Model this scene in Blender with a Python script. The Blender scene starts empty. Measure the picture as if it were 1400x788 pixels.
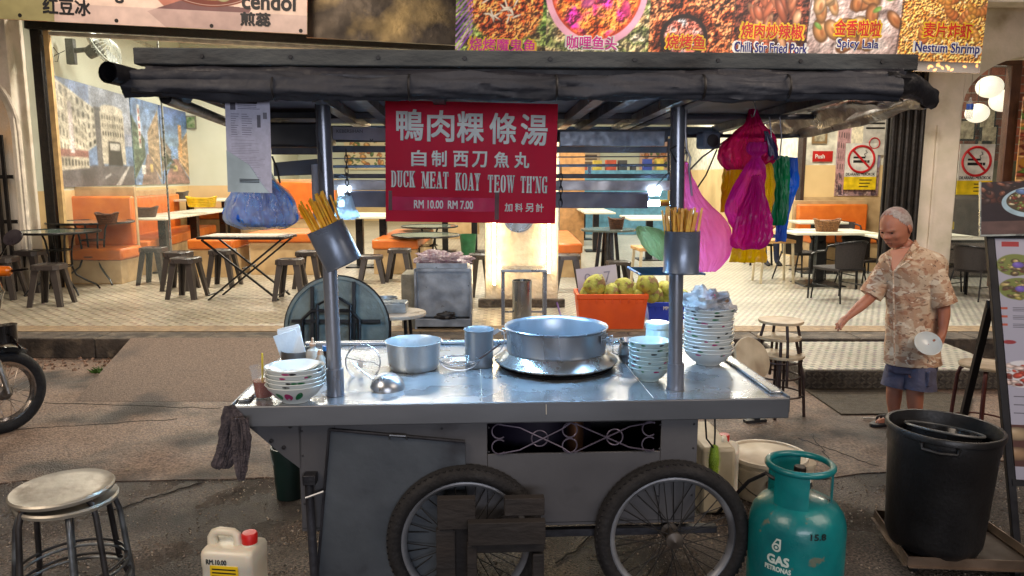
import bpy, math, random
import numpy as np
from mathutils import Vector, Matrix, Euler
S = bpy.context.scene
COL = S.collection
R = math.radians
PI = math.pi
rnd = random.Random(7)
# ------------------------------------------------------------ camera
FPX, HZ, H = 1030.0, 242.0, 1.75
TH = math.atan((394 - HZ) / FPX)
st_, ct_ = math.sin(TH), math.cos(TH)
cam = bpy.data.cameras.new('camera')
cam.sensor_width = 36.0
cam.lens = 36.0 * FPX / 1400
cam.clip_start = 0.05
cam.clip_end = 500
camo = bpy.data.objects.new('camera', cam)
COL.objects.link(camo)
camo.location = (0, 0, H)
camo.rotation_euler = (PI / 2 - TH, 0, 0)
S.camera = camo
S.view_settings.view_transform = 'Standard'
S.view_settings.look = 'None'
S.view_settings.gamma = 1
S.view_settings.exposure = 0.08
S.cycles.max_bounces = 7
S.cycles.diffuse_bounces = 3
S.cycles.glossy_bounces = 4
S.cycles.transmission_bounces = 5
S.cycles.transparent_max_bounces = 8
S.cycles.caustics_reflective = False
S.cycles.caustics_refractive = False
S.cycles.sample_clamp_indirect = 4
S.cycles.use_denoising = True
# ------------------------------------------------------------ world: a night sky over a lit street
w = bpy.data.worlds.new('World')
S.world = w
w.use_nodes = True
w.node_tree.nodes['Background'].inputs[0].default_value = (0.58, 0.57, 0.60, 1)
w.node_tree.nodes['Background'].inputs[1].default_value = 0.06
def area(name, loc, target, size, power, color, sy=None, spread=None):
 l = bpy.data.lights.new(name, 'AREA')
 l.energy = power
 l.color = color
 l.size = size
 if sy:
  l.shape = 'RECTANGLE'
  l.size_y = sy
 if spread:
  l.spread = spread
 o = bpy.data.objects.new(name, l)
 COL.objects.link(o)
 o.location = loc
 o.rotation_euler = (Vector(target) - Vector(loc)).to_track_quat('-Z', 'Y').to_euler()
 return o
# street lamps and the shops opposite, behind the photographer
area('street_lamp_light', (-4.2, 0.2, 5.2), (-1.5, 5.5, 0), 3.4, 275, (1.0, 0.81, 0.64))
area('street_lamp_light', (4.5, 0.6, 5.0), (2.0, 5.0, 0.5), 3.4, 225, (1.0, 0.81, 0.66))
area('shop_light_opposite', (0.8, -4.5, 1.9), (0, 3, 1.3), 4.0, 165, (0.92, 0.92, 1.0), 1.2)
# floodlights over the banners
area('banner_floodlight', (2.8, 7.6, 4.9), (3.0, 8.6, 3.3), 3.6, 85, (1.0, 0.94, 0.90), 0.2)
area('banner_floodlight', (-4.0, 7.6, 4.9), (-4.0, 8.6, 3.4), 3.6, 60, (1.0, 0.90, 0.80), 0.2)
# tubes under the arcade and inside the shop
for x_, p_ in ((-4.6, 56), (-1.2, 36), (1.6, 38), (4.8, 48)):
 area('arcade_tube_light', (x_, 8.3, 3.05), (x_, 8.0, 0), 1.2, p_, (1.0, 0.89, 0.73), 0.12)
for x_ in (-4.5, 0.0, 4.2):
 for y_, p_ in ((11.0, 180), (15.5, 180), (21.0, 200)):
  area('ceiling_tube_light', (x_, y_, 4.3), (x_, y_, 0), 1.3, p_, (1.0, 0.94, 0.80), 0.15)
# ------------------------------------------------------------ pixel <-> world helpers
def ray(x, y):
 u = (x - 700) / FPX
 v = (394 - y) / FPX
 return Vector((u, ct_ + v * st_, -st_ + v * ct_))
def G(x, y, z=0.0):
 d = ray(x, y)
 t = (z - H) / d.z
 return Vector((d.x * t, d.y * t, z))
def V(x, y, Y):
 d = ray(x, y)
 t = Y / d.y
 return Vector((d.x * t, Y, H + d.z * t))
def dep(p):
 return p[1] * ct_ - (p[2] - H) * st_
# cart frame
CO = Vector((0.012, 2.837, 0))
CA = 0.053
CM = Matrix.Translation(CO) @ Matrix.Rotation(CA, 4, 'Z')
CMI = CM.inverted()
TZ = 0.88
def CL(x, y, z):
 return CM @ Vector((x, y, z))
def CG(x, y, z):
 return CMI @ G(x, y, z)
def CV(x, y, yl):
 o = CMI @ Vector((0, 0, H))
 d = CMI.to_3x3() @ ray(x, y)
 t = (yl - o.y) / d.y
 return o + d * t
# ------------------------------------------------------------ materials
def lin(c):
 r = []
 for v in c[:3]:
  v = v / 255.0
  r.append(v / 12.92 if v <= 0.04045 else ((v + 0.055) / 1.055) ** 2.4)
 return (r[0], r[1], r[2], 1)
_m = {}
def mat(name, c, rough=0.5, metal=0.0, c2=None, ns=8.0, lo=0.35, hi=0.65, bump=0.0, bs=40.0, rv=0.12, es=0.0, ec=None,
  trans=0.0, alpha=1.0, coat=0.0, sss=0.0, stretch=None, spec=0.5, c3=None, ns3=3.0, lo3=.55, hi3=.7, rns=None):
 if name in _m:
  return _m[name]
 m = bpy.data.materials.new(name)
 m.use_nodes = True
 nt = m.node_tree
 N, L = nt.nodes, nt.links
 b = N['Principled BSDF']
 tc = N.new('ShaderNodeTexCoord')
 src = tc.outputs['Object']
 if stretch:
  mp = N.new('ShaderNodeMapping')
  mp.inputs['Scale'].default_value = stretch
  L.new(src, mp.inputs['Vector'])
  src = mp.outputs[0]
 def noise(sc, det=5):
  n = N.new('ShaderNodeTexNoise')
  n.inputs['Scale'].default_value = sc
  n.inputs['Detail'].default_value = det
  L.new(src, n.inputs['Vector'])
  return n
 n = noise(ns, 6)
 c2 = c2 or tuple(v * 0.82 for v in c)
 ramp = N.new('ShaderNodeValToRGB')
 ramp.color_ramp.elements[0].position = lo
 ramp.color_ramp.elements[1].position = hi
 ramp.color_ramp.elements[0].color = lin(c)
 ramp.color_ramp.elements[1].color = lin(c2)
 L.new(n.outputs[0], ramp.inputs[0])
 out = ramp.outputs[0]
 if c3:
  n3 = noise(ns3, 8)
  r3 = N.new('ShaderNodeMapRange')
  r3.inputs[1].default_value = lo3
  r3.inputs[2].default_value = hi3
  L.new(n3.outputs[0], r3.inputs[0])
  mx = N.new('ShaderNodeMix')
  mx.data_type = 'RGBA'
  L.new(r3.outputs[0], mx.inputs[0])
  L.new(out, mx.inputs[6])
  mx.inputs[7].default_value = lin(c3)
  out = mx.outputs[2]
 L.new(out, b.inputs['Base Color'])
 b.inputs['Metallic'].default_value = metal
 b.inputs['Specular IOR Level'].default_value = spec
 if rv:
  nr = noise(rns or ns * 1.7, 5)
  mr = N.new('ShaderNodeMapRange')
  mr.inputs[1].default_value = 0.3
  mr.inputs[2].default_value = 0.7
  mr.inputs[3].default_value = max(0.02, rough - rv)
  mr.inputs[4].default_value = min(1, rough + rv)
  L.new(nr.outputs[0], mr.inputs[0])
  L.new(mr.outputs[0], b.inputs['Roughness'])
 else:
  b.inputs['Roughness'].default_value = rough
 if bump:
  nb = noise(bs, 4)
  bp = N.new('ShaderNodeBump')
  bp.inputs['Strength'].default_value = bump
  bp.inputs['Distance'].default_value = 0.02
  L.new(nb.outputs[0], bp.inputs['Height'])
  L.new(bp.outputs[0], b.inputs['Normal'])
 if es:
  b.inputs['Emission Color'].default_value = lin(ec or c)
  b.inputs['Emission Strength'].default_value = es
 b.inputs['Transmission Weight'].default_value = trans
 b.inputs['Alpha'].default_value = alpha
 b.inputs['Coat Weight'].default_value = coat
 if sss:
  b.inputs['Subsurface Weight'].default_value = sss
  b.inputs['Subsurface Scale'].default_value = 0.02
 _m[name] = m
 return m
def film(name, c, transl=0.5, transp=0.2, rough=0.25, c2=None, ns=9, bump=.22, bs=22, stretch=(1, 1, .35)):
 """thin plastic film: diffuse + translucent + a little clear, with a gloss"""
 if name in _m:
  return _m[name]
 m = mat(name, c, rough, 0, c2 or tuple(v * .8 for v in c), ns=ns, bump=bump, bs=bs, stretch=stretch)
 nt = m.node_tree
 N, L = nt.nodes, nt.links
 b = N['Principled BSDF']
 col = b.inputs['Base Color'].links[0].from_socket
 t = N.new('ShaderNodeBsdfTranslucent')
 L.new(col, t.inputs[0])
 m1 = N.new('ShaderNodeMixShader')
 m1.inputs[0].default_value = transl
 L.new(b.outputs[0], m1.inputs[1])
 L.new(t.outputs[0], m1.inputs[2])
 tr = N.new('ShaderNodeBsdfTransparent')
 tr.inputs[0].default_value = lin(tuple(min(255, v * .5 + 128) for v in c))
 m2 = N.new('ShaderNodeMixShader')
 m2.inputs[0].default_value = transp
 L.new(m1.outputs[0], m2.inputs[1])
 L.new(tr.outputs[0], m2.inputs[2])
 L.new(m2.outputs[0], N['Material Output'].inputs[0])
 return m
def image_mat(name, arr, rough=0.45, es=0.0, coat=0.0, repeat=None, bump=0, metal=0):
 h_, w_ = arr.shape[:2]
 im = bpy.data.images.new(name, w_, h_)
 px = np.ones((h_, w_, 4), dtype=np.float32)
 px[..., :3] = np.clip(arr, 0, 1)
 im.pixels.foreach_set(px[::-1].ravel())
 im.pack()
 m = bpy.data.materials.new(name)
 m.use_nodes = True
 N, L = m.node_tree.nodes, m.node_tree.links
 b = N['Principled BSDF']
 t = N.new('ShaderNodeTexImage')
 t.image = im
 if repeat:
  tc = N.new('ShaderNodeTexCoord')
  mp = N.new('ShaderNodeMapping')
  mp.inputs['Scale'].default_value = (repeat, repeat, repeat)
  L.new(tc.outputs['Object'], mp.inputs['Vector'])
  L.new(mp.outputs[0], t.inputs['Vector'])
  ns = N.new('ShaderNodeTexNoise')
  ns.inputs['Scale'].default_value = 1.3
  ns.inputs['Detail'].default_value = 8
  L.new(tc.outputs['Object'], ns.inputs['Vector'])
  mr = N.new('ShaderNodeMapRange')
  mr.inputs[1].default_value = .3
  mr.inputs[2].default_value = .7
  mr.inputs[3].default_value = .72
  mr.inputs[4].default_value = 1.05
  L.new(ns.outputs[0], mr.inputs[0])
  mx = N.new('ShaderNodeMix')
  mx.data_type = 'RGBA'
  mx.blend_type = 'MULTIPLY'
  mx.inputs[0].default_value = 1
  L.new(t.outputs[0], mx.inputs[6])
  L.new(mr.outputs[0], mx.inputs[7])
  L.new(mx.outputs[2], b.inputs['Base Color'])
 else:
  L.new(t.outputs[0], b.inputs['Base Color'])
 b.inputs['Roughness'].default_value = rough
 b.inputs['Coat Weight'].default_value = coat
 b.inputs['Metallic'].default_value = metal
 return m
# ------------------------------------------------------------ mesh builder
class MB:
 def __init__(s):
  s.v = []
  s.f = []
  s.mi = []
  s.cur = 0
 def add(s, vs, fs, M=None):
  o = len(s.v)
  for p in vs:
   p = Vector(p)
   s.v.append(M @ p if M else p)
  for f in fs:
   s.f.append([i + o for i in f])
   s.mi.append(s.cur)
  return s
 def box(s, x0, x1, y0, y1, z0, z1, M=None):
  vs = [(x0, y0, z0), (x1, y0, z0), (x1, y1, z0), (x0, y1, z0), (x0, y0, z1), (x1, y0, z1), (x1, y1, z1), (x0, y1, z1)]
  return s.add(vs, [(0, 3, 2, 1), (4, 5, 6, 7), (0, 1, 5, 4), (1, 2, 6, 5), (2, 3, 7, 6), (3, 0, 4, 7)], M)
 def cbox(s, c, d, M=None):
  return s.box(c[0] - d[0] / 2, c[0] + d[0] / 2, c[1] - d[1] / 2, c[1] + d[1] / 2, c[2] - d[2] / 2, c[2] + d[2] / 2, M)
 def bar(s, a, b, wd, ht=None, up=(0, 0, 1)):
  a, b = Vector(a), Vector(b)
  d = b - a
  ln = d.length
  d.normalize()
  u = Vector(up)
  if abs(d.dot(u)) > .98:
   u = Vector((0, 1, 0))
  x = d.cross(u).normalized()
  u = x.cross(d).normalized()
  M = Matrix((x, d, u)).transposed().to_4x4()
  M.translation = a
  ht = ht or wd
  return s.box(-wd / 2, wd / 2, 0, ln, -ht / 2, ht / 2, M)
 def tube(s, pts, r, n=8, closed=False, caps=True):
  pts = [Vector(p) for p in pts]
  k = len(pts)
  rs = r if isinstance(r, (list, tuple)) else [r] * k
  rings = []
  prev = None
  for i, p in enumerate(pts):
   if closed:
    d = pts[(i + 1) % k] - pts[i - 1]
   else:
    d = pts[min(i + 1, k - 1)] - pts[max(i - 1, 0)]
   if d.length < 1e-9:
    d = Vector((0, 0, 1))
   d.normalize()
   if prev is None:
    a = d.orthogonal().normalized()
   else:
    a = (prev - d * prev.dot(d))
    a = a.normalized() if a.length > 1e-6 else d.orthogonal().normalized()
   prev = a
   b = d.cross(a)
   rings.append([p + (a * math.cos(2 * PI * j / n) + b * math.sin(2 * PI * j / n)) * rs[i] for j in range(n)])
  vs = [q for g in rings for q in g]
  fs = []
  for i in range(k if closed else k - 1):
   i2 = (i + 1) % k
   for j in range(n):
    j2 = (j + 1) % n
    fs.append((i * n + j, i * n + j2, i2 * n + j2, i2 * n + j))
  if caps and not closed:
   fs.append(tuple(range(n))[::-1])
   fs.append(tuple((k - 1) * n + j for j in range(n)))
  return s.add(vs, fs)
 def lathe(s, prof, n=32, c=(0, 0, 0), M=None, sx=1, sy=1):
  vs, fs = [], []
  k = len(prof)
  for (r, z) in prof:
   for j in range(n):
    a = 2 * PI * j / n
    vs.append((c[0] + r * sx * math.cos(a), c[1] + r * sy * math.sin(a), c[2] + z))
  for i in range(k - 1):
   for j in range(n):
    j2 = (j + 1) % n
    fs.append((i * n + j, i * n + j2, (i + 1) * n + j2, (i + 1) * n + j))
  loop = k > 3 and abs(prof[0][0] - prof[-1][0]) < 1e-6 and abs(prof[0][1] - prof[-1][1]) < 1e-6
  if prof[0][0] > 1e-5 and not loop:
   fs.append(tuple(range(n))[::-1])
  if prof[-1][0] > 1e-5 and not loop:
   fs.append(tuple((k - 1) * n + j for j in range(n)))
  return s.add(vs, fs, M)
 def cyl(s, c, r, z0, z1, n=24, M=None):
  return s.lathe([(r, z0), (r, z1)], n, (c[0], c[1], 0), M)
 def prism(s, poly, y0, y1, M=None):
  """polygon in XZ, extruded from y0 to y1"""
  n = len(poly)
  vs = [(p[0], y0, p[1]) for p in poly] + [(p[0], y1, p[1]) for p in poly]
  fs = [tuple(range(n)), tuple(range(2 * n - 1, n - 1, -1))]
  for i in range(n):
   j = (i + 1) % n
   fs.append((i, i + n, j + n, j))
  return s.add(vs, fs, M)
 def slab(s, poly, z0, z1, M=None):
  """polygon in XY, extruded from z0 to z1"""
  n = len(poly)
  vs = [(p[0], p[1], z0) for p in poly] + [(p[0], p[1], z1) for p in poly]
  fs = [tuple(range(n))[::-1], tuple(range(n, 2 * n))]
  for i in range(n):
   j = (i + 1) % n
   fs.append((i, j, j + n, i + n))
  return s.add(vs, fs, M)
 def loft(s, rings, caps=True):
  n = len(rings[0])
  vs = [q for g in rings for q in g]
  fs = []
  for i in range(len(rings) - 1):
   for j in range(n):
    j2 = (j + 1) % n
    fs.append((i * n + j, i * n + j2, (i + 1) * n + j2, (i + 1) * n + j))
  if caps:
   fs.append(tuple(range(n))[::-1])
   fs.append(tuple((len(rings) - 1) * n + j for j in range(n)))
  return s.add(vs, fs)
 def build(s, name, m, parent=None, smooth=True, angle=38, bevel=0.0, loc=None, rot=None, uv=False):
  me = bpy.data.meshes.new(name)
  me.from_pydata([tuple(p) for p in s.v], [], s.f)
  ms = m if isinstance(m, (list, tuple)) else [m]
  for q in ms:
   me.materials.append(q)
  if len(ms) > 1:
   me.polygons.foreach_set('material_index', s.mi)
  me.update()
  import bmesh
  bm = bmesh.new()
  bm.from_mesh(me)
  bmesh.ops.recalc_face_normals(bm, faces=bm.faces)
  bm.to_mesh(me)
  bm.free()
  if smooth:
   me.shade_smooth()
   me.set_sharp_from_angle(angle=R(angle))
  if uv:
   xs = [p[0] for p in s.v]
   zs = [p[2] for p in s.v]
   x0, x1, z0, z1 = min(xs), max(xs), min(zs), max(zs)
   ul = me.uv_layers.new(name='UVMap')
   for lp in me.loops:
    c = me.vertices[lp.vertex_index].co
    ul.data[lp.index].uv = ((c.x - x0) / (x1 - x0), (c.z - z0) / (z1 - z0))
  o = bpy.data.objects.new(name, me)
  COL.objects.link(o)
  if parent:
   o.parent = parent
  if loc is not None:
   o.location = loc
  if rot is not None:
   o.rotation_euler = rot
  if bevel:
   b = o.modifiers.new('bevel', 'BEVEL')
   b.width = bevel
   b.segments = 2
   b.limit_method = 'ANGLE'
   b.angle_limit = R(40)
  return o
def tag(o, label=None, cat=None, group=None, kind=None):
 if label:
  o['label'] = label
 if cat:
  o['category'] = cat
 if group:
  o['group'] = group
 if kind:
  o['kind'] = kind
 return o
def thing(name, label, cat, loc=(0, 0, 0), rz=0.0, group=None, rot=None):
 o = bpy.data.objects.new(name, None)
 o.empty_display_size = .1
 COL.objects.link(o)
 o.location = loc
 o.rotation_euler = rot or (0, 0, rz)
 return tag(o, label, cat, group)
_kids = {}
def copy_tree(o, parent=None):
 c = o.copy()
 COL.objects.link(c)
 if parent:
  c.parent = parent
 for ch in list(o.children):
  copy_tree(ch, c)
 return c
def clone(o, loc, rz, label, scale=None):
 c = copy_tree(o)
 c.location = loc
 c.rotation_euler = (0, 0, rz)
 if scale:
  c.scale = scale
 c['label'] = label
 return c
def ell(cx, cy, cz, rx, ry, n=20, M=None, ph=0):
 out = []
 for j in range(n):
  a = 2 * PI * j / n + ph
  p = Vector((cx + rx * math.cos(a), cy + ry * math.sin(a), cz))
  out.append(M @ p if M else p)
 return out
_tc = {}
def text_mb(body, w_, h_, ex=0.001, off=0.0, yaw_bold=0.0):
 """lettering as a mesh fitted to w_ x h_, centred, in the XZ plane facing -Y"""
 k = body
 if k not in _tc:
  c = bpy.data.curves.new('t', 'FONT')
  c.body = body
  c.extrude = 0.02
  c.resolution_u = 3
  o = bpy.data.objects.new('t', c)
  me = bpy.data.meshes.new_from_object(o)
  vs = np.array([v.co[:] for v in me.vertices])
  fs = [tuple(p.vertices) for p in me.polygons]
  bpy.data.objects.remove(o)
  bpy.data.meshes.remove(me)
  bpy.data.curves.remove(c)
  _tc[k] = (vs, fs)
 vs, fs = _tc[k]
 mn, mx = vs.min(0), vs.max(0)
 sx = w_ / (mx[0] - mn[0])
 sz = h_ / (mx[1] - mn[1]) if h_ else sx
 mb = MB()
 # weight: the glyph laid over itself, shifted round a small circle, each copy a hair deeper
 n = 1 if off <= 0 else (4 if off < .03 else 8)
 for i in range(n):
  a = 2 * PI * (i + .5) / n
  ox, oz = (0, 0) if n == 1 else (off * sz * math.cos(a), off * sz * math.sin(a))
  mb.add([((p[0] - (mn[0] + mx[0]) / 2) * sx + ox, -p[2] / 0.02 * ex + i * ex * .08, (p[1] - (mn[1] + mx[1]) / 2) * sz + oz) for p in vs], fs)
 return mb
def letters(body, parent, m, x, y, z, w_, h_, off=0.0, ex=0.001, name='lettering', rot=None):
 mb = text_mb(body, w_, h_, ex, off)
 me = mb.build(name, m, parent, smooth=False, loc=(x, y, z), rot=rot)
 return me
# ------------------------------------------------------------ numpy painting for flat print
def vnoise(h, w_, cells, seed=0, octs=4):
 rs = np.random.RandomState(seed)
 out = np.zeros((h, w_))
 amp, tot = 1.0, 0.0
 for o in range(octs):
  cy = max(2, int(cells * 2 ** o * h / w_) + 2)
  cx = int(cells * 2 ** o) + 2
  g = rs.rand(cy, cx)
  yy = np.linspace(0, cy - 1.001, h)
  xx = np.linspace(0, cx - 1.001, w_)
  y0 = yy.astype(int)
  x0 = xx.astype(int)
  fy = (yy - y0)[:, None]
  fx = (xx - x0)[None]
  fy = fy * fy * (3 - 2 * fy)
  fx = fx * fx * (3 - 2 * fx)
  a = g[y0][:, x0]
  b = g[y0][:, x0 + 1]
  c = g[y0 + 1][:, x0]
  d = g[y0 + 1][:, x0 + 1]
  out += amp * ((a * (1 - fx) + b * fx) * (1 - fy) + (c * (1 - fx) + d * fx) * fy)
  tot += amp
  amp *= .5
 return out / tot
class Paint:
 def __init__(s, w_, h_, c):
  s.w, s.h = w_, h_
  s.a = np.ones((h_, w_, 3)) * (np.array(c) / 255.)
  s.yy, s.xx = np.mgrid[0:h_, 0:w_]
 def blend(s, mask, c):
  m = mask[..., None]
  s.a = s.a * (1 - m) + (np.array(c) / 255.) * m
 def rect(s, x0, y0, x1, y1, c, al=1):
  x0, x1 = sorted((int(x0), int(x1)))
  y0, y1 = sorted((int(y0), int(y1)))
  x0 = max(0, x0)
  y0 = max(0, y0)
  s.a[y0:y1, x0:x1] = s.a[y0:y1, x0:x1] * (1 - al) + np.array(c) / 255. * al
 def ellipse(s, cx, cy, rx, ry, c, ang=0, soft=1.5, shade=0.0, al=1.0, ring=None):
  rr = int(max(rx, ry) + 3)
  x0, x1 = max(0, int(cx - rr)), min(s.w, int(cx + rr))
  y0, y1 = max(0, int(cy - rr)), min(s.h, int(cy + rr))
  if x1 <= x0 or y1 <= y0:
   return
  X = s.xx[y0:y1, x0:x1] - cx
  Y = s.yy[y0:y1, x0:x1] - cy
  ca, sa = math.cos(ang), math.sin(ang)
  u = (X * ca + Y * sa) / rx
  v = (-X * sa + Y * ca) / ry
  d = np.sqrt(u * u + v * v)
  k = min(rx, ry) / soft
  m = np.clip((1 - d) * k, 0, 1)
  if ring:
   m = m * np.clip((d - ring) * k, 0, 1)
  m = (m * al)[..., None]
  col = np.array(c) / 255. * np.ones(X.shape + (1,))
  if shade:
   col = col * (1 - shade * (d[..., None] ** 2)) + shade * .35 * np.exp(-((u + .3) ** 2 + (v + .4) ** 2) * 9)[..., None]
  s.a[y0:y1, x0:x1] = s.a[y0:y1, x0:x1] * (1 - m) + col * m
 def poly(s, pts, c, al=1):
  ins = np.zeros((s.h, s.w), bool)
  n = len(pts)
  for i in range(n):
   xa, ya = pts[i]
   xb, yb = pts[(i + 1) % n]
   if ya == yb:
    continue
   cond = ((ya > s.yy) != (yb > s.yy)) & (s.xx < (xb - xa) * (s.yy - ya) / (yb - ya) + xa)
   ins ^= cond
  s.a[ins] = s.a[ins] * (1 - al) + np.array(c) / 255. * al
 def line(s, xa, ya, xb, yb, wd, c, al=1):
  d = Vector((xb - xa, yb - ya))
  if d.length < 1e-6:
   return
  n = Vector((-d.y, d.x)).normalized() * wd / 2
  s.poly([(xa + n.x, ya + n.y), (xb + n.x, yb + n.y), (xb - n.x, yb - n.y), (xa - n.x, ya - n.y)], c, al)
 def blur(s, k=1, n=1):
  for _ in range(n):
   p = np.pad(s.a, ((k, k), (k, k), (0, 0)), 'edge')
   s.a = sum(p[i:i + s.h, j:j + s.w] for i in (0, k, 2 * k) for j in (0, k, 2 * k)) / 9
 def tex(s, x0, y0, x1, y1, cols, cells, seed, relief=1.2, fn=None):
  """a photographed food surface: palette run through noise, lit by its own relief"""
  x0, x1, y0, y1 = int(max(0, x0)), int(min(s.w, x1)), int(max(0, y0)), int(min(s.h, y1))
  n = vnoise(y1 - y0, x1 - x0, cells, seed, 5)
  n2 = vnoise(y1 - y0, x1 - x0, cells * 2.3, seed + 50, 4)
  t = np.clip((n - .25) * 2, 0, .999) * (len(cols) - 1)
  i = t.astype(int)
  f = (t - i)[..., None]
  C = np.array(cols) / 255.
  col = C[i] * (1 - f) + C[np.minimum(i + 1, len(cols) - 1)] * f
  gy, gx = np.gradient(n2)
  col = col * np.clip(1 + (gx + gy)[..., None] * -relief * 14, .45, 1.6)
  if fn is None:
   s.a[y0:y1, x0:x1] = col
  else:
   m = np.clip(fn(s.xx[y0:y1, x0:x1], s.yy[y0:y1, x0:x1]), 0, 1)[..., None]
   s.a[y0:y1, x0:x1] = s.a[y0:y1, x0:x1] * (1 - m) + col * m
 def noise(s, cells, amt, seed=0, octs=4):
  n = vnoise(s.h, s.w, cells, seed, octs) - .5
  s.a = s.a * (1 + amt * n[..., None] * 2)
 def food(s, x0, y0, x1, y1, pal, n, r0, r1, seed=0, shade=.6, al=.95, inside=None):
  r_ = random.Random(seed)
  for i in range(n):
   x, y = r_.uniform(x0, x1), r_.uniform(y0, y1)
   if inside and not inside(x, y):
    continue
   a = r_.uniform(r0, r1)
   s.ellipse(x, y, a, a * r_.uniform(.35, .9), r_.choice(pal), r_.uniform(0, PI), 2, shade, al)
# ============================================================ GROUND
ASPH = mat('asphalt', (126, 112, 102), .38, 0, (28, 25, 24), ns=75, lo=.36, hi=.6, bump=1.0, bs=120, rv=.3, c3=(30, 26, 24), ns3=1.7, lo3=.42, hi3=.6, rns=2.3)
CONC = mat('apron_concrete', (146, 122, 104), .62, 0, (84, 68, 58), ns=60, lo=.36, hi=.66, bump=.8, bs=90, rv=.25, c3=(48, 41, 36), ns3=1.5, lo3=.48, hi3=.64, rns=1.9)
RAMP = mat('ramp_concrete', (134, 112, 96), .7, 0, (78, 64, 55), ns=60, lo=.3, hi=.7, bump=.7, bs=120, rv=.1, c3=(72, 62, 56), ns3=1.5)
KERB = mat('kerb_stone', (88, 78, 68), .8, 0, (44, 39, 36), ns=5, bump=.8, bs=30, c3=(120, 108, 92), ns3=7, lo3=.55, hi3=.75)
ZP = 0.2
YK = 7.15
YB = 8.95
mb = MB()
mb.box(-60, 60, -40, 60, -.6, 0)
tag(mb.build('road', ASPH), kind='structure')
# apron of rough concrete with a broken front edge
r_ = random.Random(3)
pts = [(-14, YK)]
fr = [(-14, 4.15), (-2.6, 4.15), (-1.2, 4.2), (0.2, 4.15), (1.2, 4.05), (2.2, 4.3), (3.2, 4.5), (14, 4.5)]
for i in range(len(fr) - 1):
 a, b = fr[i], fr[i + 1]
 k = max(2, int((b[0] - a[0]) / .12))
 for j in range(k):
  t = j / k
  pts.append((a[0] + (b[0] - a[0]) * t, a[1] + (b[1] - a[1]) * t + r_.uniform(-.03, .03)))
pts.append((14, YK))
mb = MB().slab(pts, .0, .006)
tag(mb.build('apron', CONC, smooth=False), kind='structure')
# darker damp patch and repair patches lying on the apron
def patch(name, c, rx, ry, m, seed, z=.011):
 q = random.Random(seed)
 p = [(c[0] + rx * math.cos(2 * PI * i / 26) * q.uniform(.7, 1.1), c[1] + ry * math.sin(2 * PI * i / 26) * q.uniform(.7, 1.1)) for i in range(26)]
 tag(MB().slab(p, .002, z).build(name, m, smooth=False), kind='structure')
q = random.Random(12)
CRK = mat('crack_dark', (30, 26, 24), .8)
for (pa, pb) in ((G(60, 552), G(300, 560)), (G(0, 590), G(240, 575)), (G(1090, 600), G(1200, 640)), (G(760, 770), G(860, 700)), (G(150, 700), G(280, 660)), (G(1110, 596), G(1140, 640)), (G(60, 500), G(40, 545))):
 p_ = []
 for i in range(15):
  v = pa.lerp(pb, i / 14)
  p_.append(Vector((v.x + q.uniform(-.01, .01), v.y + q.uniform(-.018, .018), 0)))
 n_ = Vector((pa.y - pb.y, pb.x - pa.x, 0)).normalized()
 up_ = [tuple(v + n_ * (.0015 + q.random() * .002))[:2] for v in p_]
 dn_ = [tuple(v - n_ * (.0015 + q.random() * .002))[:2] for v in p_]
 tag(MB().slab(up_[::-1] + dn_, .003, .0085).build('ground_crack', CRK, smooth=False), kind='structure')
# ramp up to the floor
x0, x1 = -3.75, -.6
mb = MB()
mb.add([(x0, YK + .02, 0), (x1, YK + .02, 0), (x1, YK + .02, ZP + .004), (x0, YK + .02, ZP + .004), (x0 + .32, 5.72, .0), (x1, 5.72, .0), (x1, 5.72, .0075), (x0 + .32, 5.72, .0075)],
       [(0, 1, 2, 3), (3, 2, 6, 7), (4, 5, 1, 0), (4, 7, 6, 5), (0, 3, 7, 4), (1, 5, 6, 2)])
mb.v[3].x += 0.05
tag(mb.build('ramp', RAMP, smooth=False), kind='structure')
# rubble strip in the gutter
RUB = mat('gutter_rubble', (150, 118, 98), .9, 0, (88, 70, 58), ns=30, bump=.8, bs=60)
mb = MB()
for i in range(420):
 if r_.random() < .6:
  x, y = r_.uniform(-7, -3.75), 7.12 - abs(r_.gauss(0, .3))
 else:
  x, y = r_.uniform(.5, 6), 7.12 - abs(r_.gauss(0, .12))
 s_ = r_.uniform(.006, .022)
 M = Matrix.Translation((x, y, .006)) @ Euler((r_.random() * 3, r_.random() * 3, r_.random() * 3)).to_matrix().to_4x4()
 mb.cbox((0, 0, 0), (s_ * 2, s_ * 1.4, s_), M)
tag(mb.build('gutter_rubble', RUB, smooth=False), kind='stuff')
mb = MB()
for i in range(5200):
 x = r_.uniform(-3.4, 4.2)
 y = r_.uniform(2.0, 4.3)
 s_ = r_.uniform(.002, .0055)
 M = Matrix.Translation((x, y, .001)) @ Euler((r_.random() * 3, r_.random() * 3, r_.random() * 3)).to_matrix().to_4x4()
 mb.cbox((0, 0, 0), (s_ * 2, s_ * 1.6, s_ * 1.2), M)
tag(mb.build('road_grit', mat('grit', (176, 158, 140), .35, c2=(60, 55, 52), ns=60), smooth=False), kind='stuff')
mb = MB()
for i in range(46):
 x, y = r_.uniform(-3.6, 4), r_.choice([r_.uniform(2.6, 4.4), r_.uniform(4.3, 7.0)])
 if -1.3 < x < 1.3 and y < 5:
  continue
 a_ = r_.random() * 6.28
 w_ = r_.uniform(.008, .026)
 p0 = Vector((x, y, .012))
 d0, d1 = Vector((math.cos(a_), math.sin(a_), 0)), Vector((-math.sin(a_), math.cos(a_), 0))
 mb.add([p0 - d0 * w_, p0 + d1 * w_ * .5 + Vector((0, 0, .006)), p0 + d0 * w_, p0 - d1 * w_ * .6 + Vector((0, 0, .004))], [(0, 1, 2, 3)])
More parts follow.
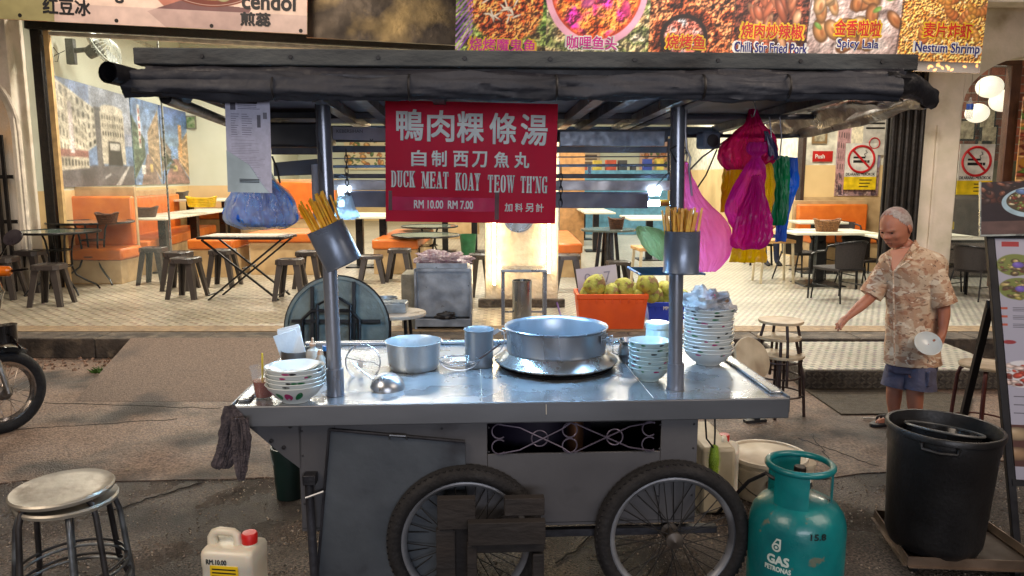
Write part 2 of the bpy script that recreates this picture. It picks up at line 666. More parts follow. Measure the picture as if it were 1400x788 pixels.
tag(mb.build('street_litter', mat('litter_bits', (170, 150, 120), .7, c2=(90, 70, 50), ns=4)), kind='stuff')
mb = MB()
for i in range(26):
 a = r_.random() * 6.28
 p0 = Vector((-3.72 + r_.gauss(0, .03), 6.62 + r_.gauss(0, .03), .0))
 mb.add([p0, p0 + Vector((.02, 0, .01)), p0 + Vector((math.cos(a) * .05, math.sin(a) * .05, .05))], [(0, 1, 2)])
tag(mb.build('weeds', mat('weed_green', (70, 110, 40), .6)), kind='stuff')
# kerb stones and the raised floor
mb = MB()
kx = -9.0
kerb = tag(MB().box(-14, 14, YK + .03, YK + .33, -.1, ZP - .012).build('kerb', KERB), kind='structure')
i = 0
while kx < 9:
 L_ = r_.uniform(.9, 1.25)
 MB().box(kx + .004, kx + L_ - .004, YK + r_.uniform(-.006, .006), YK + .34, .0, ZP + r_.uniform(-.004, .004)).build('kerb_stone', KERB, kerb, smooth=False, bevel=.012)
 kx += L_
def tile_art(base, dark, dense, seed):
 n = 16
 P = Paint(256, 256, tuple(v * .84 for v in base))
 q = random.Random(seed)
 for j in range(n):
  for i in range(n):
   v = q.uniform(.9, 1.06)
   c = tuple(min(255, b * v) for b in base)
   if dense:
    if j % 2 == 0 and (i + (j // 2 % 2)) % 2 == 0:
     c = tuple(d * q.uniform(.85, 1.2) for d in dark)
   else:
    if (j % 4 == 0 and i % 4 == 0) or (j % 4 == 2 and i % 4 == 2):
     c = tuple(d * q.uniform(.8, 1.3) for d in dark)
    elif q.random() < .06:
     c = (206, 194, 168)
   P.rect(i * 16 + 1, j * 16 + 1, i * 16 + 15, j * 16 + 15, c)
 return P.a
TL = image_mat('beige_mosaic_tiles', tile_art((176, 166, 146), (100, 84, 66), False, 1), .36, repeat=1.55)
TR = image_mat('cream_mosaic_tiles', tile_art((190, 187, 174), (110, 108, 106), True, 2), .32, repeat=1.7)
BORD = mat('floor_edge_cement', (150, 128, 98), .7, 0, (120, 102, 80), ns=14, bump=.4, bs=80, c3=(92, 78, 62), ns3=2.2, lo3=.55, hi3=.75)
tag(MB().box(-14, .35, YK + .62, 28, -.05, ZP).build('shop_floor', TL), kind='structure')
tag(MB().box(.35, 14, YK + .5, 28, -.05, ZP).build('shop_floor', TR), kind='structure')
tag(MB().box(-14, 14, YK + .34, YK + .62, -.05, ZP + .003).build('floor_border', BORD), kind='structure')
# tiled step block on the right
sx0, sy0 = 2.42, 6.05
stp = thing('entrance_step', 'low tiled step block with a dark patterned front below the kerb on the right', 'step', (0, 0, 0))
MB().box(sx0, 4.15, sy0, YK - .02, .006, .165).build('step_block', mat('step_dark_tile', (46, 42, 40), .55, c2=(84, 78, 70), ns=28, bump=.7, bs=50), stp, bevel=.01)
MB().box(sx0 + .01, 4.14, sy0 + .01, YK - .03, .166, .176).build('tiled_top', TR, stp)
mb = MB()
for i in range(34):
 for j in range(4):
  x = sx0 + .03 + i * .05
  z = .03 + j * .036
  M = Matrix.Translation((x, sy0 - .003, z)) @ Matrix.Rotation(R(35 if (i + j) % 2 else -35), 4, 'Y')
  mb.cbox((0, 0, 0), (.034, .006, .012), M)
tag(mb.build('woven_relief', mat('step_relief', (104, 98, 88), .6), stp, smooth=False), kind='stuff')
# checker plate mat over the drain
p = [G(1096, 532), G(1232, 528), G(1330, 548), G(1325, 568), G(1150, 569)]
mt = tag(MB().slab([(a.x, a.y) for a in p], .006, .018).build('drain_cover', mat('drain_plate', (84, 74, 60), .6, .3, (66, 58, 48), ns=20, bump=.9, bs=160)), 'flat dull metal plate lying over the drain beside the walking man', 'drain cover')
tag(MB().tube([G(1180, 572, .02), G(1213, 573, .02), G(1216, 568, .03)], .008).build('tool_handle', mat('worn_white_metal', (190, 185, 175), .4, .6)), 'thin pale rod lying on the ground by the man in sandals', 'rod')
tag(MB().tube([G(1270, 532, .02), G(1300, 522, .015), G(1330, 517, .015), G(1365, 513, .015)], .008).build('hose', mat('hose_grey', (170, 165, 150), .5)), 'thin pale hose lying along the ground behind the man', 'hose')
# ============================================================ SHOP BUILDING
PLAST = mat('cream_plaster', (218, 204, 190), .8, 0, (196, 186, 166), ns=3, bump=.25, bs=25, c3=(168, 152, 128), ns3=2.3, lo3=.56, hi3=.75)
GREENW = mat('pale_green_wall', (212, 216, 200), .75, c2=(202, 206, 188), ns=1.2, bump=.05)
CREAMW = mat('cream_tile_wall', (226, 196, 142), .4, c2=(214, 184, 132), ns=2)
DARKM = mat('black_iron', (22, 20, 20), .45, .3, (40, 34, 30), ns=14, bump=.3, bs=40)
BRONZE = mat('bronze_panel', (74, 66, 56), .38, .75, (40, 36, 34), ns=2.2, lo=.3, hi=.7, bump=.25, bs=9, c3=(130, 112, 76), ns3=1.6, lo3=.5, hi3=.7)
CEIL = mat('ceiling_white', (200, 200, 185), .9)
bld = thing('shop_building', 'open fronted corner restaurant with cream walls, arches and black beams behind the cart', 'building')
# far shell of the room
zc = 4.7
wl0 = V(72, 200, 11.0)
xL = wl0.x
A0, A1 = Vector((xL - .02, 11.0, 0)), Vector((xL - .85, 17.5, 0))
def wall_between(name, a, b, z0, z1, m, th=.2, parent=bld, side=1, uv=False, split=None):
 d = Vector((b[0] - a[0], b[1] - a[1], 0))
 ln = d.length
 ang = math.atan2(d.y, d.x)
 mb = MB()
 mb.box(0, ln, 0, th * side, z0, z1)
 return mb.build(name, m, parent, loc=(a[0], a[1], 0), rot=(0, 0, ang), uv=uv)
zt = 1.55
for nm, z0, z1, m in (('lower_wall', ZP, zt, CREAMW), ('upper_wall', zt, zc, GREENW)):
 wall_between(nm, (xL + .05, 10.75), (A0.x, A0.y), z0, z1, m, .2)
 wall_between(nm, A0, A1, z0, z1, m, .2)
 wall_between(nm, A1, (A1.x + .9, A1.y + .35), z0, z1, m, .2)
 wall_between(nm, (A1.x + .9, A1.y + .35), (A1.x - .1, 27), z0, z1, m, .2)
 wall_between(nm, (-12, 27), (13, 27), z0, z1, m, .2)
# partition on the right, facing the street
PW = 13.2
xa, xb = V(1099, 250, PW).x, V(1262, 250, PW).x
for nm, z0, z1, m in (('lower_wall', ZP, 1.95, CREAMW), ('upper_wall', 1.95, zc, mat('warm_white_wall', (226, 220, 200), .7))):
 MB().box(xa, 11.5, PW, PW + .18, z0, z1).build(nm, m, bld)
 MB().box(xa + .4, xa + .6, PW + .2, 27, z0, z1).build(nm, m, bld)
MB().box(xa - .06, xa, PW - .03, PW + .2, ZP, zc).build('wall_post', mat('dark_brown_wood', (58, 38, 28), .5, bump=.2), bld)
MB().box(-12, 13, YB, 27.2, zc, zc + .2).build('ceiling', CEIL, bld)
# thin cornice strips under the ceiling
MB().bar((A0.x + .02, A0.y, 4.3), (A1.x + .02, A1.y, 4.3), .05, .06).build('cornice', CEIL, bld)
# shopfront at the left stands further back: pier with its blind arch
YS = 10.6
MB().box(-9.5, V(42, 200, YS).x - .02, YS - .28, YS + .1, -.05, 4.3).build('left_pier', PLAST, bld, bevel=.01)
px0 = V(0, 20, YS - .3)
arc = []
xc = V(-66, 100, YS - .3).x
zr = 2.35
for i in range(0, 19):
 a = PI * i / 18
 arc.append((xc + .82 * math.cos(a), zr + .92 * math.sin(a)))
MB().tube([(xc + .82, YS - .3, .2)] + [(x, YS - .3, z) for x, z in arc] + [(xc - .82, YS - .3, .2)], .028, 6).build('arch_moulding', mat('pier_moulding', (228, 214, 196), .7), bld)
mbp = MB()
mbp.prism([(xc + .7, .2)] + [(xc + .7 * math.cos(PI * i / 18), zr + .88 * math.sin(PI * i / 18)) for i in range(19)] + [(xc - .7, .2)], YS - .292, YS - .27)
mbp.build('arch_panel', mat('greyed_plaster', (196, 184, 170), .85, c2=(180, 168, 152), ns=4, bump=.3, c3=(206, 170, 130), ns3=1.2), bld, smooth=False)
# iron post and its gate leaf stub at far left
a = V(50, 40, YS)
b_ = V(84, 385, YS)
MB().bar((a.x, YS, 4.3), (a.x, YS, ZP), .13, .12, up=(0, 1, 0)).build('iron_post', DARKM, bld, bevel=.006)
MB().bar((a.x + .12, YS + .02, 4.3), (a.x + .12, YS + .02, ZP), .07, .06, up=(0, 1, 0)).build('door_jamb', mat('ochre_frame', (206, 170, 116), .6), bld)
sh = thing('iron_gate_leaf', 'black folded iron gate leaf standing against the left pier', 'gate')
q = V(6, 300, YS - .42)
for dx in (-.14, -.04, .06):
 MB().bar((q.x + dx, YS - .42, ZP), (q.x + dx, YS - .42, 2.3), .045, .03, up=(0, 1, 0)).build('gate_bar', DARKM, sh)
for z in (.5, 1.15, 1.75):
 MB().bar((q.x - .2, YS - .40, z), (q.x + .16, YS - .40, z), .02, .05).build('gate_rail', DARKM, sh)
# long beam under the signs (runs slightly out of level, as it does in place)
a, b_ = V(36, 34, YS - .05), V(700, 69, YS - .05)
MB().bar(a, b_, .1, .11).build('front_beam', DARKM, bld)
MB().bar(a + Vector((0, .08, -.085)), b_ + Vector((0, .08, -.085)), .06, .05).build('beam_trim', mat('trim_cream', (214, 204, 186), .6), bld)
a2, b2 = V(300, 18, YB - .02), V(640, 36, YB - .02)
ang = math.atan2(b_.z - a.z, b_.x - a.x)
mbq = MB().box(0, 2.95, 0, .06, 0, 1.0)
p = V(418, 51, YB - .08)
mbq.build('bronze_fascia', BRONZE, bld, loc=p, rot=(0, -ang, 0))
MB().box(-9, 9, YB, YB + .3, 3.72, 5.2).build('upper_facade', PLAST, bld)
MB().bar(a + Vector((0, -.02, .07)), b_ + Vector((0, -.02, .07)), .14, .05).build('ledge', mat('ledge_grey', (120, 112, 92), .5, .3, (70, 62, 50), ns=4), bld)
# lit central pillar
pl, pr = V(663, 400, YB).x, V(763, 400, YB).x
PIL = mat('lit_pillar_plaster', (226, 214, 190), .8, 0, (204, 190, 164), ns=9, bump=.7, bs=22)
MB().box(pl, pr, YB, YB + .5, ZP - .02, zc).build('central_pillar', PIL, bld, bevel=.015)
MB().box(pl - .08, pr + .08, YB - .06, YB + .02, ZP, ZP + .1).build('pillar_plinth', KERB, bld, bevel=.01)
LED = mat('led_warm', (255, 214, 140), .4, es=42, ec=(255, 222, 168), rv=0)
for x_, zz in ((676, ZP + .28), (750, ZP + .42)):
 q = V(x_, 400, YB - .06)
 MB().bar((q.x, YB - .075, zz), (q.x, YB - .075, 2.6), .028, .02, up=(0, 1, 0)).build('led_strip', LED, bld)
 MB().bar((q.x, YB - .03, zz - .02), (q.x, YB - .03, 2.62), .02, .05, up=(0, 1, 0)).build('led_channel', mat('alu_channel', (180, 180, 178), .4, .8), bld)
cl = tag(MB().lathe([(0, 0), (.19, 0), (.19, .03), (.17, .03), (.165, .012), (0, .012)], 32, (0, 0, 0), Matrix.Rotation(PI / 2, 4, 'X')).build('round_plaque', mat('plaque_steel', (150, 150, 150), .35, .8), loc=(V(709, 296, YB - .035).x, YB - .005, V(709, 296, YB).z)), 'round metal plaque on the lit pillar behind the red sign', 'plaque')
# black fluted shutter column right
fx0, fx1 = V(1212, 250, 9.7).x, V(1256, 250, 9.7).x
sc = thing('folding_shutter', 'tall black fluted folding shutter stacked against the cream pillar', 'shutter')
n = 9
for i in range(n):
 x = fx0 + (fx1 - fx0) * (i + .5) / n
 MB().cyl((x, 9.7 + (.02 if i % 2 else -.02)), .034, ZP, 3.6, 10).build('shutter_slat', DARKM, sc)
MB().box(fx0 - .02, fx1 + .02, 9.74, 9.78, ZP, 3.6).build('shutter_back', DARKM, sc)
# right pillar and arch wall
AY = 9.85
ax0, ax1 = V(1258, 200, AY).x, V(1312, 200, AY).x
MB().box(ax0, ax1, AY, AY + .45, ZP - .01, 3.9).build('right_pillar', PLAST, bld, bevel=.012)
MB().bar((ax0 + .2, AY - .02, ZP), (ax0 + .2, AY - .02, 2.4), .03, .03, up=(0, 1, 0)).build('conduit', PLAST, bld)
acx, aw = ax1 + .95, .95
azr = V(1350, 75, AY).z - .62
poly = [(ax1 - .002, 3.9), (ax1 - .002, azr)] + [(acx - aw * math.cos(PI * i / 20), azr + .62 * math.sin(PI * i / 20)) for i in range(1, 21)] + [(acx + aw + .8, azr), (acx + aw + .8, 3.9)]
MB().prism(poly, AY + .002, AY + .448).build('arch_wall', PLAST, bld, smooth=False)
MB().box(acx + aw, acx + aw + .8, AY, AY + .45, ZP, azr).build('far_right_pier', PLAST, bld)
# doorway in the arch
DY = 10.6
q = V(1378, 200, DY)
WOODF = mat('brown_door_frame', (92, 58, 40), .45, bump=.2, c2=(70, 42, 30), ns=6)
MB().box(q.x - .07, q.x + .07, DY - .05, DY + .08, ZP, 3.25).build('door_frame', WOODF, bld, bevel=.008)
MB().box(q.x - 1.2, q.x + .07, DY - .04, DY + .07, 3.25, 3.36).build('door_head', WOODF, bld, bevel=.008)
GLASS = mat('clear_glass', (225, 240, 232), .03, alpha=.06, rv=0, spec=.6)
MB().box(q.x - 1.1, q.x - .07, DY - .01, DY + .01, ZP, 3.25).build('door_glass', GLASS, bld)
def brick_art():
 P = Paint(320, 320, (150, 140, 128))
 q = random.Random(4)
 for j in range(20):
  for i in range(-1, 8):
   x = i * 42 + (21 if j % 2 else 0)
   v = q.uniform(.75, 1.15)
   P.rect(x + 1, j * 16 + 1, x + 40, j * 16 + 15, (150 * v, 84 * v, 62 * v))
 P.noise(20, .25, 3)
 return P.a
MB().box(xb + .02, 9.5, 12.4, 12.5, 2.0, zc).build('brick_wall', image_mat('red_brick', brick_art(), .8, repeat=None), bld, uv=True)
MB().box(xb + .02, 9.5, 12.38, 12.5, ZP, 2.0).build('dado_wall', mat('green_grey_wall', (120, 118, 92), .6, c2=(96, 94, 72), ns=5), bld)
# glass pane at the shop front, left
gl = thing('glass_panel', 'tall clear glass panel beside the black iron post at the left shopfront', 'glass panel')
gx0, gx1 = V(80, 250, YS + .06).x, V(227, 250, YS + .06).x
MB().box(gx0, gx1, YS + .06, YS + .07, ZP + .05, 4.1).build('pane', GLASS, gl)
MB().box(gx1, gx1 + .02, YS + .055, YS + .075, ZP, 4.1).build('edge_strip', mat('edge_alu', (190, 196, 190), .3, .7), gl)
# ceiling tube lamps that show above the cart roof
TUBE = mat('tube_white', (255, 250, 235), .4, es=6, ec=(255, 248, 225), rv=0)
for i, (x_, y_, lb) in enumerate(((-4.5, 11, 'left'), (0, 11, 'middle'), (4.2, 11, 'right'), (-4.5, 15.5, 'left'), (0, 15.5, 'middle'), (4.2, 15.5, 'right'), (-4.5, 21, 'left'), (0, 21, 'middle'), (4.2, 21, 'right'))):
 row = {11: 'front', 15.5: 'second', 21: 'rear'}[y_]
 t = thing('ceiling_lamp', 'tube lamp on the shop ceiling, %s one of the %s row' % (lb, row), 'ceiling lamp', (x_, y_, 4.6), group='tube lamps on the shop ceiling')
 MB().box(-.65, .65, -.06, .06, 0, .1).build('lamp_housing', CEIL, t)
 MB().tube([(-.62, 0, -.03), (.62, 0, -.03)], .018).build('tube', TUBE, t)
# ============================================================ BANNERS AND PRINTS
RED = (205, 40, 40)
def banner_art():
 W_, H_ = 1436, 400
 P = Paint(W_, H_, (150, 96, 62))
 # panels: x ranges in the photograph 622..1340 -> x*2
 def X(px): return (px - 622) * 2.0
 def disc(cx, cy, rx, ry, soft=8):
  return lambda x, y: (1 - np.sqrt(((x - cx) / rx) ** 2 + ((y - cy) / ry) ** 2)) * soft
 Yb = 400
 r2 = random.Random(5)
 # grilled ray on banana leaf
 P.tex(0, 0, X(745), Yb, [(40, 70, 30), (96, 120, 50), (150, 170, 90), (90, 60, 40)], 6, 1)
 P.tex(20, 0, X(740), Yb, [(70, 24, 14), (150, 62, 30), (206, 106, 50), (236, 160, 84), (110, 46, 26)], 11, 2, 1.6, disc(X(690), 250, 112, 120))
 for i in range(14):
  P.line(0, 190 + i * 16, 46, 150 + i * 14, 5, (150, 70, 226) if i % 2 else (216, 150, 250), .7)  # purple glare painted as streaks over the print
 for i in range(30):
  x, y = r2.uniform(80, 170), r2.uniform(160, 300)
  P.ellipse(x, y, r2.uniform(14, 30), 3.4, (240, 228, 206), r2.uniform(-1.4, 1.4), 1.5, .3)
 # curry fish head bowl
 P.tex(X(745), 0, X(885), Yb, [(150, 120, 80), (196, 176, 130), (100, 110, 60), (216, 200, 170)], 7, 3)
 P.ellipse(X(811), 215, 140, 150, (240, 176, 196), 0, 2)
 P.ellipse(X(811), 212, 124, 134, (200, 70, 40), 0, 2)
 P.tex(X(745), 60, X(880), 350, [(150, 40, 24), (226, 96, 40), (250, 150, 66), (236, 70, 110), (214, 50, 150)], 7, 4, 1.3, disc(X(811), 212, 122, 132, 12))
 for (ex_, ey, c_) in ((770, 180, (250, 190, 60)), (800, 250, (200, 80, 160)), (835, 200, (250, 150, 80)), (852, 260, (226, 60, 130)), (790, 200, (180, 60, 230))):
  P.ellipse(X(ex_), ey, 26, 15, c_, r2.uniform(0, 3), 5, .5, .8)
 # grilled fish with a dip
 P.tex(X(885), 0, X(1000), Yb, [(36, 20, 16), (110, 48, 28), (170, 88, 50), (216, 140, 90), (70, 36, 24)], 9, 5, 1.8)
 for i in range(9):
  P.line(X(890) + i * 24, 150, X(878) + i * 24, 400, 3, (30, 16, 12), .35)
 P.ellipse(X(932), 330, 66, 60, (40, 30, 28), 0, 2)
 P.tex(X(895), 270, X(970), 392, [(120, 60, 50), (214, 120, 100), (150, 150, 150)], 9, 6, 1, disc(X(932), 330, 56, 50))
 # chilli pork strips
 P.tex(X(1000), 0, X(1100), Yb, [(60, 36, 30), (120, 60, 44), (170, 90, 60)], 6, 7)
 for i in range(60):
  P.ellipse(r2.uniform(X(1018), X(1084)), r2.uniform(130, 330), r2.uniform(24, 50), r2.uniform(8, 14), r2.choice([(206, 124, 84), (232, 170, 124), (160, 84, 56), (190, 104, 70)]), PI / 2 + r2.uniform(-.7, .7), 3, .6)
 # squid in shells
 P.tex(X(1100), 0, X(1225), Yb, [(214, 196, 186), (190, 160, 150), (226, 214, 206)], 4, 8, .6)
 for i in range(34):
  x, y = r2.uniform(X(1112), X(1220)), r2.uniform(130, 335)
  a_ = r2.uniform(0, 3)
  P.ellipse(x, y, r2.uniform(26, 40), r2.uniform(14, 24), r2.choice([(226, 156, 92), (238, 184, 124), (204, 130, 74)]), a_, 3, .7)
  P.ellipse(x + 4, y + 3, 16, 7, (150, 84, 44), a_, 4, .2, .7)
 for i in range(8):
  P.ellipse(r2.uniform(X(1112), X(1215)), r2.uniform(150, 300), 16, 8, (120, 160, 70), r2.uniform(0, 3), 3, .4)
 # cereal prawns
 P.tex(X(1225), 0, W_, Yb, [(150, 84, 30), (206, 136, 60), (240, 190, 110), (176, 104, 44), (250, 214, 150)], 22, 9, 1.6)
 for i in range(9):
  x, y, a_ = r2.uniform(X(1240), X(1330)), r2.uniform(170, 330), r2.uniform(0, 6)
  for k_ in range(7):
   P.ellipse(x + 30 * math.cos(a_ + k_ * .35), y + 30 * math.sin(a_ + k_ * .35), 15 - k_, 15 - k_, (232, 130 + k_ * 6, 66), 0, 3, .6)
 for px in (998, 1100, 1225):
  P.line(X(px) + 8, 150, X(px) - 8, 400, 4, (60, 44, 40), .7)
 # bottom dark strip of the last panel
 P.rect(X(1200), 372, W_, 400, (46, 36, 32))
 for i in range(14):
  P.ellipse(r2.uniform(X(1240), W_), r2.uniform(376, 396), 7, 4, (226, 150, 80), r2.uniform(0, 3))
 # purple and magenta glare of the floodlights is painted into the panels above
 P.blur(1, 1)
 P.noise(40, .12, 11)
 return P.a
BY = 8.62
p0, p1 = V(622, 76, BY), V(1338, 101, BY)
bang = math.atan2(p1.z - p0.z, p1.x - p0.x)
blen = (p1 - p0).length
ban = thing('food_banner', 'long banner of fried fish, curry and shrimp dishes above the cart roof', 'banner', p0, rot=(0, -bang, 0))
bh = blen * 400 / 1436
MB().box(0, blen, -.012, .012, 0, bh).build('banner_sheet', image_mat('banner_print', banner_art(), .6), ban, uv=True)
WHT = mat('print_white', (240, 236, 225), .5, rv=0)
REDM = mat('print_red', (206, 34, 34), .5, rv=0)
MAG = mat('print_magenta', (214, 30, 150), .5, rv=0)
NAVY = mat('print_navy', (26, 34, 120), .5, rv=0)
YEL = mat('print_yellow', (236, 190, 40), .5, rv=0)
BLK = mat('print_black', (24, 22, 24), .5, rv=0)
def cap(body, pxc, pyc, pw, ph, m, halo=WHT, tilt=0.0, off=.02, h2=.06, parent=ban, base=None, Y=None, ry=None, yy=-.014):
 base = base or p0
 Y = Y or BY
 ry = ry if ry is not None else bang
 q = V(pxc, pyc, Y) - base
 ca, sa = math.cos(-ry), math.sin(-ry)
 x = q.x * ca - q.z * sa
 z = q.x * sa + q.z * ca
 k = dep(V(pxc, pyc, Y)) / FPX
 kz = k * 1.0
 if halo:
  letters(body, parent, halo, x, yy, z, pw * k * 1.05, ph * kz * 1.12, h2, .0006, 'lettering_outline', (0, -tilt, 0))
 return letters(body, parent, m, x, yy - .002, z, pw * k, ph * kz, off, .0008, 'lettering', (0, -tilt, 0))
cap('烧烤魔鬼鱼', 687, 62, 90, 17, MAG, YEL)
cap('咖哩鱼头', 809, 59, 68, 17, MAG, WHT)
cap('烧烤鱼', 937, 58, 53, 18, REDM, YEL)
cap('烧肉炒辣椒', 1055, 43, 84, 19, REDM, YEL)
cap('Chilli Stir Fried Pork', 1053, 66, 99, 13, NAVY, WHT)
cap('金香啦啦', 1172, 39, 62, 20, REDM, YEL)
cap('Spicy Lala', 1172, 62, 56, 14, NAVY, WHT)
cap('麦片炸虾', 1295, 42, 65, 19, REDM, YEL)
cap('Nestum Shrimp', 1294, 68, 88, 16, NAVY, WHT)
def left_banner_art():
 W_, H_ = 840, 200
 P = Paint(W_, H_, (226, 196, 176))
 def X(px): return px * 2.0
 P.poly([(X(0), 0), (X(0), 150), (X(62), 150), (X(70), 0)], (216, 90, 50))
 P.food(0, 60, X(60), 142, [(240, 190, 50), (226, 90, 40), (120, 170, 60), (250, 220, 90)], 60, 6, 14, 1)
 P.rect(0, 142, X(80), 200, (150, 140, 96))
 P.ellipse(X(262), 40, 118, 130, (176, 110, 90), 0, 2)
 P.poly([(X(205), 160), (X(250), 128), (X(345), 140), (X(330), 200), (X(230), 200)], (112, 76, 74))
 P.ellipse(X(290), 50, 150, 92, (110, 44, 24), 0, 2)
 P.ellipse(X(290), 44, 140, 80, (196, 196, 110), 0, 2)
 P.food(X(230), 0, X(345), 105, [(176, 200, 90), (206, 214, 130), (226, 220, 150)], 60, 12, 34, 3, .4)
 P.ellipse(X(290), 48, 148, 90, (236, 230, 220), 0, 2, 0, 1, .965)
 P.rect(X(80), 152, W_, 200, (200, 172, 160), .8)
 P.noise(30, .1, 5)
 return P.a
LY = 8.7
l0, l1 = V(-6, 26, LY), V(420, 47, LY)
lang = math.atan2(l1.z - l0.z, l1.x - l0.x)
llen = (l1 - l0).length
lb = thing('dessert_banner', 'peach banner with cendol bowl and black writing above the left shopfront', 'banner', l0, rot=(0, -lang, 0))
MB().box(0, llen, -.012, .012, 0, llen * 200 / 852).build('banner_sheet', image_mat('dessert_print', left_banner_art(), .4), lb, uv=True)
cap('红豆冰', 92, 10, 64, 21, BLK, None, parent=lb, base=l0, Y=LY, ry=lang, off=.03)
cap('g', 164, -4, 11, 16, BLK, None, parent=lb, base=l0, Y=LY, ry=lang, off=.03)
cap('cendol', 368, 3, 72, 21, BLK, None, parent=lb, base=l0, Y=LY, ry=lang, off=.03)
cap('煎蕊', 350, 27, 40, 17, BLK, None, parent=lb, base=l0, Y=LY, ry=lang, off=.05)
for px in (28, 160, 290, 412):
 q = V(px, 14 + px * .055 + 6, LY) - l0
 MB().lathe([(0, -.02), (.02, -.02), (.022, 0)], 12, (0, 0, 0), Matrix.Rotation(PI / 2, 4, 'X')).build('bolt', DARKM, lb, loc=(q.x, -.014, q.z + q.x * math.tan(lang) * -1))
# ---- murals
def facade(P, x0, y0, x1, y1, y2, y3, c, seed, rows=4, cols=6):
 """a row of shophouses in perspective: left edge y0..y1, right edge y2..y3"""
 P.poly([(x0, y0), (x1, y2), (x1, y3), (x0, y1)], c)
 q = random.Random(seed)
 cols = int(cols * 1.8)
 rows = rows + 1
 for i in range(cols):
  for j in range(rows):
   t0, t1 = (i + .28) / cols, (i + .72) / cols
   s0, s1 = (j + .2) / rows, (j + .72) / rows
   def pt(t, s):
    ya = y0 + (y1 - y0) * s
    yb = y2 + (y3 - y2) * s
    return (x0 + (x1 - x0) * t, ya + (yb - ya) * t)
   v = q.uniform(.42, .8) if j < rows - 1 else q.uniform(.2, .5)
   P.poly([pt(t0, s0), pt(t1, s0), pt(t1, s1), pt(t0, s1)], tuple(k * v for k in c))
  t = (i + 0.98) / cols
 for j in range(1, rows):
  s = j / rows
  P.line(x0, y0 + (y1 - y0) * s, x1, y2 + (y3 - y2) * s, 3, tuple(min(255, k * 1.12) for k in c), .7)
def mural_a():
 P = Paint(360, 300, (86, 130, 200))
 for j in range(170):
  t = j / 170
  P.rect(0, j, 360, j + 1, (70 + 90 * t, 110 + 60 * t, 190 + 20 * t))
 P.rect(150, 0, 360, 130, (170, 176, 190), .6)
 P.poly([(0, 240), (360, 235), (360, 300), (0, 300)], (92, 88, 96))
 facade(P, 0, 0, 260, 260, 100, 130, (196, 186, 160), 1, 4, 7)
 P.poly([(0, 0), (0, 300), (2, 300)], (196, 186, 160))
 facade(P, 0, 20, 130, 255, 130, 245, (206, 192, 160), 2, 4, 6)
 P.rect(0, 195, 130, 215, (176, 70, 60), .8)
 P.poly([(55, 60), (72, 62), (72, 205), (55, 205)], (214, 196, 200))
 P.rect(170, 60, 200, 240, (96, 92, 96))
 P.poly([(196, 70), (225, 52), (290, 52), (318, 70), (318, 232), (196, 232)], (198, 186, 158))
 P.ellipse(257, 60, 62, 16, (214, 202, 176))
 facade(P, 200, 75, 315, 150, 75, 150, (190, 178, 150), 3, 2, 5)
 P.poly([(230, 160), (292, 160), (300, 236), (222, 236)], (60, 54, 52))
 P.rect(236, 165, 288, 188, (200, 196, 186))
 P.poly([(250, 300), (330, 236), (338, 236), (280, 300)], (220, 216, 210), .7)
 P.line(200, 275, 232, 262, 6, (214, 214, 214), .8)
 P.blur(2, 1)
 P.blur(1, 2)
 P.noise(9, .35, 4)
 P.noise(80, .25, 14)
 g_ = P.a.mean(2, keepdims=True)
 P.a = P.a * .5 + g_ * .5
 return P.a
def mural_b(seed, w_=220):
 P = Paint(w_, 300, (90, 140, 214))
 if seed == 9:
  for j in range(150):
   P.rect(0, j, w_, j + 1, (50 + j * .4, 96 + j * .4, 200))
  facade(P, 0, 120, w_ * .3, 250, 165, 205, (150, 130, 110), 3, 3, 4)
  facade(P, w_, 70, w_ * .55, 290, 150, 205, (214, 160, 96), 4, 5, 5)
  P.poly([(0, 300), (w_ * .36, 200), (w_ * .52, 200), (w_, 300)], (160, 104, 92))
  P.rect(w_ * .6, 60, w_ * .72, 190, (226, 150, 70))
  P.rect(w_ * .34, 225, w_ * .5, 250, (220, 190, 90))
  P.food(0, 190, w_ * .4, 240, [(40, 60, 40), (90, 110, 70)], 30, 5, 12, 2)
  P.blur(2, 1)
  P.noise(9, .4, seed)
  P.noise(60, .3, seed + 3)
  P.a = P.a * .6 + P.a.mean(2, keepdims=True) * .4
  return P.a
 for j in range(150):
  P.rect(0, j, w_, j + 1, (60 + j * .5, 120 + j * .3, 214))
 facade(P, 0, 60, w_ * .4, 280, 140, 200, (96, 130, 96), seed, 5, 4)
 facade(P, w_ * .95, 20, w_ * .52, 285, 110, 200, (196, 150, 96), seed + 1, 6, 5)
 P.poly([(w_ * .2, 300), (w_ * .45, 190), (w_ * .55, 190), (w_ * .95, 300)], (150, 110, 96))
 P.rect(w_ * .2, 20, w_ * .29, 170, (226, 220, 210))
 for k in range(5):
  P.rect(w_ * .22, 34 + k * 26, w_ * .27, 50 + k * 26, (190, 60, 60))
 P.rect(w_ * .24, 230, w_ * .38, 262, (214, 214, 210))
 P.rect(w_ * .55, 225, w_ * .65, 255, (226, 180, 60))
 P.blur(2, 1)
 P.blur(1, 1)
 P.noise(9, .4, seed)
 P.noise(60, .3, seed + 3)
 g_ = P.a.mean(2, keepdims=True)
 P.a = P.a * .5 + g_ * .5
 return P.a
def on_wall(name, pxa, pya, ya, pxb, pyb, yb, hgt_a, art, label, cat, rough=.4):
 """flat print on a wall running from (pxa at depth ya) to (pxb at depth yb); bottoms at the given pixels"""
 a, b = V(pxa, pya, ya), V(pxb, pyb, yb)
 d = Vector((b.x - a.x, b.y - a.y))
 ang = math.atan2(d.y, d.x)
 mb = MB().box(0, d.length, -.02, .0, 0, hgt_a)
 o = mb.build(name, image_mat(name + '_print', art, rough), None, loc=(a.x, a.y, (a.z + b.z) / 2), rot=(0, 0, ang), uv=True)
 return tag(o, label, cat)
def wp(t, off=.0):
 p = A0.lerp(A1, t)
 return p
dA = (A1 - A0).normalized()
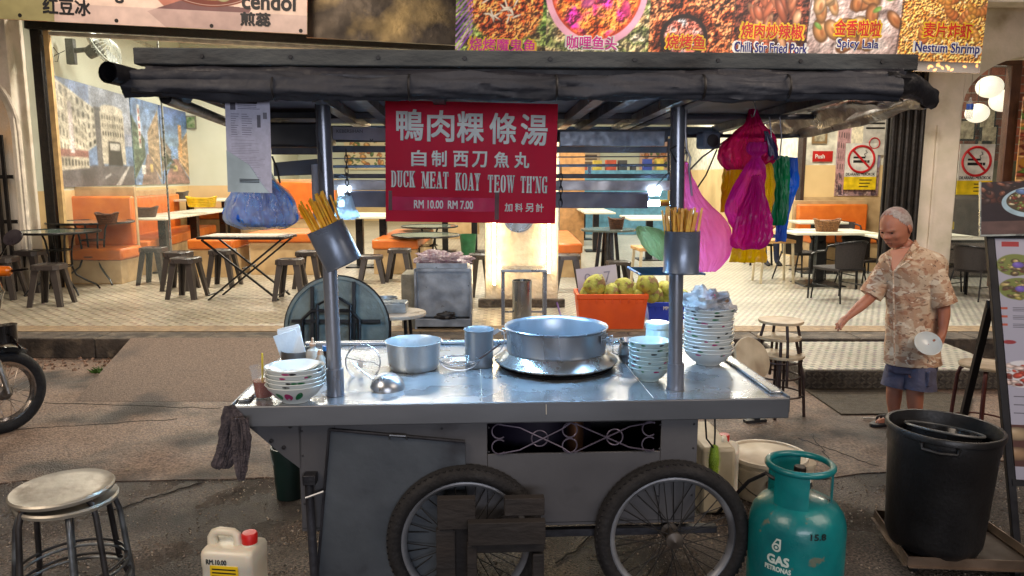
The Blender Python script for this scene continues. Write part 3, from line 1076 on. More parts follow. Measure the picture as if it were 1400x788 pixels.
nA = Vector((dA.y, -dA.x, 0))
angA = math.atan2(dA.y, dA.x)
def t_at(px, row=200):
 """distance along the left wall at which a picture column falls"""
 o = Vector((0, 0))
 d = ray(px, row)
 # intersection of the ray with the wall line
 M = Matrix(((d.x, -dA.x), (d.y, -dA.y)))
 v = M.inverted() @ Vector((A0.x, A0.y))
 return v[1]
for (pa, pb, art, lbl) in ((74, 179, mural_a(), 'mural photo of old shophouses and a round corner building on the left wall'),
                           (180, 218, mural_b(5, 150), 'mural photo of a street with a tall vertical sign, second on the left wall'),
                           (219, 257, mural_b(9, 150), 'mural photo of a busy street under a blue sky, third on the left wall')):
 ta, tb = t_at(pa), t_at(pb)
 a = A0 + dA * ta + nA * .03
 o = MB().box(0, tb - ta - .02, -.0, .02, 1.6, 3.2).build('photo_mural', image_mat('mural_print', art, .35), None, loc=(a.x, a.y, 0), rot=(0, 0, angA), uv=True)
 tag(o, lbl, 'mural')
wy = 17.9
q0 = V(261, 175, wy)
fr = thing('small_picture', 'small green framed picture high on the wall beside the narrow mural', 'picture', V(263, 168, 17.6))
MB().box(-.12, .12, -.03, 0, -.15, .15).build('frame', mat('frame_grey', (150, 150, 130), .5), fr)
MB().box(-.09, .09, -.034, -.031, -.12, .12).build('picture', mat('leaf_print', (90, 130, 70), .5, c2=(180, 190, 150), ns=14), fr)
fr.location.y -= .06
on_wall('photo_mural', 277, 246, 18.6, 308, 244, 20.0, 1.55, (lambda P: (facade(P, 0, 0, 90, 200, 20, 190, (200, 176, 120), 4, 5, 5), P.noise(20, .3, 2), P.a)[2])(Paint(120, 200, (170, 150, 110))), 'narrow mural of an old yellow street facade beyond the small framed picture', 'mural')
# murals on the right partition wall
def mural_c():
 P = Paint(200, 300, (226, 214, 186))
 P.poly([(0, 60), (60, 0), (60, 300), (0, 300)], (190, 160, 170))
 facade(P, 0, 30, 55, 290, 40, 290, (170, 130, 130), 3, 6, 3)
 P.rect(60, 200, 200, 300, (150, 120, 120))
 P.poly([(120, 130), (170, 90), (200, 110), (200, 200), (120, 200)], (150, 140, 170))
 P.food(0, 220, 200, 300, [(90, 70, 80), (170, 140, 130), (120, 90, 90)], 60, 5, 14, 3)
 P.noise(20, .2, 2)
 return P.a
q0, q1 = V(1140, 268, PW), V(1207, 150, PW)
tag(MB().box(0, q1.x - q0.x, -.03, 0, 0, q1.z - q0.z).build('photo_mural', image_mat('mural_c', mural_c(), .4), None, loc=(q0.x, PW, q0.z), uv=True), 'pinkish street mural behind the no smoking notice on the cream wall', 'mural')
def no_smoking(cx, cy, wpx, Y, lbl, hpx=None):
 k = Y * 1.0 / FPX
 k = dep(V(cx, cy, Y)) / FPX
 w_ = wpx * k
 h_ = w_ * 1.42
 t = thing('no_smoking_notice', lbl, 'notice', V(cx, cy, Y))
 MB().box(-w_ / 2, w_ / 2, 0, .006, -h_ * .22, h_ / 2).build('white_sheet', mat('sheet_white', (226, 222, 212), .4, rv=0), t)
 MB().box(-w_ / 2, w_ / 2, -.001, .006, -h_ / 2, -h_ * .22).build('yellow_strip', mat('sheet_yellow', (240, 205, 30), .4, rv=0), t)
 r = w_ * .40
 M = Matrix.Translation((0, -.003, h_ * .16)) @ Matrix.Rotation(PI / 2, 4, 'X')
 mbr = MB().tube([M @ Vector((r * math.cos(2 * PI * i / 36), r * math.sin(2 * PI * i / 36), 0)) for i in range(36)], r * .09, 6, closed=True)
 a = PI * .75
 mbr.bar(M @ Vector((r * math.cos(a), r * math.sin(a), .003)), M @ Vector((-r * math.cos(a), -r * math.sin(a), .003)), r * .16, .003, up=(0, 1, 0))
 mbr.build('red_ring', mat('sign_red', (200, 24, 34), .4, rv=0), t)
 mc = MB().box(-r * .62, r * .42, -.002, .001, h_ * .16 - r * .28, h_ * .16 - r * .08)
 mc.box(r * .46, r * .64, -.002, .001, h_ * .16 - r * .28, h_ * .16 - r * .08)
 mc.box(-r * .62, r * .3, -.002, .001, h_ * .16 + r * .06, h_ * .16 + r * .2)
 mc.build('cigarette', BLK, t, smooth=False)
 MB().tube([(r * .3, -.002, h_ * .16 + r * .2), (r * .2, -.002, h_ * .16 + r * .4), (r * .42, -.002, h_ * .16 + r * .5), (r * .3, -.002, h_ * .16 + r * .68)], r * .03, 5).build('smoke_line', BLK, t)
 letters('DILARANG MEROKOK', t, BLK, 0, -.002, -h_ * .165, w_ * .9, h_ * .06, .02)
 for j in range(3):
  MB().box(w_ * -.02, w_ * (.36 - .05 * j), -.0035, -.0015, -h_ * (.30 + j * .07), -h_ * (.28 + j * .07)).build('print_line', BLK, t)
 return t
no_smoking(1177, 228, 44, PW - .06, 'white and yellow DILARANG MEROKOK notice on the mural of the cream wall')
no_smoking(1334, 232, 48, 10.55, 'white and yellow DILARANG MEROKOK notice on the glass beside the brown door frame')
t = thing('wall_notice', 'small white notice sheet with a red ring above the mural', 'notice', V(1196, 188, PW - .05))
MB().box(-.2, .2, 0, .008, -.3, .42).build('sheet', mat('sheet_grey', (206, 200, 190), .5), t)
MB().tube([(.0 + .09 * math.cos(2 * PI * i / 20), -.004, -.1 + .09 * math.sin(2 * PI * i / 20)) for i in range(20)], .012, 5, closed=True).build('red_ring', mat('sign_red', (200, 24, 34), .4), t)
for j in range(3):
 MB().box(-.16, .16, -.004, -.001, .14 + j * .08, .17 + j * .08).build('print_line', BLK, t)
t = thing('red_sticker', 'small red plate with pale writing on the cream wall left of the mural', 'sticker', V(1125, 214, PW - .03))
MB().box(-.17, .17, 0, .02, -.09, .09).build('plate', mat('sticker_red', (190, 30, 24), .4), t)
letters('Push', t, WHT, -.05, -.003, 0, .16, .07, .02)
t = thing('small_picture', 'small pale framed picture hanging high on the wall above the red plate', 'picture', V(1121, 186, PW - .03))
MB().box(-.13, .13, 0, .02, -.13, .13).build('frame', mat('frame_tan', (150, 120, 80), .5), t)
MB().box(-.09, .09, -.005, -.001, -.09, .09).build('picture', mat('sketch_print', (200, 190, 160), .5, c2=(120, 110, 90), ns=10), t)
# ============================================================ FURNITURE IN THE SHOP
def fit(pxc, ybase, ytop, wpx, zb=ZP):
 """ground point from the pixel of the base centre, height from the top pixel, width from its pixels"""
 g = G(pxc, ybase, zb)
 top = V(pxc, ytop, g.y)
 return g, top.z - zb, wpx * dep(top) / FPX
BROWNP = mat('brown_plastic', (62, 55, 52), .38, c2=(55, 49, 46), ns=2)
TUBEB = mat('black_tube', (20, 20, 22), .35, .2)
TGLASS = mat('frosted_table_glass', (120, 136, 124), .12, c2=(96, 112, 104), ns=3, rv=.05, coat=.4)
WHITET = mat('white_tabletop', (226, 226, 208), .3, c2=(216, 216, 196), ns=2)
ORANGE = mat('orange_vinyl', (222, 122, 44), .42, c2=(206, 104, 34), ns=5, bump=.08, bs=14, coat=.15)
BEIGEB = mat('beige_laminate', (198, 168, 124), .5, c2=(176, 146, 104), ns=6)
RATTAN = mat('dark_rattan', (46, 38, 36), .55, c2=(26, 22, 22), ns=70, bump=.6, bs=120)
WICK = mat('basket_wicker', (104, 66, 42), .6, c2=(56, 34, 24), ns=50, bump=.9, bs=90)
# ---- plastic stools (square seat, splayed ribbed legs)
def make_stool(w_, h_):
 t = thing('plastic_stool', 'x', 'stool', group='brown plastic stools')
 a = w_ / 2
 mb = MB()
 c = .16 * w_
 def octo(s, z):
  k = s - c
  return [Vector(p) for p in ((-k, -s, z), (k, -s, z), (s, -k, z), (s, k, z), (k, s, z), (-k, s, z), (-s, k, z), (-s, -k, z))]
 mb.loft([octo(a * 1.03, h_ - .055), octo(a * 1.02, h_ - .045), octo(a, h_ - .008), octo(a * .94, h_), octo(a * .80, h_), octo(a * .78, h_ - .006)])
 mb.build('seat', BROWNP, t)
 MB().cyl((0, 0), .018, h_ - .012, h_ - .003, 12).build('seat_hole', BLK, t)
 for sx in (-1, 1):
  for sy in (-1, 1):
   m2 = MB()
   p0 = Vector((sx * (a - .04), sy * (a - .04), h_ - .02))
   p1 = Vector((sx * (a + .022), sy * (a + .022), 0))
   rings = []
   for k in range(6):
    f = k / 5
    p = p0.lerp(p1, f)
    s1 = .060 - .022 * f
    s2 = .015
    rings.append([p + Vector(v) for v in ((sx * s2, sy * s2, 0), (sx * s2, -sy * s1, 0), (sx * -.006, -sy * s1, 0), (sx * -.006, -sy * .006, 0), (-sx * s1, -sy * .006, 0), (-sx * s1, sy * s2, 0))])
   m2.loft(rings)
   m2.build('leg', BROWNP, t, angle=20)
 return t
proto = None
ST = [  # px centre, base y, top y, seat px, label, rot
 (72, 417, 361, 58, 'brown plastic stool nearest the kerb, in front of the round glass tables', .1),
 (46, 398, 342, 52, 'brown plastic stool behind the nearest one, against the left pier', .0),
 (8, 408, 351, 44, 'brown plastic stool cut by the picture edge behind the motorcycle', .15),
 (213, 388, 338, 44, 'brown plastic stool, left one of the four under the long white table', .05),
 (247, 396, 344, 52, 'brown plastic stool, middle one of the cluster by the long white table', .0),
 (257, 407, 352, 54, 'brown plastic stool, front one of the cluster by the long white table', -.08),
 (307, 391, 341, 42, 'brown plastic stool standing behind the left end of the folding table', .0),
 (399, 409, 354, 48, 'brown plastic stool standing right of the folding table legs', .05),
 (424, 393, 343, 40, 'brown plastic stool half hidden by the chopstick tin on the left post', .0),
 (509, 386, 349, 38, 'brown plastic stool in front of the orange bench, under the red sign left', .1),
 (547, 384, 340, 37, 'brown plastic stool nearest the round glass tables at the centre', .0),
 (657, 404, 347, 28, 'brown plastic stool between the steel cabinet and the lit pillar', .3),
 (776, 397, 348, 38, 'brown plastic stool right of the lit pillar', .0),
 (845, 392, 357, 46, 'brown plastic stool behind the coconuts by the black round table', .1),
]
for i, (px, yb, yt, wp_, lb_, rz) in enumerate(ST):
 g, h_, w_ = fit(px, yb, yt, wp_)
 if proto is None:
  W0, H0 = .30, .45
  proto = make_stool(W0, H0)
  o = proto
  o.location, o.rotation_euler = g, (0, 0, rz)
  o['label'] = lb_
 else:
  o = clone(proto, g, rz, lb_)
 k_ = min(1.08, w_ / W0)
 o.scale = (k_, k_, h_ / H0)
# ---- round glass tables with curved tube legs
def round_glass(pxc, yb, yt, wpx, label, legs=True):
 g, h_, w_ = fit(pxc, yb, yt, wpx)
 t = thing('round_glass_table', label, 'table', g, .4, group='round glass tables')
 r = w_ / 2
 MB().lathe([(0, h_ - .014), (r - .012, h_ - .014), (r - .012, h_ - .002), (0, h_ - .002)], 40).build('tabletop', TGLASS, t)
 MB().tube([(r * math.cos(2 * PI * i / 40), r * math.sin(2 * PI * i / 40), h_ - .01) for i in range(40)], .016, 8, closed=True).build('rim', TUBEB, t)
 for k in range(4):
  a = PI / 2 * k + .5
  c, s = math.cos(a), math.sin(a)
  pr = [(r * .42, h_ - .02), (r * .34, h_ - .12), (r * .28, h_ * .62), (r * .28, h_ * .40), (r * .36, h_ * .28), (r * .62, h_ * .17), (r * .86, h_ * .09), (r * .95, .015)]
  MB().tube([(q * c, q * s, z) for q, z in pr], .013, 8).build('leg', TUBEB, t)
 for z in (h_ * .44, h_ * .7):
  MB().tube([(r * .28 * math.cos(2 * PI * i / 20), r * .28 * math.sin(2 * PI * i / 20), z) for i in range(20)], .009, 6, closed=True).build('leg_ring', TUBEB, t)
 return t, g, h_
tA, gA, hA = round_glass(87, 401, 316, 102, 'round glass table with black rim, front one of the pair at the left pier')
tB, gB, hB = round_glass(131, 387, 303, 106, 'round glass table with black rim and a basket on it, behind the front one')
tC, gC, hC = round_glass(583, 372, 321, 92, 'round glass table with black rim, front one behind the red sign')
tD, gD, hD = round_glass(588, 356, 309, 76, 'round glass table with black rim, further one behind the red sign')
# ---- baskets
def basket(loc, w_, d_, h_, m, label, rz=0.0, flare=.78):
 t = thing('basket', label, 'basket', loc, rz)
 n = 28
 def ring(k, z, wob=0):
  return [Vector((w_ / 2 * k * math.copysign(abs(math.cos(2 * PI * i / n)) ** .7, math.cos(2 * PI * i / n)), d_ / 2 * k * math.copysign(abs(math.sin(2 * PI * i / n)) ** .7, math.sin(2 * PI * i / n)), z + wob * abs(math.cos(2 * PI * i / n)) ** 3)) for i in range(n)]
 MB().loft([ring(flare, 0), ring((1 + flare) / 2, h_ * .5), ring(1, h_ * .9, h_ * .2), ring(.94, h_ * .9, h_ * .2), ring(flare * .96, .012)]).build('bowl', m, t)
 for z in (.2, .4, .6, .8):
  k = flare + (1 - flare) * z
  q = ring(k * 1.015, h_ * z * .95, h_ * .2 * z)
  MB().tube(q, .006, 5, closed=True).build('woven_band', m, t)
 q = ring(1.0, h_ * .93, h_ * .22)
 MB().tube(q, .012, 6, closed=True).build('rim', m, t)
 return t
def on_top(px, py, z):
 return G(px, py, z)
k = lambda px, y, z, wp_: wp_ * dep(G(px, y, z)) / FPX
zB = ZP + hB
basket(G(147, 307, zB), k(147, 305, zB, 27), .2, .14, WICK, 'brown wicker basket on the round glass table by the left pier')
basket(Vector((gA.x - .1, gA.y, 0)) * 0 + V(198, 297, 12.2), .42, .24, .15, WICK, 'boat shaped brown basket on the near end of the long white table')
basket(V(276, 283, 13.6), .52, .3, .16, mat('yellow_plastic', (240, 200, 20), .4, bump=.5, bs=60, sss=.1), 'bright yellow plastic basket on the long white table', flare=.88)
basket(V(246, 272, 16.2), .36, .22, .14, mat('grey_wicker', (104, 94, 84), .6, bump=.8, bs=60), 'grey brown basket on the far white table at left')
# ---- long tables
def long_table(p00, p10, p11, p01, ztop, label, peds, th=.035, base=False, m=WHITET, group='long white tables'):
 """corner pixels of the top (near-left, near-right, far-right, far-left)"""
 c = [G(x, y, ztop) if not isinstance(x, Vector) else x for x, y in (p00, p10, p11, p01)]
 cx = sum((v.x for v in c)) / 4
 cy = sum((v.y for v in c)) / 4
 t = thing('dining_table', label, 'table', (cx, cy, ZP), group=group)
 zz = ztop - ZP
 MB().slab([(v.x - cx, v.y - cy) for v in c], zz - th, zz).build('tabletop', m, t, bevel=.006)
 for (fx, fy) in peds:
  a = c[0].lerp(c[1], fx)
  b = c[3].lerp(c[2], fx)
  p = a.lerp(b, fy)
  MB().box(-.06, .06, -.06, .06, .03, zz - th - .002).build('pedestal', TUBEB, t, loc=(p.x - cx, p.y - cy, 0))
  if base:
   MB().loft([[Vector((sx * .3, sy * .3, 0)) for sx, sy in ((-1, -1), (1, -1), (1, 1), (-1, 1))], [Vector((sx * .28, sy * .28, .02)) for sx, sy in ((-1, -1), (1, -1), (1, 1), (-1, 1))], [Vector((sx * .07, sy * .07, .07)) for sx, sy in ((-1, -1), (1, -1), (1, 1), (-1, 1))]]).build('pedestal_base', TUBEB, t, loc=(p.x - cx, p.y - cy, 0), smooth=False)
  else:
   MB().box(-.22, .22, -.22, .22, 0, .025).build('pedestal_base', TUBEB, t, loc=(p.x - cx, p.y - cy, 0), bevel=.006)
 return t, c
def T(yl, x, px, Y, ztop):
 return V(px, 300, Y)
def tbl(xl, xr, Y0, Y1, ztop, label, peds, shear=0.0, base=False, **kw):
 """table by pixel columns of its near edge at depth Y0, running back to Y1"""
 a, b = V(xl, 290, Y0), V(xr, 290, Y0)
 cs = [(Vector((a.x, Y0, ztop)), 0), (Vector((b.x, Y0, ztop)), 0), (Vector((b.x + shear, Y1, ztop)), 0), (Vector((a.x + shear, Y1, ztop)), 0)]
 return long_table(*cs, ztop, label, peds, base=base, **kw)
ZT = V(198, 297, 12.2).z
tbl(160, 226, 11.9, 16.0, ZT - .002, 'long white table on black pedestals beside the left orange bench', [(.72, .1), (.72, .45), (.72, .85)], shear=-.25)
tbl(255, 330, 15.6, 17.2, V(246, 272, 16.2).z - .002, 'far white table at the left, near the narrow mural', [(.5, .4)])
tbl(225, 262, 15.5, 17.0, V(246, 272, 16.2).z - .004, 'small white table holding the grey basket by the left wall', [(.5, .4)])
tbl(460, 528, 12.4, 14.0, 1.1, 'white table behind the left post, beyond the cart', [(.3, .4), (.8, .4)])
tbl(590, 660, 15.0, 16.8, 1.1, 'far white table with thin legs seen under the red sign', [(.2, .4), (.8, .4)])
tbl(800, 842, 15.0, 17.0, 1.05, 'far white table right of the lit pillar', [(.5, .4)])
tbl(777, 826, 18.0, 20.0, 1.12, 'farthest white table right of the lit pillar', [(.5, .4)])
tbl(862, 930, 13.6, 15.0, 1.0, 'white table behind the right post of the cart', [(.5, .4)])
ZR = G(1140, 312, 0).z
YR = 10.6
zr1 = V(1140, 318, YR).z
t1, c1 = tbl(1090, 1205, 10.5, 11.4, zr1, 'long white table with two baskets behind the walking man', [(.42, .4)], base=True)
tbl(1214, 1352, 9.9, 10.7 if False else 9.84 + .9, V(1300, 325, 9.9).z, 'white table right of the walking man, before the cream pillar', [(.5, .3)], base=True)
tbl(1095, 1162, 12.0, 12.7, V(1130, 304, 12.0).z, 'shorter white table before the orange bench at the cream wall', [(.5, .5)], base=True)
basket(V(1130, 318, 10.8), .36, .22, .17, mat('tan_wicker', (150, 104, 60), .6, c2=(96, 62, 36), ns=50, bump=.8, bs=80), 'tan wicker basket on the long table left of the man\'s head')
basket(V(1262, 319, 10.15), .3, .22, .15, mat('tan_wicker', (150, 104, 60), .6), 'tan wicker basket on the table right of the man\'s head')
# ---- orange benches
def bench(px0, px1, Y0, Y1, zs, ht_back, label, back=None, loc_x=None, rz=0.0):
 a, b = V(px0, 330, Y0), V(px1, 330, Y0)
 w_ = b.x - a.x
 t = thing('orange_bench', label, 'bench', (a.x, Y0, ZP), rz, group='orange upholstered benches')
 d = Y1 - Y0
 MB().box(0.02, w_ - .02, .04, d - .02, 0, zs - .16).build('plinth', BEIGEB, t, bevel=.006)
 MB().box(0, w_, 0, d, zs - .155, zs).build('seat', ORANGE, t, bevel=.03)
 if back == 'rear':
  MB().box(0, w_, d + .01, d + .12, zs - .1, ht_back - .06).build('backrest', ORANGE, t, bevel=.03)
  MB().box(-.03, w_ + .03, d + .13, d + .2, 0, ht_back).build('back_board', BEIGEB, t, bevel=.006)
 if back == 'left':
  MB().box(-.12, -.005, 0, d, zs - .1, ht_back - .07).build('backrest', ORANGE, t, bevel=.03)
  MB().box(-.2, -.125, -.02, d, 0, ht_back).build('back_board', BEIGEB, t, bevel=.006)
 return t
# long bench along the left wall: its near end faces the street
YL = 11.3
zs_ = V(150, 334, YL).z - ZP
t = thing('orange_bench', 'long orange upholstered bench under the shophouse murals along the left wall', 'bench', (0, 0, 0), group='orange upholstered benches')
dd = dA
nn = nA
def LW(s, o, z):
 p = A0 + dd * s + nn * o
 return Vector((p.x, p.y, z))
def lbox(mb, s0, s1, o0, o1, z0, z1):
 return mb.add([LW(s0, o0, z0), LW(s0, o1, z0), LW(s1, o1, z0), LW(s1, o0, z0), LW(s0, o0, z1), LW(s0, o1, z1), LW(s1, o1, z1), LW(s1, o0, z1)],
                  [(0, 1, 2, 3), (4, 5, 6, 7), (0, 1, 5, 4), (1, 2, 6, 5), (2, 3, 7, 6), (3, 0, 4, 7)])
zb_ = 1.50
lbox(MB(), .75, 5.2, .02, .14, ZP, zb_).build('back_board', BEIGEB, t, bevel=.01)
lbox(MB(), .8, 4.9, .145, .27, zs_ + ZP - .1, zb_ - .1).build('backrest', ORANGE, t, bevel=.03)
lbox(MB(), .8, 4.9, .275, .98, zs_ + ZP - .17, zs_ + ZP).build('seat', ORANGE, t, bevel=.03)
lbox(MB(), .8, 4.9, .28, .93, ZP, zs_ + ZP - .175).build('plinth', BEIGEB, t, bevel=.008)
# end part facing the street
q = V(92, 300, 11.6)
q2 = V(186, 300, 11.6)
MB().box(q.x, q2.x, 11.62, 11.68, ZP, 1.60).build('end_board', BEIGEB, t, bevel=.01)
MB().box(q.x + .1, q2.x, 11.5, 11.615, zs_ + ZP - .05, 1.46).build('end_backrest', ORANGE, t, bevel=.035)
MB().box(q.x + .12, q2.x + .12, 10.87, 11.495, zs_ + ZP - .2, zs_ + ZP - .03).build('end_seat', ORANGE, t, bevel=.035)
MB().box(q.x + .15, q2.x + .08, 10.9, 11.49, ZP, zs_ + ZP - .205).build('end_plinth', BEIGEB, t, bevel=.008)
zz_ = V(285, 325, 12.0).z - ZP
bench(255, 318, 11.6, 12.4, zz_, 1.1, 'orange bench seat left of the folding table, below the yellow basket')
bench(268, 330, 17.2, 17.9, .75, 1.45, 'far orange bench with a backrest under the narrow mural', back='rear')
bench(338, 436, 11.9, 12.9, V(390, 318, 12).z - ZP, 1.3, 'wide orange bench seen behind the folding table and blue bag')
bench(330, 450, 16.5, 17.2, .8, 1.5, 'far orange bench with backrest behind the hanging blue bag', back='rear')
bench(508, 571, 12.0, 14.5, V(540, 328, 12.0).z - ZP, 1.2, 'orange bench left of the central round glass tables')
bench(610, 650, 19.0, 20.5, .8, 1.4, 'small far orange bench seen under the red sign', back='rear')
bench(763, 797, 11.6, 14.5, V(780, 332, 11.8).z - ZP, 1.2, 'orange bench directly right of the lit pillar')
bench(1108, 1208, 12.35, 12.95, .62, V(1150, 274, PW).z - ZP, 'orange bench with high backrest under the no smoking notice', back='rear')
MB().box(xa, xb, PW - .045, PW - .003, ZP, V(1150, 268, PW).z - .02).build('wall_ledge', BEIGEB, bld)
# tan partition panel beyond
tag(MB().box(V(766, 200, 17).x, V(800, 200, 17).x, 17, 17.1, ZP, 2.6).build('partition_panel', mat('tan_panel', (190, 140, 88), .6)), 'tan upright partition panel far inside right of the lit pillar', 'partition')
# ---- folding table (left centre)
g, h_, w_ = fit(343, 407, 322, 118)
t = thing('folding_table', 'black folding table with crossed legs and a pale paper cloth near the kerb', 'table', g, -.03)
d_ = .55
MB().box(-w_ / 2, w_ / 2, -d_ / 2, d_ / 2, h_ - .035, h_).build('tabletop', TUBEB, t, bevel=.01)
MB().box(-w_ / 2 + .04, w_ / 2 - .1, -d_ / 2 + .02, d_ / 2 - .02, h_ + .001, h_ + .006).build('paper_cloth', mat('newsprint', (196, 190, 172), .7, c2=(150, 140, 130), ns=30, c3=(190, 120, 100), ns3=9, lo3=.6, hi3=.7), t)
for sy in (-1, 1):
 y = sy * (d_ / 2 - .05)
 MB().bar((-w_ / 2 + .05, y, h_ - .04), (w_ / 2 - .12, y + .02, 0), .028, .022).build('leg', TUBEB, t)
 MB().bar((w_ / 2 - .05, y, h_ - .04), (-w_ / 2 + .1, y - .02, 0), .028, .022).build('leg', TUBEB, t)
for x in (-w_ / 2 + .1, w_ / 2 - .14):
 MB().tube([(x, -d_ / 2 + .05, .06), (x, d_ / 2 - .05, .06)], .01).build('crossbar', TUBEB, t)
MB().tube([(0, -d_ / 2 + .05, h_ * .5), (0, d_ / 2 - .05, h_ * .5)], .01).build('crossbar', TUBEB, t)
# ---- round black table (centre right)
g, h_, w_ = fit(830, 384, 313, 74)
t = thing('black_round_table', 'dark round table with a heavy black base right of the lit pillar', 'table', g)
MB().lathe([(0, h_ - .03), (w_ / 2, h_ - .03), (w_ / 2 + .005, h_ - .015), (w_ / 2, h_), (0, h_)], 36).build('tabletop', mat('grey_glass_top', (96, 108, 104), .15), t)
for k_ in range(4):
 a = PI / 2 * k_ + .3
 MB().bar((.12 * math.cos(a), .12 * math.sin(a), h_ - .03), (.2 * math.cos(a), .2 * math.sin(a), 0), .05).build('leg', TUBEB, t)
MB().cyl((0, 0), .045, .0, h_ - .03).build('pedestal', mat('pedestal_steel', (90, 90, 90), .4, .7), t)
basket(Vector((g.x + .12, g.y, ZP + h_ + .001)), .24, .2, .15, WICK, 'dark brown basket on the black round table')
# ---- rattan arm chairs
def rattan():
 t = thing('rattan_chair', 'x', 'chair', group='dark rattan armchairs')
 # seat at .43, back to .80, facing -Y local (front)
 MB().loft([[Vector((x * s, y * s2 - .02, z)) for x, y in ((-.23, -.22), (.23, -.22), (.25, 0), (.21, .22), (-.21, .22), (-.25, 0))] for s, s2, z in ((.98, .98, .40), (1, 1, .415), (1, 1, .43), (.96, .96, .44))]).build('seat', RATTAN, t)
 # curved back: solid woven panel
 mb = MB()
 n = 14
 rows = []
 for j in range(6):
  z = .44 + .34 * j / 5
  row = []
  for i in range(n + 1):
   a = PI * (.5 + (i / n - .5) * .62)
   r = .27 + .035 * j / 5
   row.append((Vector((r * math.cos(a), r * math.sin(a) * .95 + .0, z)), Vector((math.cos(a), math.sin(a), 0))))
  rows.append(row)
 vs = [p + nn_ * .006 for r in rows for p, nn_ in r] + [p - nn_ * .006 for r in rows for p, nn_ in r]
 k_ = 6 * (n + 1)
 fs = []
 for j in range(5):
  for i in range(n):
   a = j * (n + 1) + i
   fs.append((a, a + 1, a + n + 2, a + n + 1))
   fs.append((a + k_, a + n + 1 + k_, a + n + 2 + k_, a + 1 + k_))
 mb.add(vs, fs)
 mb.build('backrest', RATTAN, t)
 # frame tube: arms and back top
 pts = [(-.27, -.26, 0), (-.27, -.25, .40), (-.28, -.22, .60), (-.29, -.10, .64), (-.295, .05, .66)]
 arc_ = [(.305 * math.cos(a), .30 * math.sin(a) + .0, .70 + .09 * math.sin(a)) for a in [PI - PI * i / 12 * 1 for i in range(1, 12)]]
 pts2 = pts + arc_ + [(-p[0], p[1], p[2]) for p in pts[::-1]]
 MB().tube(pts2, .013, 8).build('arm_frame', TUBEB, t)
 for s in (-1, 1):
  MB().tube([(s * .22, -.2, .41), (s * .235, -.24, .0)], .012, 6).build('leg', TUBEB, t)
  MB().tube([(s * .20, .19, .41), (s * .25, .30, .0)], .012, 6).build('leg', TUBEB, t)
  MB().tube([(s * .25, -.22, .2), (s * .235, .24, .2)], .008, 6).build('side_stretcher', TUBEB, t)
 return t
RC = None
for (px, yb, yt, wpx, rz, lb_) in (
  (1146, 410, 327, 84, PI + .35, 'dark rattan armchair with its back to the street, nearest the walking man'),
  (1092, 383, 312, 46, PI / 2 + .3, 'dark rattan armchair left of the long white table, beside the plastic bags'),
  (1176, 392, 322, 60, .2, 'dark rattan armchair partly behind the man\'s chest and the long table'),
  (1282, 398, 330, 58, .5, 'dark rattan armchair just right of the man\'s shoulder'),
  (1330, 408, 334, 74, PI / 2 + .5, 'dark rattan armchair beside the menu board, empty'),
  (1152, 372, 303, 56, .1, 'dark rattan armchair beyond the long table, half hidden'),):
 g, h_, w_ = fit(px, yb, yt, wpx)
 if RC is None:
  RC = rattan()
  RC.location, RC.rotation_euler = g, (0, 0, rz)
  RC['label'] = lb_
  o = RC
 else:
  o = clone(RC, g, rz, lb_)
 s_ = h_ / .80
 o.scale = (min(1.2, s_), min(1.2, s_), s_)
# grey sofa beyond the cream pillar and things in the arch
q = V(1322, 345, 11.6)
t = thing('grey_sofa', 'grey upholstered seat beyond the arch, behind the menu poster', 'sofa', (q.x, 11.6, ZP))
GR = mat('grey_fabric', (96, 84, 78), .9, bump=.3, bs=60)
MB().box(-.5, .8, 0, .7, 0, .5).build('seat', GR, t, bevel=.05)
MB().box(-.5, .8, .5, .72, .5, 1.25).build('backrest', GR, t, bevel=.06)
q = V(1303, 305, 11.4)
tag(MB().box(-.16, .16, -.12, .12, -.06, .06).build('yellow_box', mat('yellow_plastic2', (220, 190, 30), .5), None, loc=(q.x, 11.75, V(1303, 308, 11.75).z), bevel=.01), 'yellow and grey box on the seat beyond the arch', 'box')
# ---- paper lanterns
def lantern(px, py, wpx, Y, lb_):
 p = V(px, py, Y)
 r = wpx / 2 * dep(p) / FPX
 t = thing('paper_lantern', lb_, 'lantern', p, group='white paper lanterns')
 prof = []
 n = 40
 for i in range(n + 1):
  a = -PI / 2 + PI * i / n
  prof.append((max(.02, r * math.cos(a) * (1.0 + (.012 if i % 2 else -.012))), r * .86 * math.sin(a)))
 MB().lathe(prof, 28).build('paper_globe', mat('rice_paper', (236, 232, 214), .8, es=.9, ec=(255, 246, 220)), t)
 MB().tube([(0, 0, r * .85), (0, 0, 4.2 - p.z)], .004, 5).build('hanging_cord', BLK, t)
lantern(1353, 119, 34, 11.2, 'white round paper lantern hanging upper left in the arch')
lantern(1371, 138, 34, 11.9, 'white round paper lantern partly behind the door frame')
lantern(1336, 155, 30, 10.9, 'white round paper lantern hanging lowest, beside the water bottle')
p = V(1326, 148, 9.7)
t = thing('water_bottle', 'clear water bottle with a blue label hanging from a string by the arch', 'bottle', p)
PET = mat('pet_clear', (220, 230, 235), .08, alpha=.35, rv=0)
MB().lathe([(0, -.13), (.035, -.13), (.04, -.11), (.038, 0), (.04, .05), (.014, .1), (.014, .13), (0, .13)], 16).build('body', PET, t)
MB().lathe([(.0415, -.02), (.0415, .05)], 16).build('label_band', mat('label_blue', (40, 90, 200), .4), t)
MB().tube([(0, 0, .13), (0, 0, .5)], .002, 4).build('string', BLK, t)
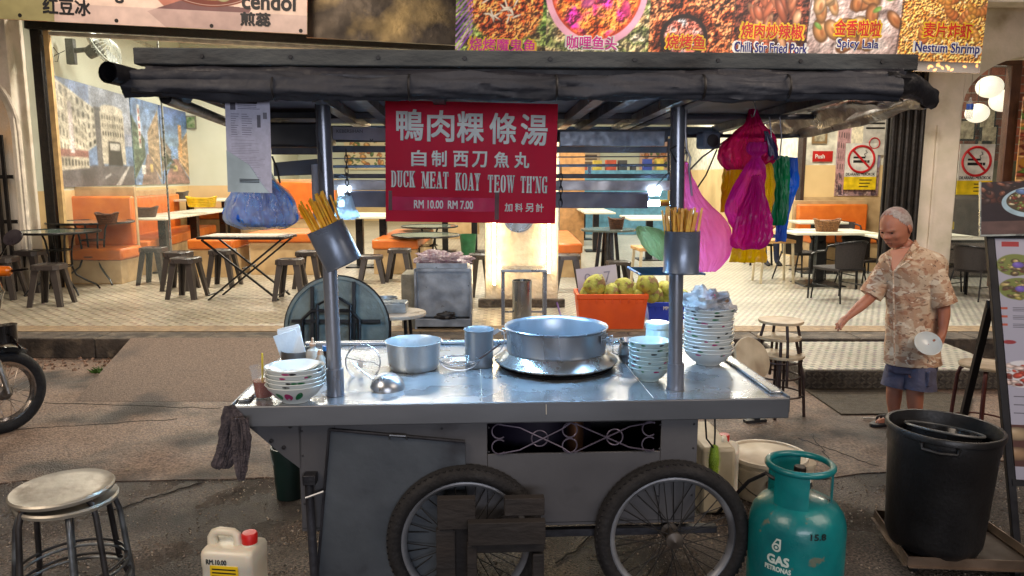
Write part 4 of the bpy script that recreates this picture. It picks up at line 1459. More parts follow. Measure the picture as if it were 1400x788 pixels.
for i, (px, py) in enumerate(((1350, 162), (1352, 186), (1322, 178), (1346, 205))):
 t = thing('framed_picture', 'small dark framed picture on the brick wall beyond the arch, %s' % ('upper right', 'middle right', 'left', 'lowest')[i], 'picture', V(px, py, 12.3), group='pictures on the brick wall')
 MB().box(-.14, .14, 0, .03, -.17, .17).build('frame', BLK, t)
 MB().box(-.11, .11, -.004, 0, -.14, .14).build('picture', mat('sketch_print', (200, 190, 160), .5), t)
# food poster at far right, behind the menu board
def poster_art():
 P = Paint(160, 480, (170, 120, 80))
 P.food(0, 0, 160, 480, [(226, 150, 70), (236, 180, 110), (150, 60, 40), (200, 60, 50), (110, 150, 60), (240, 200, 150)], 300, 6, 22, 4)
 P.ellipse(90, 90, 80, 60, (220, 225, 230), 0, 2, 0, 1, .9)
 P.ellipse(90, 330, 90, 60, (236, 160, 60), 0, 2, .3)
 P.food(20, 280, 160, 380, [(240, 150, 60), (250, 190, 120)], 60, 8, 20, 9)
 return P.a
q = V(1386, 262, 10.3)
tag(MB().box(0, 1.3, -.02, 0, 0, 1.25 + .0).build('food_poster', image_mat('food_poster_print', poster_art(), .4), None, loc=(q.x, 10.3, V(1386, 262, 10.3).z), uv=True), 'tall orange food poster on the wall right of the brown door frame', 'poster')
# ---- wall fan
p = V(98, 70, 11.35)
t = thing('wall_fan', 'grey wall fan with a round cage tilted on its arm, high on the left wall', 'fan', p)
t.scale = (.86, .86, .86)
FANM = mat('fan_grey', (96, 96, 90), .5)
MB().box(-.08, .06, -.05, .05, -.22, .2).build('wall_bracket', FANM, t, bevel=.01)
MB().bar((.0, 0, .0), (.5, 0, .04), .07, .07).build('arm', FANM, t)
MF = Matrix.Translation((.55, -.05, .08)) @ Matrix.Rotation(R(62), 4, 'Y')
mb = MB().lathe([(0, -.28), (.1, -.28), (.12, -.06), (0, -.05)], 16, (0, 0, 0), MF)
mb.build('motor', FANM, t)
CAGE = mat('fan_cage', (186, 190, 180), .35, .5)
mb = MB()
for i in range(36):
 a = 2 * PI * i / 36
 mb.tube([MF @ Vector((r * math.cos(a), r * math.sin(a), z)) for r, z in ((.06, .16), (.26, .14), (.38, .06), (.38, 0), (.3, -.06), (.1, -.08))], .005, 4)
mb.build('cage', CAGE, t)
MB().tube([MF @ Vector((.385 * math.cos(2 * PI * i / 30), .385 * math.sin(2 * PI * i / 30), .03)) for i in range(30)], .012, 6, closed=True).build('cage_rim', CAGE, t)
for k_ in range(3):
 a0 = 2 * PI * k_ / 3
 mb = MB()
 mb.add([MF @ Vector(v) for v in ((.04 * math.cos(a0), .04 * math.sin(a0), .03), (.33 * math.cos(a0 - .35), .33 * math.sin(a0 - .35), .0), (.35 * math.cos(a0 + .1), .35 * math.sin(a0 + .1), .02), (.3 * math.cos(a0 + .5), .3 * math.sin(a0 + .5), .06))], [(0, 1, 2, 3)])
 mb.build('blade', mat('fan_blade', (150, 154, 150), .4), t)
mb = MB().tube([(-.1, -.03, .0), (-.28, -.03, -.08), (-.34, -.03, -.16), (-.24, -.03, -.18), (-.2, -.03, -.06), (-.36, -.03, .15), (-.44, -.03, .42)], .006, 5)
mb.build('power_cord', BLK, t)
# ---- stainless cabinet and tray
STEEL = mat('old_steel', (170, 178, 188), .38, .5, (128, 136, 146), ns=6, bump=.12, bs=14, c3=(96, 98, 100), ns3=3.5, lo3=.56, hi3=.76)
g, h_, w_ = fit(606, 451, 369, 76)
g = Vector((g.x, g.y + .25, g.z))
t = thing('steel_cabinet', 'open fronted stainless steel box cabinet with a black rag on its ledge', 'cabinet', g)
d_ = .46
MB().box(-w_ / 2, w_ / 2, -d_ / 2 + .04, d_ / 2, .12, h_).build('body', STEEL, t, bevel=.008)
for sx in (-1, 1):
 MB().box(sx * (w_ / 2 - .0) - .012, sx * (w_ / 2) + .012, -d_ / 2, -d_ / 2 + .05, 0, h_ + .004).build('corner_post', STEEL, t, bevel=.004)
MB().box(-w_ / 2, w_ / 2, -d_ / 2, -d_ / 2 + .06, h_ - .02, h_ + .008).build('top_rail', STEEL, t)
MB().box(-w_ / 2, w_ / 2, -d_ / 2 - .02, d_ / 2, .03, .11).build('base_ledge', STEEL, t, bevel=.004)
zc_ = ZP + h_
tr = thing('metal_tray', 'shallow metal tray lying on top of the steel cabinet', 'tray', (g.x - .01, g.y, zc_ + .01))
mb = MB().box(-.25, .25, -.2, .2, 0, .01)
for a_ in ((-.25, .25, -.21, -.2), (-.25, .25, .2, .21), (-.26, -.25, -.21, .21), (.25, .26, -.21, .21)):
 mb.box(a_[0], a_[1], a_[2], a_[3], 0, .05)
mb.build('tray_body', STEEL, tr)
# crumpled clear packets: one bag of many
def crumple(loc, rx, ry, rz_, m, name, label, cat, seed, amp=.35, n=26):
 q = random.Random(seed)
 from mathutils import noise as nz
 mb = MB()
 rings = []
 for j in range(1, n):
  a = PI * j / n
  ring = []
  for i in range(n * 2):
   b = 2 * PI * i / (n * 2)
   v = Vector((math.sin(a) * math.cos(b), math.sin(a) * math.sin(b), -math.cos(a)))
   f = 1 + amp * (nz.noise(v * 2.6 + Vector((seed, 0, 0))) + .6 * abs(nz.noise(v * 6 + Vector((0, seed, 0)))))
   ring.append(Vector((v.x * rx * f, v.y * ry * f, max(-rz_ * .7, v.z * rz_ * f) + rz_ * .7)))
  rings.append(ring)
 mb.loft(rings)
 o = mb.build(name, m, None, loc=loc, angle=60)
 return tag(o, label, cat)
CLEARB = film('clear_packets', (200, 192, 196), .3, .25, .15, c2=(150, 120, 140), ns=40)
crumple((g.x - .02, g.y, zc_ + .03), .21, .15, .065, CLEARB, 'plastic_packets', 'crumpled clear plastic packets heaped on the metal tray', 'packets', 3, .8)
crumple((g.x + .03, g.y - .25, ZP + .11), .09, .03, .04, BLK, 'black_rag', 'small black rag lying on the ledge of the steel cabinet', 'rag', 5, .6, 12)
g2, h2_, w2_ = fit(558, 452, 377, 21)
tag(MB().box(-w2_ / 2, w2_ / 2, -.2, .2, 0, h2_).build('concrete_block', mat('block_grey', (140, 136, 120), .8, bump=.4, c2=(110, 106, 92), ns=7), None, loc=(g2.x, g2.y + .3, ZP), bevel=.01), 'pale grey concrete block pillar beside the steel cabinet', 'block')
# ---- stand with steel cylinder
g, h_, w_ = fit(716, 440, 366, 62)
g.y -= .0
t = thing('steel_stand', 'tall narrow stainless stand with open legs before the lit pillar', 'stand', g)
STEEL2 = mat('clean_steel', (176, 182, 188), .28, .9, (150, 156, 162), ns=5, stretch=(1, 1, .3))
d_ = .36
MB().box(-w_ / 2, w_ / 2, -d_ / 2, d_ / 2, h_ - .03, h_).build('top', STEEL2, t, bevel=.006)
for sx in (-1, 1):
 for sy in (-1, 1):
  MB().box(-.017, .017, -.017, .017, 0, h_ - .032).build('leg', STEEL2, t, loc=(sx * (w_ / 2 - .02), sy * (d_ / 2 - .02), 0))
MB().box(-w_ / 2 + .04, w_ / 2 - .04, -.012, .012, .1, .12).build('crossbar', STEEL2, t)
q = G(714, 446, ZP)
t = thing('steel_cylinder', 'tall brushed steel cylinder pot standing under the steel stand', 'pot', (q.x, g.y + .02, ZP))
hh = V(714, 388, q.y).z - ZP
MB().lathe([(0, 0), (.1, 0), (.105, .01), (.105, hh - .05), (.11, hh), (.1, hh), (.098, hh - .04), (.09, .02), (0, .02)], 32).build('pot_body', STEEL2, t)
# ---- crates with coconuts
def crate(px0, px1, yb, yt, m, label, depth=.42, text=False, Yoff=0):
 g = G((px0 + px1) / 2, yb, ZP)
 w_ = (px1 - px0) * dep(g) / FPX
 h_ = V(px0, yt, g.y).z - ZP
 t = thing('plastic_crate', label, 'crate', (g.x, g.y + depth / 2, ZP))
 w0, w1 = w_ * .44, w_ * .5
 d0, d1 = depth * .44, depth * .5
 mb = MB()
 th = .012
 def rect(w__, d__, z):
  return [Vector(v) for v in ((-w__, -d__, z), (w__, -d__, z), (w__, d__, z), (-w__, d__, z))]
 mb.loft([rect(w0, d0, 0), rect(w1 - .01, d1 - .01, h_ - .05), rect(w1, d1, h_ - .048), rect(w1, d1, h_), rect(w1 - .03, d1 - .03, h_), rect(w0 - .015, d0 - .015, .015)])
 mb.build('crate_body', m, t, smooth=False, bevel=.004)
 for i in range(9):
  x = -w1 + (2 * w1) * (i + .5) / 9
  MB().box(x - .004, x + .004, -d1 - .004, -d1 + .01, h_ - .09, h_ - .045).build('rib', m, t)
 return t, g, w_, h_, depth
COCO = mat('coconut_green', (178, 176, 74), .6, 0, (128, 140, 48), ns=9, bump=.8, bs=30, c3=(120, 88, 54), ns3=11, lo3=.50, hi3=.60)
ORC = mat('orange_crate_plastic', (232, 92, 26), .42, c2=(214, 78, 20), ns=4, bump=.05, sss=.05)
BLC = mat('blue_crate_plastic', (20, 60, 190), .4, c2=(16, 48, 160), ns=4)
tO, gO, wO, hO, dO = crate(788, 886, 451, 403, ORC, 'orange plastic crate full of green coconuts beside the big pot')
tU, gU, wU, hU, dU = crate(884, 958, 440, 414, BLC, 'blue plastic crate of coconuts behind the right post', depth=.4)
letters('MMW', tU, WHT, -.06, -dU / 2 - .006, hU - .06, .11, .04, .02)
def coconut(loc, r, rot, label, grp):
 n = 18
 rings = []
 from mathutils import noise as nz
 M = Euler(rot).to_matrix()
 for j in range(n + 1):
  a = PI * j / n
  z = -math.cos(a)
  ring = []
  for i in range(24):
   b = 2 * PI * i / 24
   rr = math.sin(a) ** .9 * (1 + .09 * math.cos(3 * b)) * (1 - .2 * z) + .001
   v = Vector((rr * math.cos(b), rr * math.sin(b), z * 1.12 + (.12 if j == n else 0)))
   f = r * (1 + .04 * nz.noise(v * 2 + Vector(loc)))
   ring.append(M @ (v * f))
  rings.append(ring)
 o = MB().loft(rings).build('coconut', COCO, None, loc=loc, angle=80)
 return tag(o, label, 'coconut', grp)
zo = ZP + hO
cxs = [(811, 387, 26, 'leftmost, split at its top'), (851, 392, 27, 'with a brownish face at the middle front'), (882, 384, 26, 'highest one at the right'), (868, 397, 23, 'pale one between the two big ones'), (834, 396, 20, 'low one beside the crate edge'), (888, 399, 20, 'low one at the right corner'), (800, 399, 18, 'low one at the left corner'), (826, 402, 18, 'half sunk at the front left'), (873, 402, 18, 'half sunk at the front right')]
K_ = (gO.y + dO / 2)
for i, (px, py, dpx, l_) in enumerate(cxs):
 px2 = px + 2
 yy_ = K_ - .06 + .10 * (i % 2)
 p = V(px2, py + 3, yy_)
 coconut(p, dpx * 1.12 * dep(p) / FPX / 2, (rnd.uniform(-.8, .8), rnd.uniform(-.8, .8), rnd.uniform(0, 6)), 'green coconut in the orange crate, ' + l_, 'coconuts in the orange crate')
for i, (px, py, dpx, l_) in enumerate(((893, 402, 22, 'front left'), (908, 405, 22, 'front right'), (884, 394, 18, 'behind the orange crate corner'), (907, 392, 22, 'top one by the post'), (930, 403, 20, 'hidden behind the post'))):
 p = V(px + 3, py + 4, gU.y + dU / 2 - .05 + .1 * (i % 2))
 coconut(p, dpx * 1.12 * dep(p) / FPX / 2, (rnd.uniform(-.8, .8), rnd.uniform(-.8, .8), 1), 'green coconut in the blue crate, ' + l_, 'coconuts in the blue crate')
p = V(818, 393, K_ + .17)
t = thing('price_card', 'pale lilac card with a hand drawn 0.7 standing behind the coconuts', 'card', p, rot=(R(-8), R(-7), 0))
MB().box(-.215, .215, 0, .006, -.04, .22).build('card_sheet', mat('card_lilac', (196, 190, 206), .6, c2=(186, 180, 198), ns=5), t)
PEN = mat('pen_grey', (150, 146, 170), .6)
letters('0', t, PEN, -.10, -.002, .11, .07, .10)
letters('7', t, PEN, .11, -.002, .10, .07, .12)
# purple stick and cord
tag(MB().tube([G(756, 405, ZP) + Vector((0, 0, .1)), G(771, 448, ZP)], .012, 6).build('purple_stick', mat('purple_plastic', (84, 50, 130), .4)), 'thin purple stick leaning near the orange crate', 'stick')
# ---- small round table behind the cart with its box and tin
ztb = .72
g = G(543, 427, ztb)
t = thing('small_round_table', 'small pale round table behind the cart holding an aluminium box', 'table', (g.x, g.y, 0.006))
r = 78 * dep(g) / FPX / 2
LAM = mat('laminate_grey', (196, 186, 172), .35, c2=(176, 166, 152), ns=6)
MB().lathe([(0, .69), (r, .69), (r + .004, .703), (r, .714), (0, .714)], 40).build('tabletop', LAM, t)
for k_ in range(4):
 a = PI / 2 * k_ + .7
 MB().tube([(r * .5 * math.cos(a), r * .5 * math.sin(a), .69), (r * .7 * math.cos(a), r * .7 * math.sin(a), 0)], .014, 8).build('leg', TUBEB, t)
ALU = mat('dull_aluminium', (186, 194, 200), .38, .85, (160, 168, 174), ns=9, bump=.06, bs=60, c3=(130, 136, 140), ns3=5, lo3=.58, hi3=.8)
q = G(541, 424, ztb)
t = thing('aluminium_box', 'shallow aluminium box with ridged lid on the small round table', 'box', (q.x, g.y + .02, ztb))
MB().box(-.1, .1, -.075, .075, 0, .075).build('box_body', ALU, t, bevel=.004)
for i in range(5):
 MB().box(-.095, .095, -.06 + i * .03 - .006, -.06 + i * .03 + .006, .076, .084).build('lid_ridge', ALU, t)
q = V(528, 408, g.y + .17)
t = thing('round_tin', 'shallow round metal tin behind the aluminium box', 'tin', (q.x, g.y + .165, ztb + .0))
MB().lathe([(0, 0), (.085, 0), (.09, .085), (.094, .09), (.086, .09), (.08, .01), (0, .01)], 28).build('tin_body', ALU, t)
# ---- folded round table leaning upright
Yd = 5.0
p = V(461, 449, Yd)
rr = 71 * dep(p) / FPX
t = thing('folded_round_table', 'round table turned on edge showing its grey underside and folded legs', 'table', (p.x, Yd, p.z), rot=(R(-8), 0, 0))
MB().lathe([(0, -.012), (rr - .012, -.012), (rr, -.006), (rr, .012), (rr - .02, .014), (rr - .02, .0), (0, .0)], 56, (0, 0, 0), Matrix.Rotation(PI / 2, 4, 'X')).build('tabletop', mat('underside_grey', (104, 116, 112), .5, c2=(70, 78, 76), ns=4, bump=.3, bs=20, c3=(140, 152, 146), ns3=3), t)
MB().tube([(rr * math.cos(2 * PI * i / 48), -.0, rr * math.sin(2 * PI * i / 48)) for i in range(48)], .011, 6, closed=True).build('rim_band', BLK, t)
DK = mat('leg_iron', (34, 34, 36), .45, .4)
for pts_ in ([(-.16, rr * .8), (-.16, -rr * .85)], [(.12, rr * .9), (.12, -rr * .85)], [(-rr * .85, .05), (rr * .85, .05)]):
 MB().bar((pts_[0][0], -.03, pts_[0][1]), (pts_[1][0], -.03, pts_[1][1]), .022, .02, up=(0, 1, 0)).build('cross_rail', DK, t)
MB().tube([(-.22, -.05, -rr * .8), (-.22, -.05, .06), (-.16, -.05, .12), (.10, -.05, .12), (.16, -.05, .06), (.16, -.05, -p.z / math.cos(R(8)) + .02)], .013, 8).build('leg', DK, t)
MB().tube([(-.12, -.05, -p.z / math.cos(R(8)) + .02), (-.12, -.05, .16), (.0, -.05, .22), (.1, -.05, .16), (.1, -.05, -rr * .8)], .012, 8).build('leg', DK, t)
# ---- green bin far
p = V(640, 332, 14)
tag(MB().lathe([(0, 0), (.13, 0), (.17, .42), (.15, .42), (.12, .02), (0, .02)], 20).build('waste_bin', mat('bin_green', (40, 110, 70), .5), None, loc=(V(640, 330, 15).x, 15.0, ZP)), 'small green bin on the floor far inside left of the lit pillar', 'bin')
# light wooden stool by the bags
g, h_, w_ = fit(1056, 386, 327, 46)
t = thing('wooden_stool', 'pale wooden stool with thin cream legs beyond the yellow bags', 'stool', g)
CREAML = mat('cream_paint', (214, 200, 166), .5)
MB().box(-w_ / 2, w_ / 2, -.2, .2, h_ - .05, h_).build('seat', mat('tan_seat', (206, 160, 100), .5), t, bevel=.01)
for sx in (-1, 1):
 for sy in (-1, 1):
  MB().bar((sx * (w_ / 2 - .04), sy * .17, h_ - .05), (sx * (w_ / 2 - .01), sy * .19, 0), .03).build('leg', CREAML, t)
g, h_, w_ = fit(893, 400, 346, 58)
t = clone(t, g, .1, 'pale wooden stool behind the green plastic bag near the right post')
t.scale = (1.1, 1.1, h_ / .55 if h_ > .3 else 1)
# interior extras behind the roof gap: shelf with coloured goods, far counter
t = thing('far_counter', 'long blue fronted counter with goods far inside, seen between the cart rails', 'counter', (V(820, 240, 20).x, 20.5, ZP))
MB().box(-1.9, 1.9, 0, .6, 0, V(820, 233, 20.5).z - ZP).build('counter_body', mat('counter_blue', (96, 160, 196), .5), t)
q = random.Random(11)
for i in range(11):
 c_ = q.choice([(120, 190, 60), (40, 70, 170), (220, 220, 210), (200, 80, 50), (60, 60, 66), (220, 190, 80)])
 m_ = mat('goods_%d' % (c_[0]), c_, .5)
 x = -1.8 + i * .34
 MB().box(x, x + q.uniform(.12, .28), .1, .4, V(820, 233, 20.5).z - ZP + .001, V(820, 233, 20.5).z - ZP + q.uniform(.15, .34)).build('goods_box', m_, t)
# menu lightboxes on the back wall
for i, (x, c_) in enumerate(((-4.8, (220, 206, 170)), (-1.4, (206, 196, 180)), (2.0, (196, 176, 150)), (5.6, (210, 170, 150)))):
 P = Paint(200, 110, c_)
 P.food(10, 10, 120, 100, [(190, 110, 60), (220, 160, 90), (90, 120, 60)], 60, 4, 12, i)
 for j in range(7):
  P.rect(130, 14 + j * 12, 190, 19 + j * 12, (90, 70, 60))
 tag(MB().box(-1.1, 1.1, 0, .05, 0, 1.2).build('wall_poster', image_mat('wall_poster_print', P.a, .5), None, loc=(x, 26.9, 2.0), uv=True), 'menu poster on the far back wall, %s from the left' % ('first', 'second', 'third', 'fourth')[i], 'poster', 'menu posters on the back wall')
# ============================================================ THE CART
cart = thing('food_cart', 'steel hawker cart with two spoked wheels, dark roof and lit steel worktop', 'food cart', CO, CA)
SS = mat('worktop_steel', (182, 188, 194), .26, .75, (160, 166, 172), ns=3, rv=.12, bump=.03, bs=5, c3=(120, 122, 128), ns3=4.5, lo3=.55, hi3=.75)
FAS = mat('fascia_steel', (114, 118, 124), .4, .55, (94, 98, 104), ns=3, stretch=(.3, 1, 1), rv=.08, bump=.05, bs=12)
PAN = mat('panel_steel', (92, 92, 95), .5, .4, (74, 74, 78), ns=2.2, lo=.3, hi=.7, bump=.12, bs=8, c3=(44, 42, 44), ns3=2.6, lo3=.58, hi3=.74)
PAN2 = mat('door_steel', (86, 93, 100), .48, .4, (64, 70, 78), ns=3, lo=.3, hi=.7, bump=.15, bs=10, c3=(40, 38, 42), ns3=3.0, lo3=.56, hi3=.72)
POST = mat('post_steel', (150, 156, 168), .28, .6, (118, 124, 136), ns=6, stretch=(1, 1, .2), bump=.05, bs=12)
DRK = mat('sooty_steel', (60, 62, 70), .5, .5, (30, 30, 34), ns=4, bump=.3, bs=30)
xl, xr = -1.084, 1.088
DP = 1.07
# --- worktop with a raised lip
mb = MB().box(xl + .002, xr - .002, .004, DP, TZ - .02, TZ)
mb.build('worktop', SS, cart)
# fascia: slightly bent front edge
mb = MB().box(xl, xr, -.012, .003, TZ - .078, TZ + .004)
mb.build('front_fascia', FAS, cart, bevel=.004)
MB().box(xl - .01, xl + .001, .006, DP, TZ - .06, TZ + .008).build('side_rim', FAS, cart, bevel=.003)
MB().box(xr - .001, xr + .01, .006, DP, TZ - .06, TZ + .008).build('side_rim', FAS, cart, bevel=.003)
MB().box(xl + .004, xl + .05, .06, DP - .02, TZ + .001, TZ + .014).build('side_lip', SS, cart, bevel=.005)
MB().box(xr - .05, xr - .004, .06, DP - .02, TZ + .001, TZ + .014).build('side_lip', SS, cart, bevel=.005)
MB().box(xl + .05, xr - .05, DP - .03, DP, TZ + .001, TZ + .022).build('rear_lip', SS, cart, bevel=.006)
# weld seams on the worktop
for x in (-.13, .55):
 MB().box(x, x + .003, .03, DP - .05, TZ + .0005, TZ + .0016).build('weld_seam', mat('seam_white', (214, 210, 196), .5, .3), cart)
MB().tube([(.12, -.0135, TZ - .005), (.121, -.0135, TZ - .045)], .002, 5).build('weld_seam', mat('seam_white', (214, 210, 196), .5), cart)
# --- body panels
def cpx(x, y, yl):
 p = CV(x, y, yl)
 return p.x, p.z
yf = .03
bx0, bz0 = cpx(413, 722, yf)
bx1, _ = cpx(950, 700, yf)
zb0 = cpx(780, 718, yf)[1]
ztop_ = TZ - .08
gx0_, gz1 = cpx(666, 568, yf)
gx1_, gz0 = cpx(903, 617, yf)
gz1 = ztop_ - .012
MB().box(bx0, gx0_, yf, yf + .012, zb0, ztop_).build('front_panel', PAN, cart, bevel=.002)
MB().box(gx0_ + .001, gx1_ - .001, yf, yf + .012, zb0, gz0).build('front_panel', PAN, cart, bevel=.002)
MB().box(gx1_, bx1, yf, yf + .012, zb0, ztop_).build('front_panel', PAN, cart, bevel=.002)
MB().box(gx0_, gx1_, yf, yf + .012, gz1, ztop_).build('grille_header', PAN, cart)
MB().box(bx0, bx1, DP - .1, DP - .088, zb0, ztop_).build('rear_panel', PAN, cart)
MB().box(bx0, bx0 + .012, yf + .014, DP - .102, zb0, ztop_).build('side_panel', PAN, cart)
MB().box(bx0, bx1, yf + .02, DP - .1, zb0 + .0, zb0 + .012).build('bottom_panel', DRK, cart)
SEAM = mat('panel_seam', (46, 46, 50), .6, .3)
for x in (bx0 + .004, (bx0 + gx0_) / 2 + .18, gx0_ - .004, gx1_ + .006, bx1 - .006):
 for k_ in range(5):
  z = ztop_ - .03 - k_ * .10
  if z < zb0 + .02:
   continue
  MB().lathe([(0, .003), (.0035, .0022), (.005, 0)], 8, (0, 0, 0), Matrix.Translation((x + (.010 if x < .3 else -.010), yf, z)) @ Matrix.Rotation(PI / 2, 4, 'X')).build('rivet', SEAM, cart)
MB().box(bx0 + .002, bx1 - .002, yf - .0012, yf, zb0 + .012, zb0 + .015).build('weld_seam', SEAM, cart)
MB().box(bx0 + .14, bx0 + .1425, yf - .0012, yf, zb0 + .02, ztop_).build('weld_seam', SEAM, cart)
# brace under the left overhang
pxs = [cpx(333, 578, yf), cpx(412, 578, yf), cpx(412, 642, yf), cpx(388, 624, yf)]
MB().prism(pxs, yf, yf + .014).build('corner_brace', PAN, cart, smooth=False)
MB().prism(pxs, DP - .12, DP - .1).build('corner_brace', PAN, cart, smooth=False)
for (x, y) in ((397, 583), (371, 603), (388, 612)):
 p = CV(x, y, yf)
 MB().lathe([(0, -.006), (.008, -.005), (.009, 0)], 10, (0, 0, 0), Matrix.Translation((p.x, yf, p.z)) @ Matrix.Rotation(PI / 2, 4, 'X') @ Matrix.Scale(-1, 4, (0, 0, 1))).build('bolt', BLK, cart)
# dark interior seen through the grille
PURP = mat('inner_drum', (40, 34, 54), .4, .3, (26, 22, 36), ns=3)
MB().cyl((( gx0_ + gx1_) / 2 - .12, .5), .26, .36, .80, 32).build('inner_burner', PURP, cart)
MB().cyl(((gx0_ + gx1_) / 2 + .02, .16), .035, .5, .82, 16).build('gas_pipe', mat('copper_dull', (120, 84, 62), .4, .8), cart)
# scroll grille
WIRE = mat('grille_wire', (120, 112, 130), .4, .6)
cxg, czg = (gx0_ + gx1_) / 2, (gz0 + gz1) / 2
hg = (gz1 - gz0)
def scroll(x, s, z, sz, ang0, turns):
 pts = []
 r = hg * .22
 for i in range(19):
  a = ang0 + s * turns * 2 * PI * i / 18
  pts.append((x + r * math.cos(a), yf - .004, z + sz * r * math.sin(a)))
 return pts
gr = []
rg = hg * .23
for k_, x in enumerate((cxg - .30, cxg - .02, cxg + .30)):
 for sz in (1, -1):
  zc2 = czg + sz * (hg * .25)
  MB().tube([(x + rg * math.cos(a), yf - .004, zc2 + sz * rg * math.sin(a)) for a in [(.2 + 1.45 * PI * i / 16) + PI * .2 for i in range(17)]], .003, 5).build('grille_scroll', WIRE, cart)
  MB().tube([(x + rg * math.cos(a), yf - .002, zc2 + sz * rg * math.sin(a)) for a in [PI - (.2 + 1.45 * PI * i / 16) - PI * .2 for i in range(17)]], .003, 5).build('grille_scroll', WIRE, cart) if k_ == 1 else None
MB().tube([(cxg - .14 + rg * 1.1 * math.cos(2 * PI * i / 24), yf - .004, czg + rg * 1.1 * math.sin(2 * PI * i / 24)) for i in range(24)], .003, 5, closed=True).build('grille_ring', WIRE, cart)
MB().tube([(cxg + .16 + rg * 1.1 * math.cos(2 * PI * i / 24), yf - .004, czg + rg * 1.1 * math.sin(2 * PI * i / 24)) for i in range(24)], .003, 5, closed=True).build('grille_ring', WIRE, cart)
for s in (1, -1):
 MB().tube([(cxg - .30, yf - .006, czg - s * hg * .47), (cxg - .22, yf - .006, czg - s * hg * .36), (cxg - .05, yf - .006, czg + s * hg * .30), (cxg - .02, yf - .006, czg + s * hg * .47)], .003, 5).build('grille_scroll', WIRE, cart)
 MB().tube([(cxg + .32, yf - .006, czg - s * hg * .47), (cxg + .22, yf - .006, czg - s * hg * .34), (cxg + .05, yf - .006, czg + s * hg * .28), (cxg - .0, yf - .006, czg + s * hg * .47)], .003, 5).build('grille_scroll', WIRE, cart)
# right side lattice, seen at an angle
for j in range(5):
 for sz in (0, 1):
  yy_ = .12 + j * .17
  z_ = gz0 + hg * (.28 + .45 * sz)
  MB().tube([(bx1 + .0, yy_ + .07 * math.cos(2 * PI * i / 16), z_ + .04 * math.sin(2 * PI * i / 16)) for i in range(16)], .003, 5, closed=True).build('side_ring', WIRE, cart)
MB().box(bx1 - .012, bx1, yf + .014, DP - .102, zb0, gz0).build('side_panel', mat('side_cream', (150, 142, 126), .5, .4, (112, 106, 94), ns=4, bump=.1), cart)
MB().box(bx1 - .012, bx1 + .004, DP - .13, DP - .09, zb0, ztop_).build('rear_leg', DRK, cart)
# leaning front door sheet
lp = [cpx(448, 591, 0), cpx(637, 606, 0), cpx(630, 800, 0), cpx(430, 800, 0)]
lp = [(cpx(449, 590, -.01)), cpx(636, 607, -.01), (cpx(640, 700, -.01)[0], .03), (cpx(430, 700, -.01)[0] - .02, .03)]
MB().prism(lp, .012, .024).build('leaning_door', PAN2, cart, smooth=False, bevel=.002)
MB().tube([(lp[0][0], .008, lp[0][1]), (lp[1][0], .008, lp[1][1])], .006, 6).build('door_edge', DRK, cart)
MB().tube([(lp[0][0], .008, lp[0][1]), (lp[3][0], .008, lp[3][1])], .006, 6).build('door_edge', DRK, cart)
a = CV(532, 597, .0)
b_ = CV(556, 598, .0)
MB().tube([(a.x, .01, a.z - .012), (a.x + .004, -.008, a.z + .008), (b_.x - .004, -.008, b_.z + .008), (b_.x, .01, b_.z - .012)], .004, 6).build('door_handle', mat('handle_steel', (140, 144, 150), .35, .8), cart)
# support leg with pin at the left
a = CV(422, 655, .0)
MB().tube([(a.x, .0, a.z), (a.x + .012, -.01, 0.012)], .017, 10).build('prop_leg', DRK, cart)
MB().tube([(a.x - .01, -.02, a.z - .07), (a.x + .06, -.02, a.z - .045)], .005, 6).build('pin', mat('handle_steel', (140, 144, 150), .35), cart)
MB().box(a.x - .02, a.x + .03, -.02, .03, a.z - .02, a.z + .02).build('leg_clamp', DRK, cart, bevel=.003)
for x in (bx0 + .02, bx1 - .05):
 MB().box(x, x + .035, DP - .16, DP - .125, .01, zb0).build('rear_foot', DRK, cart)
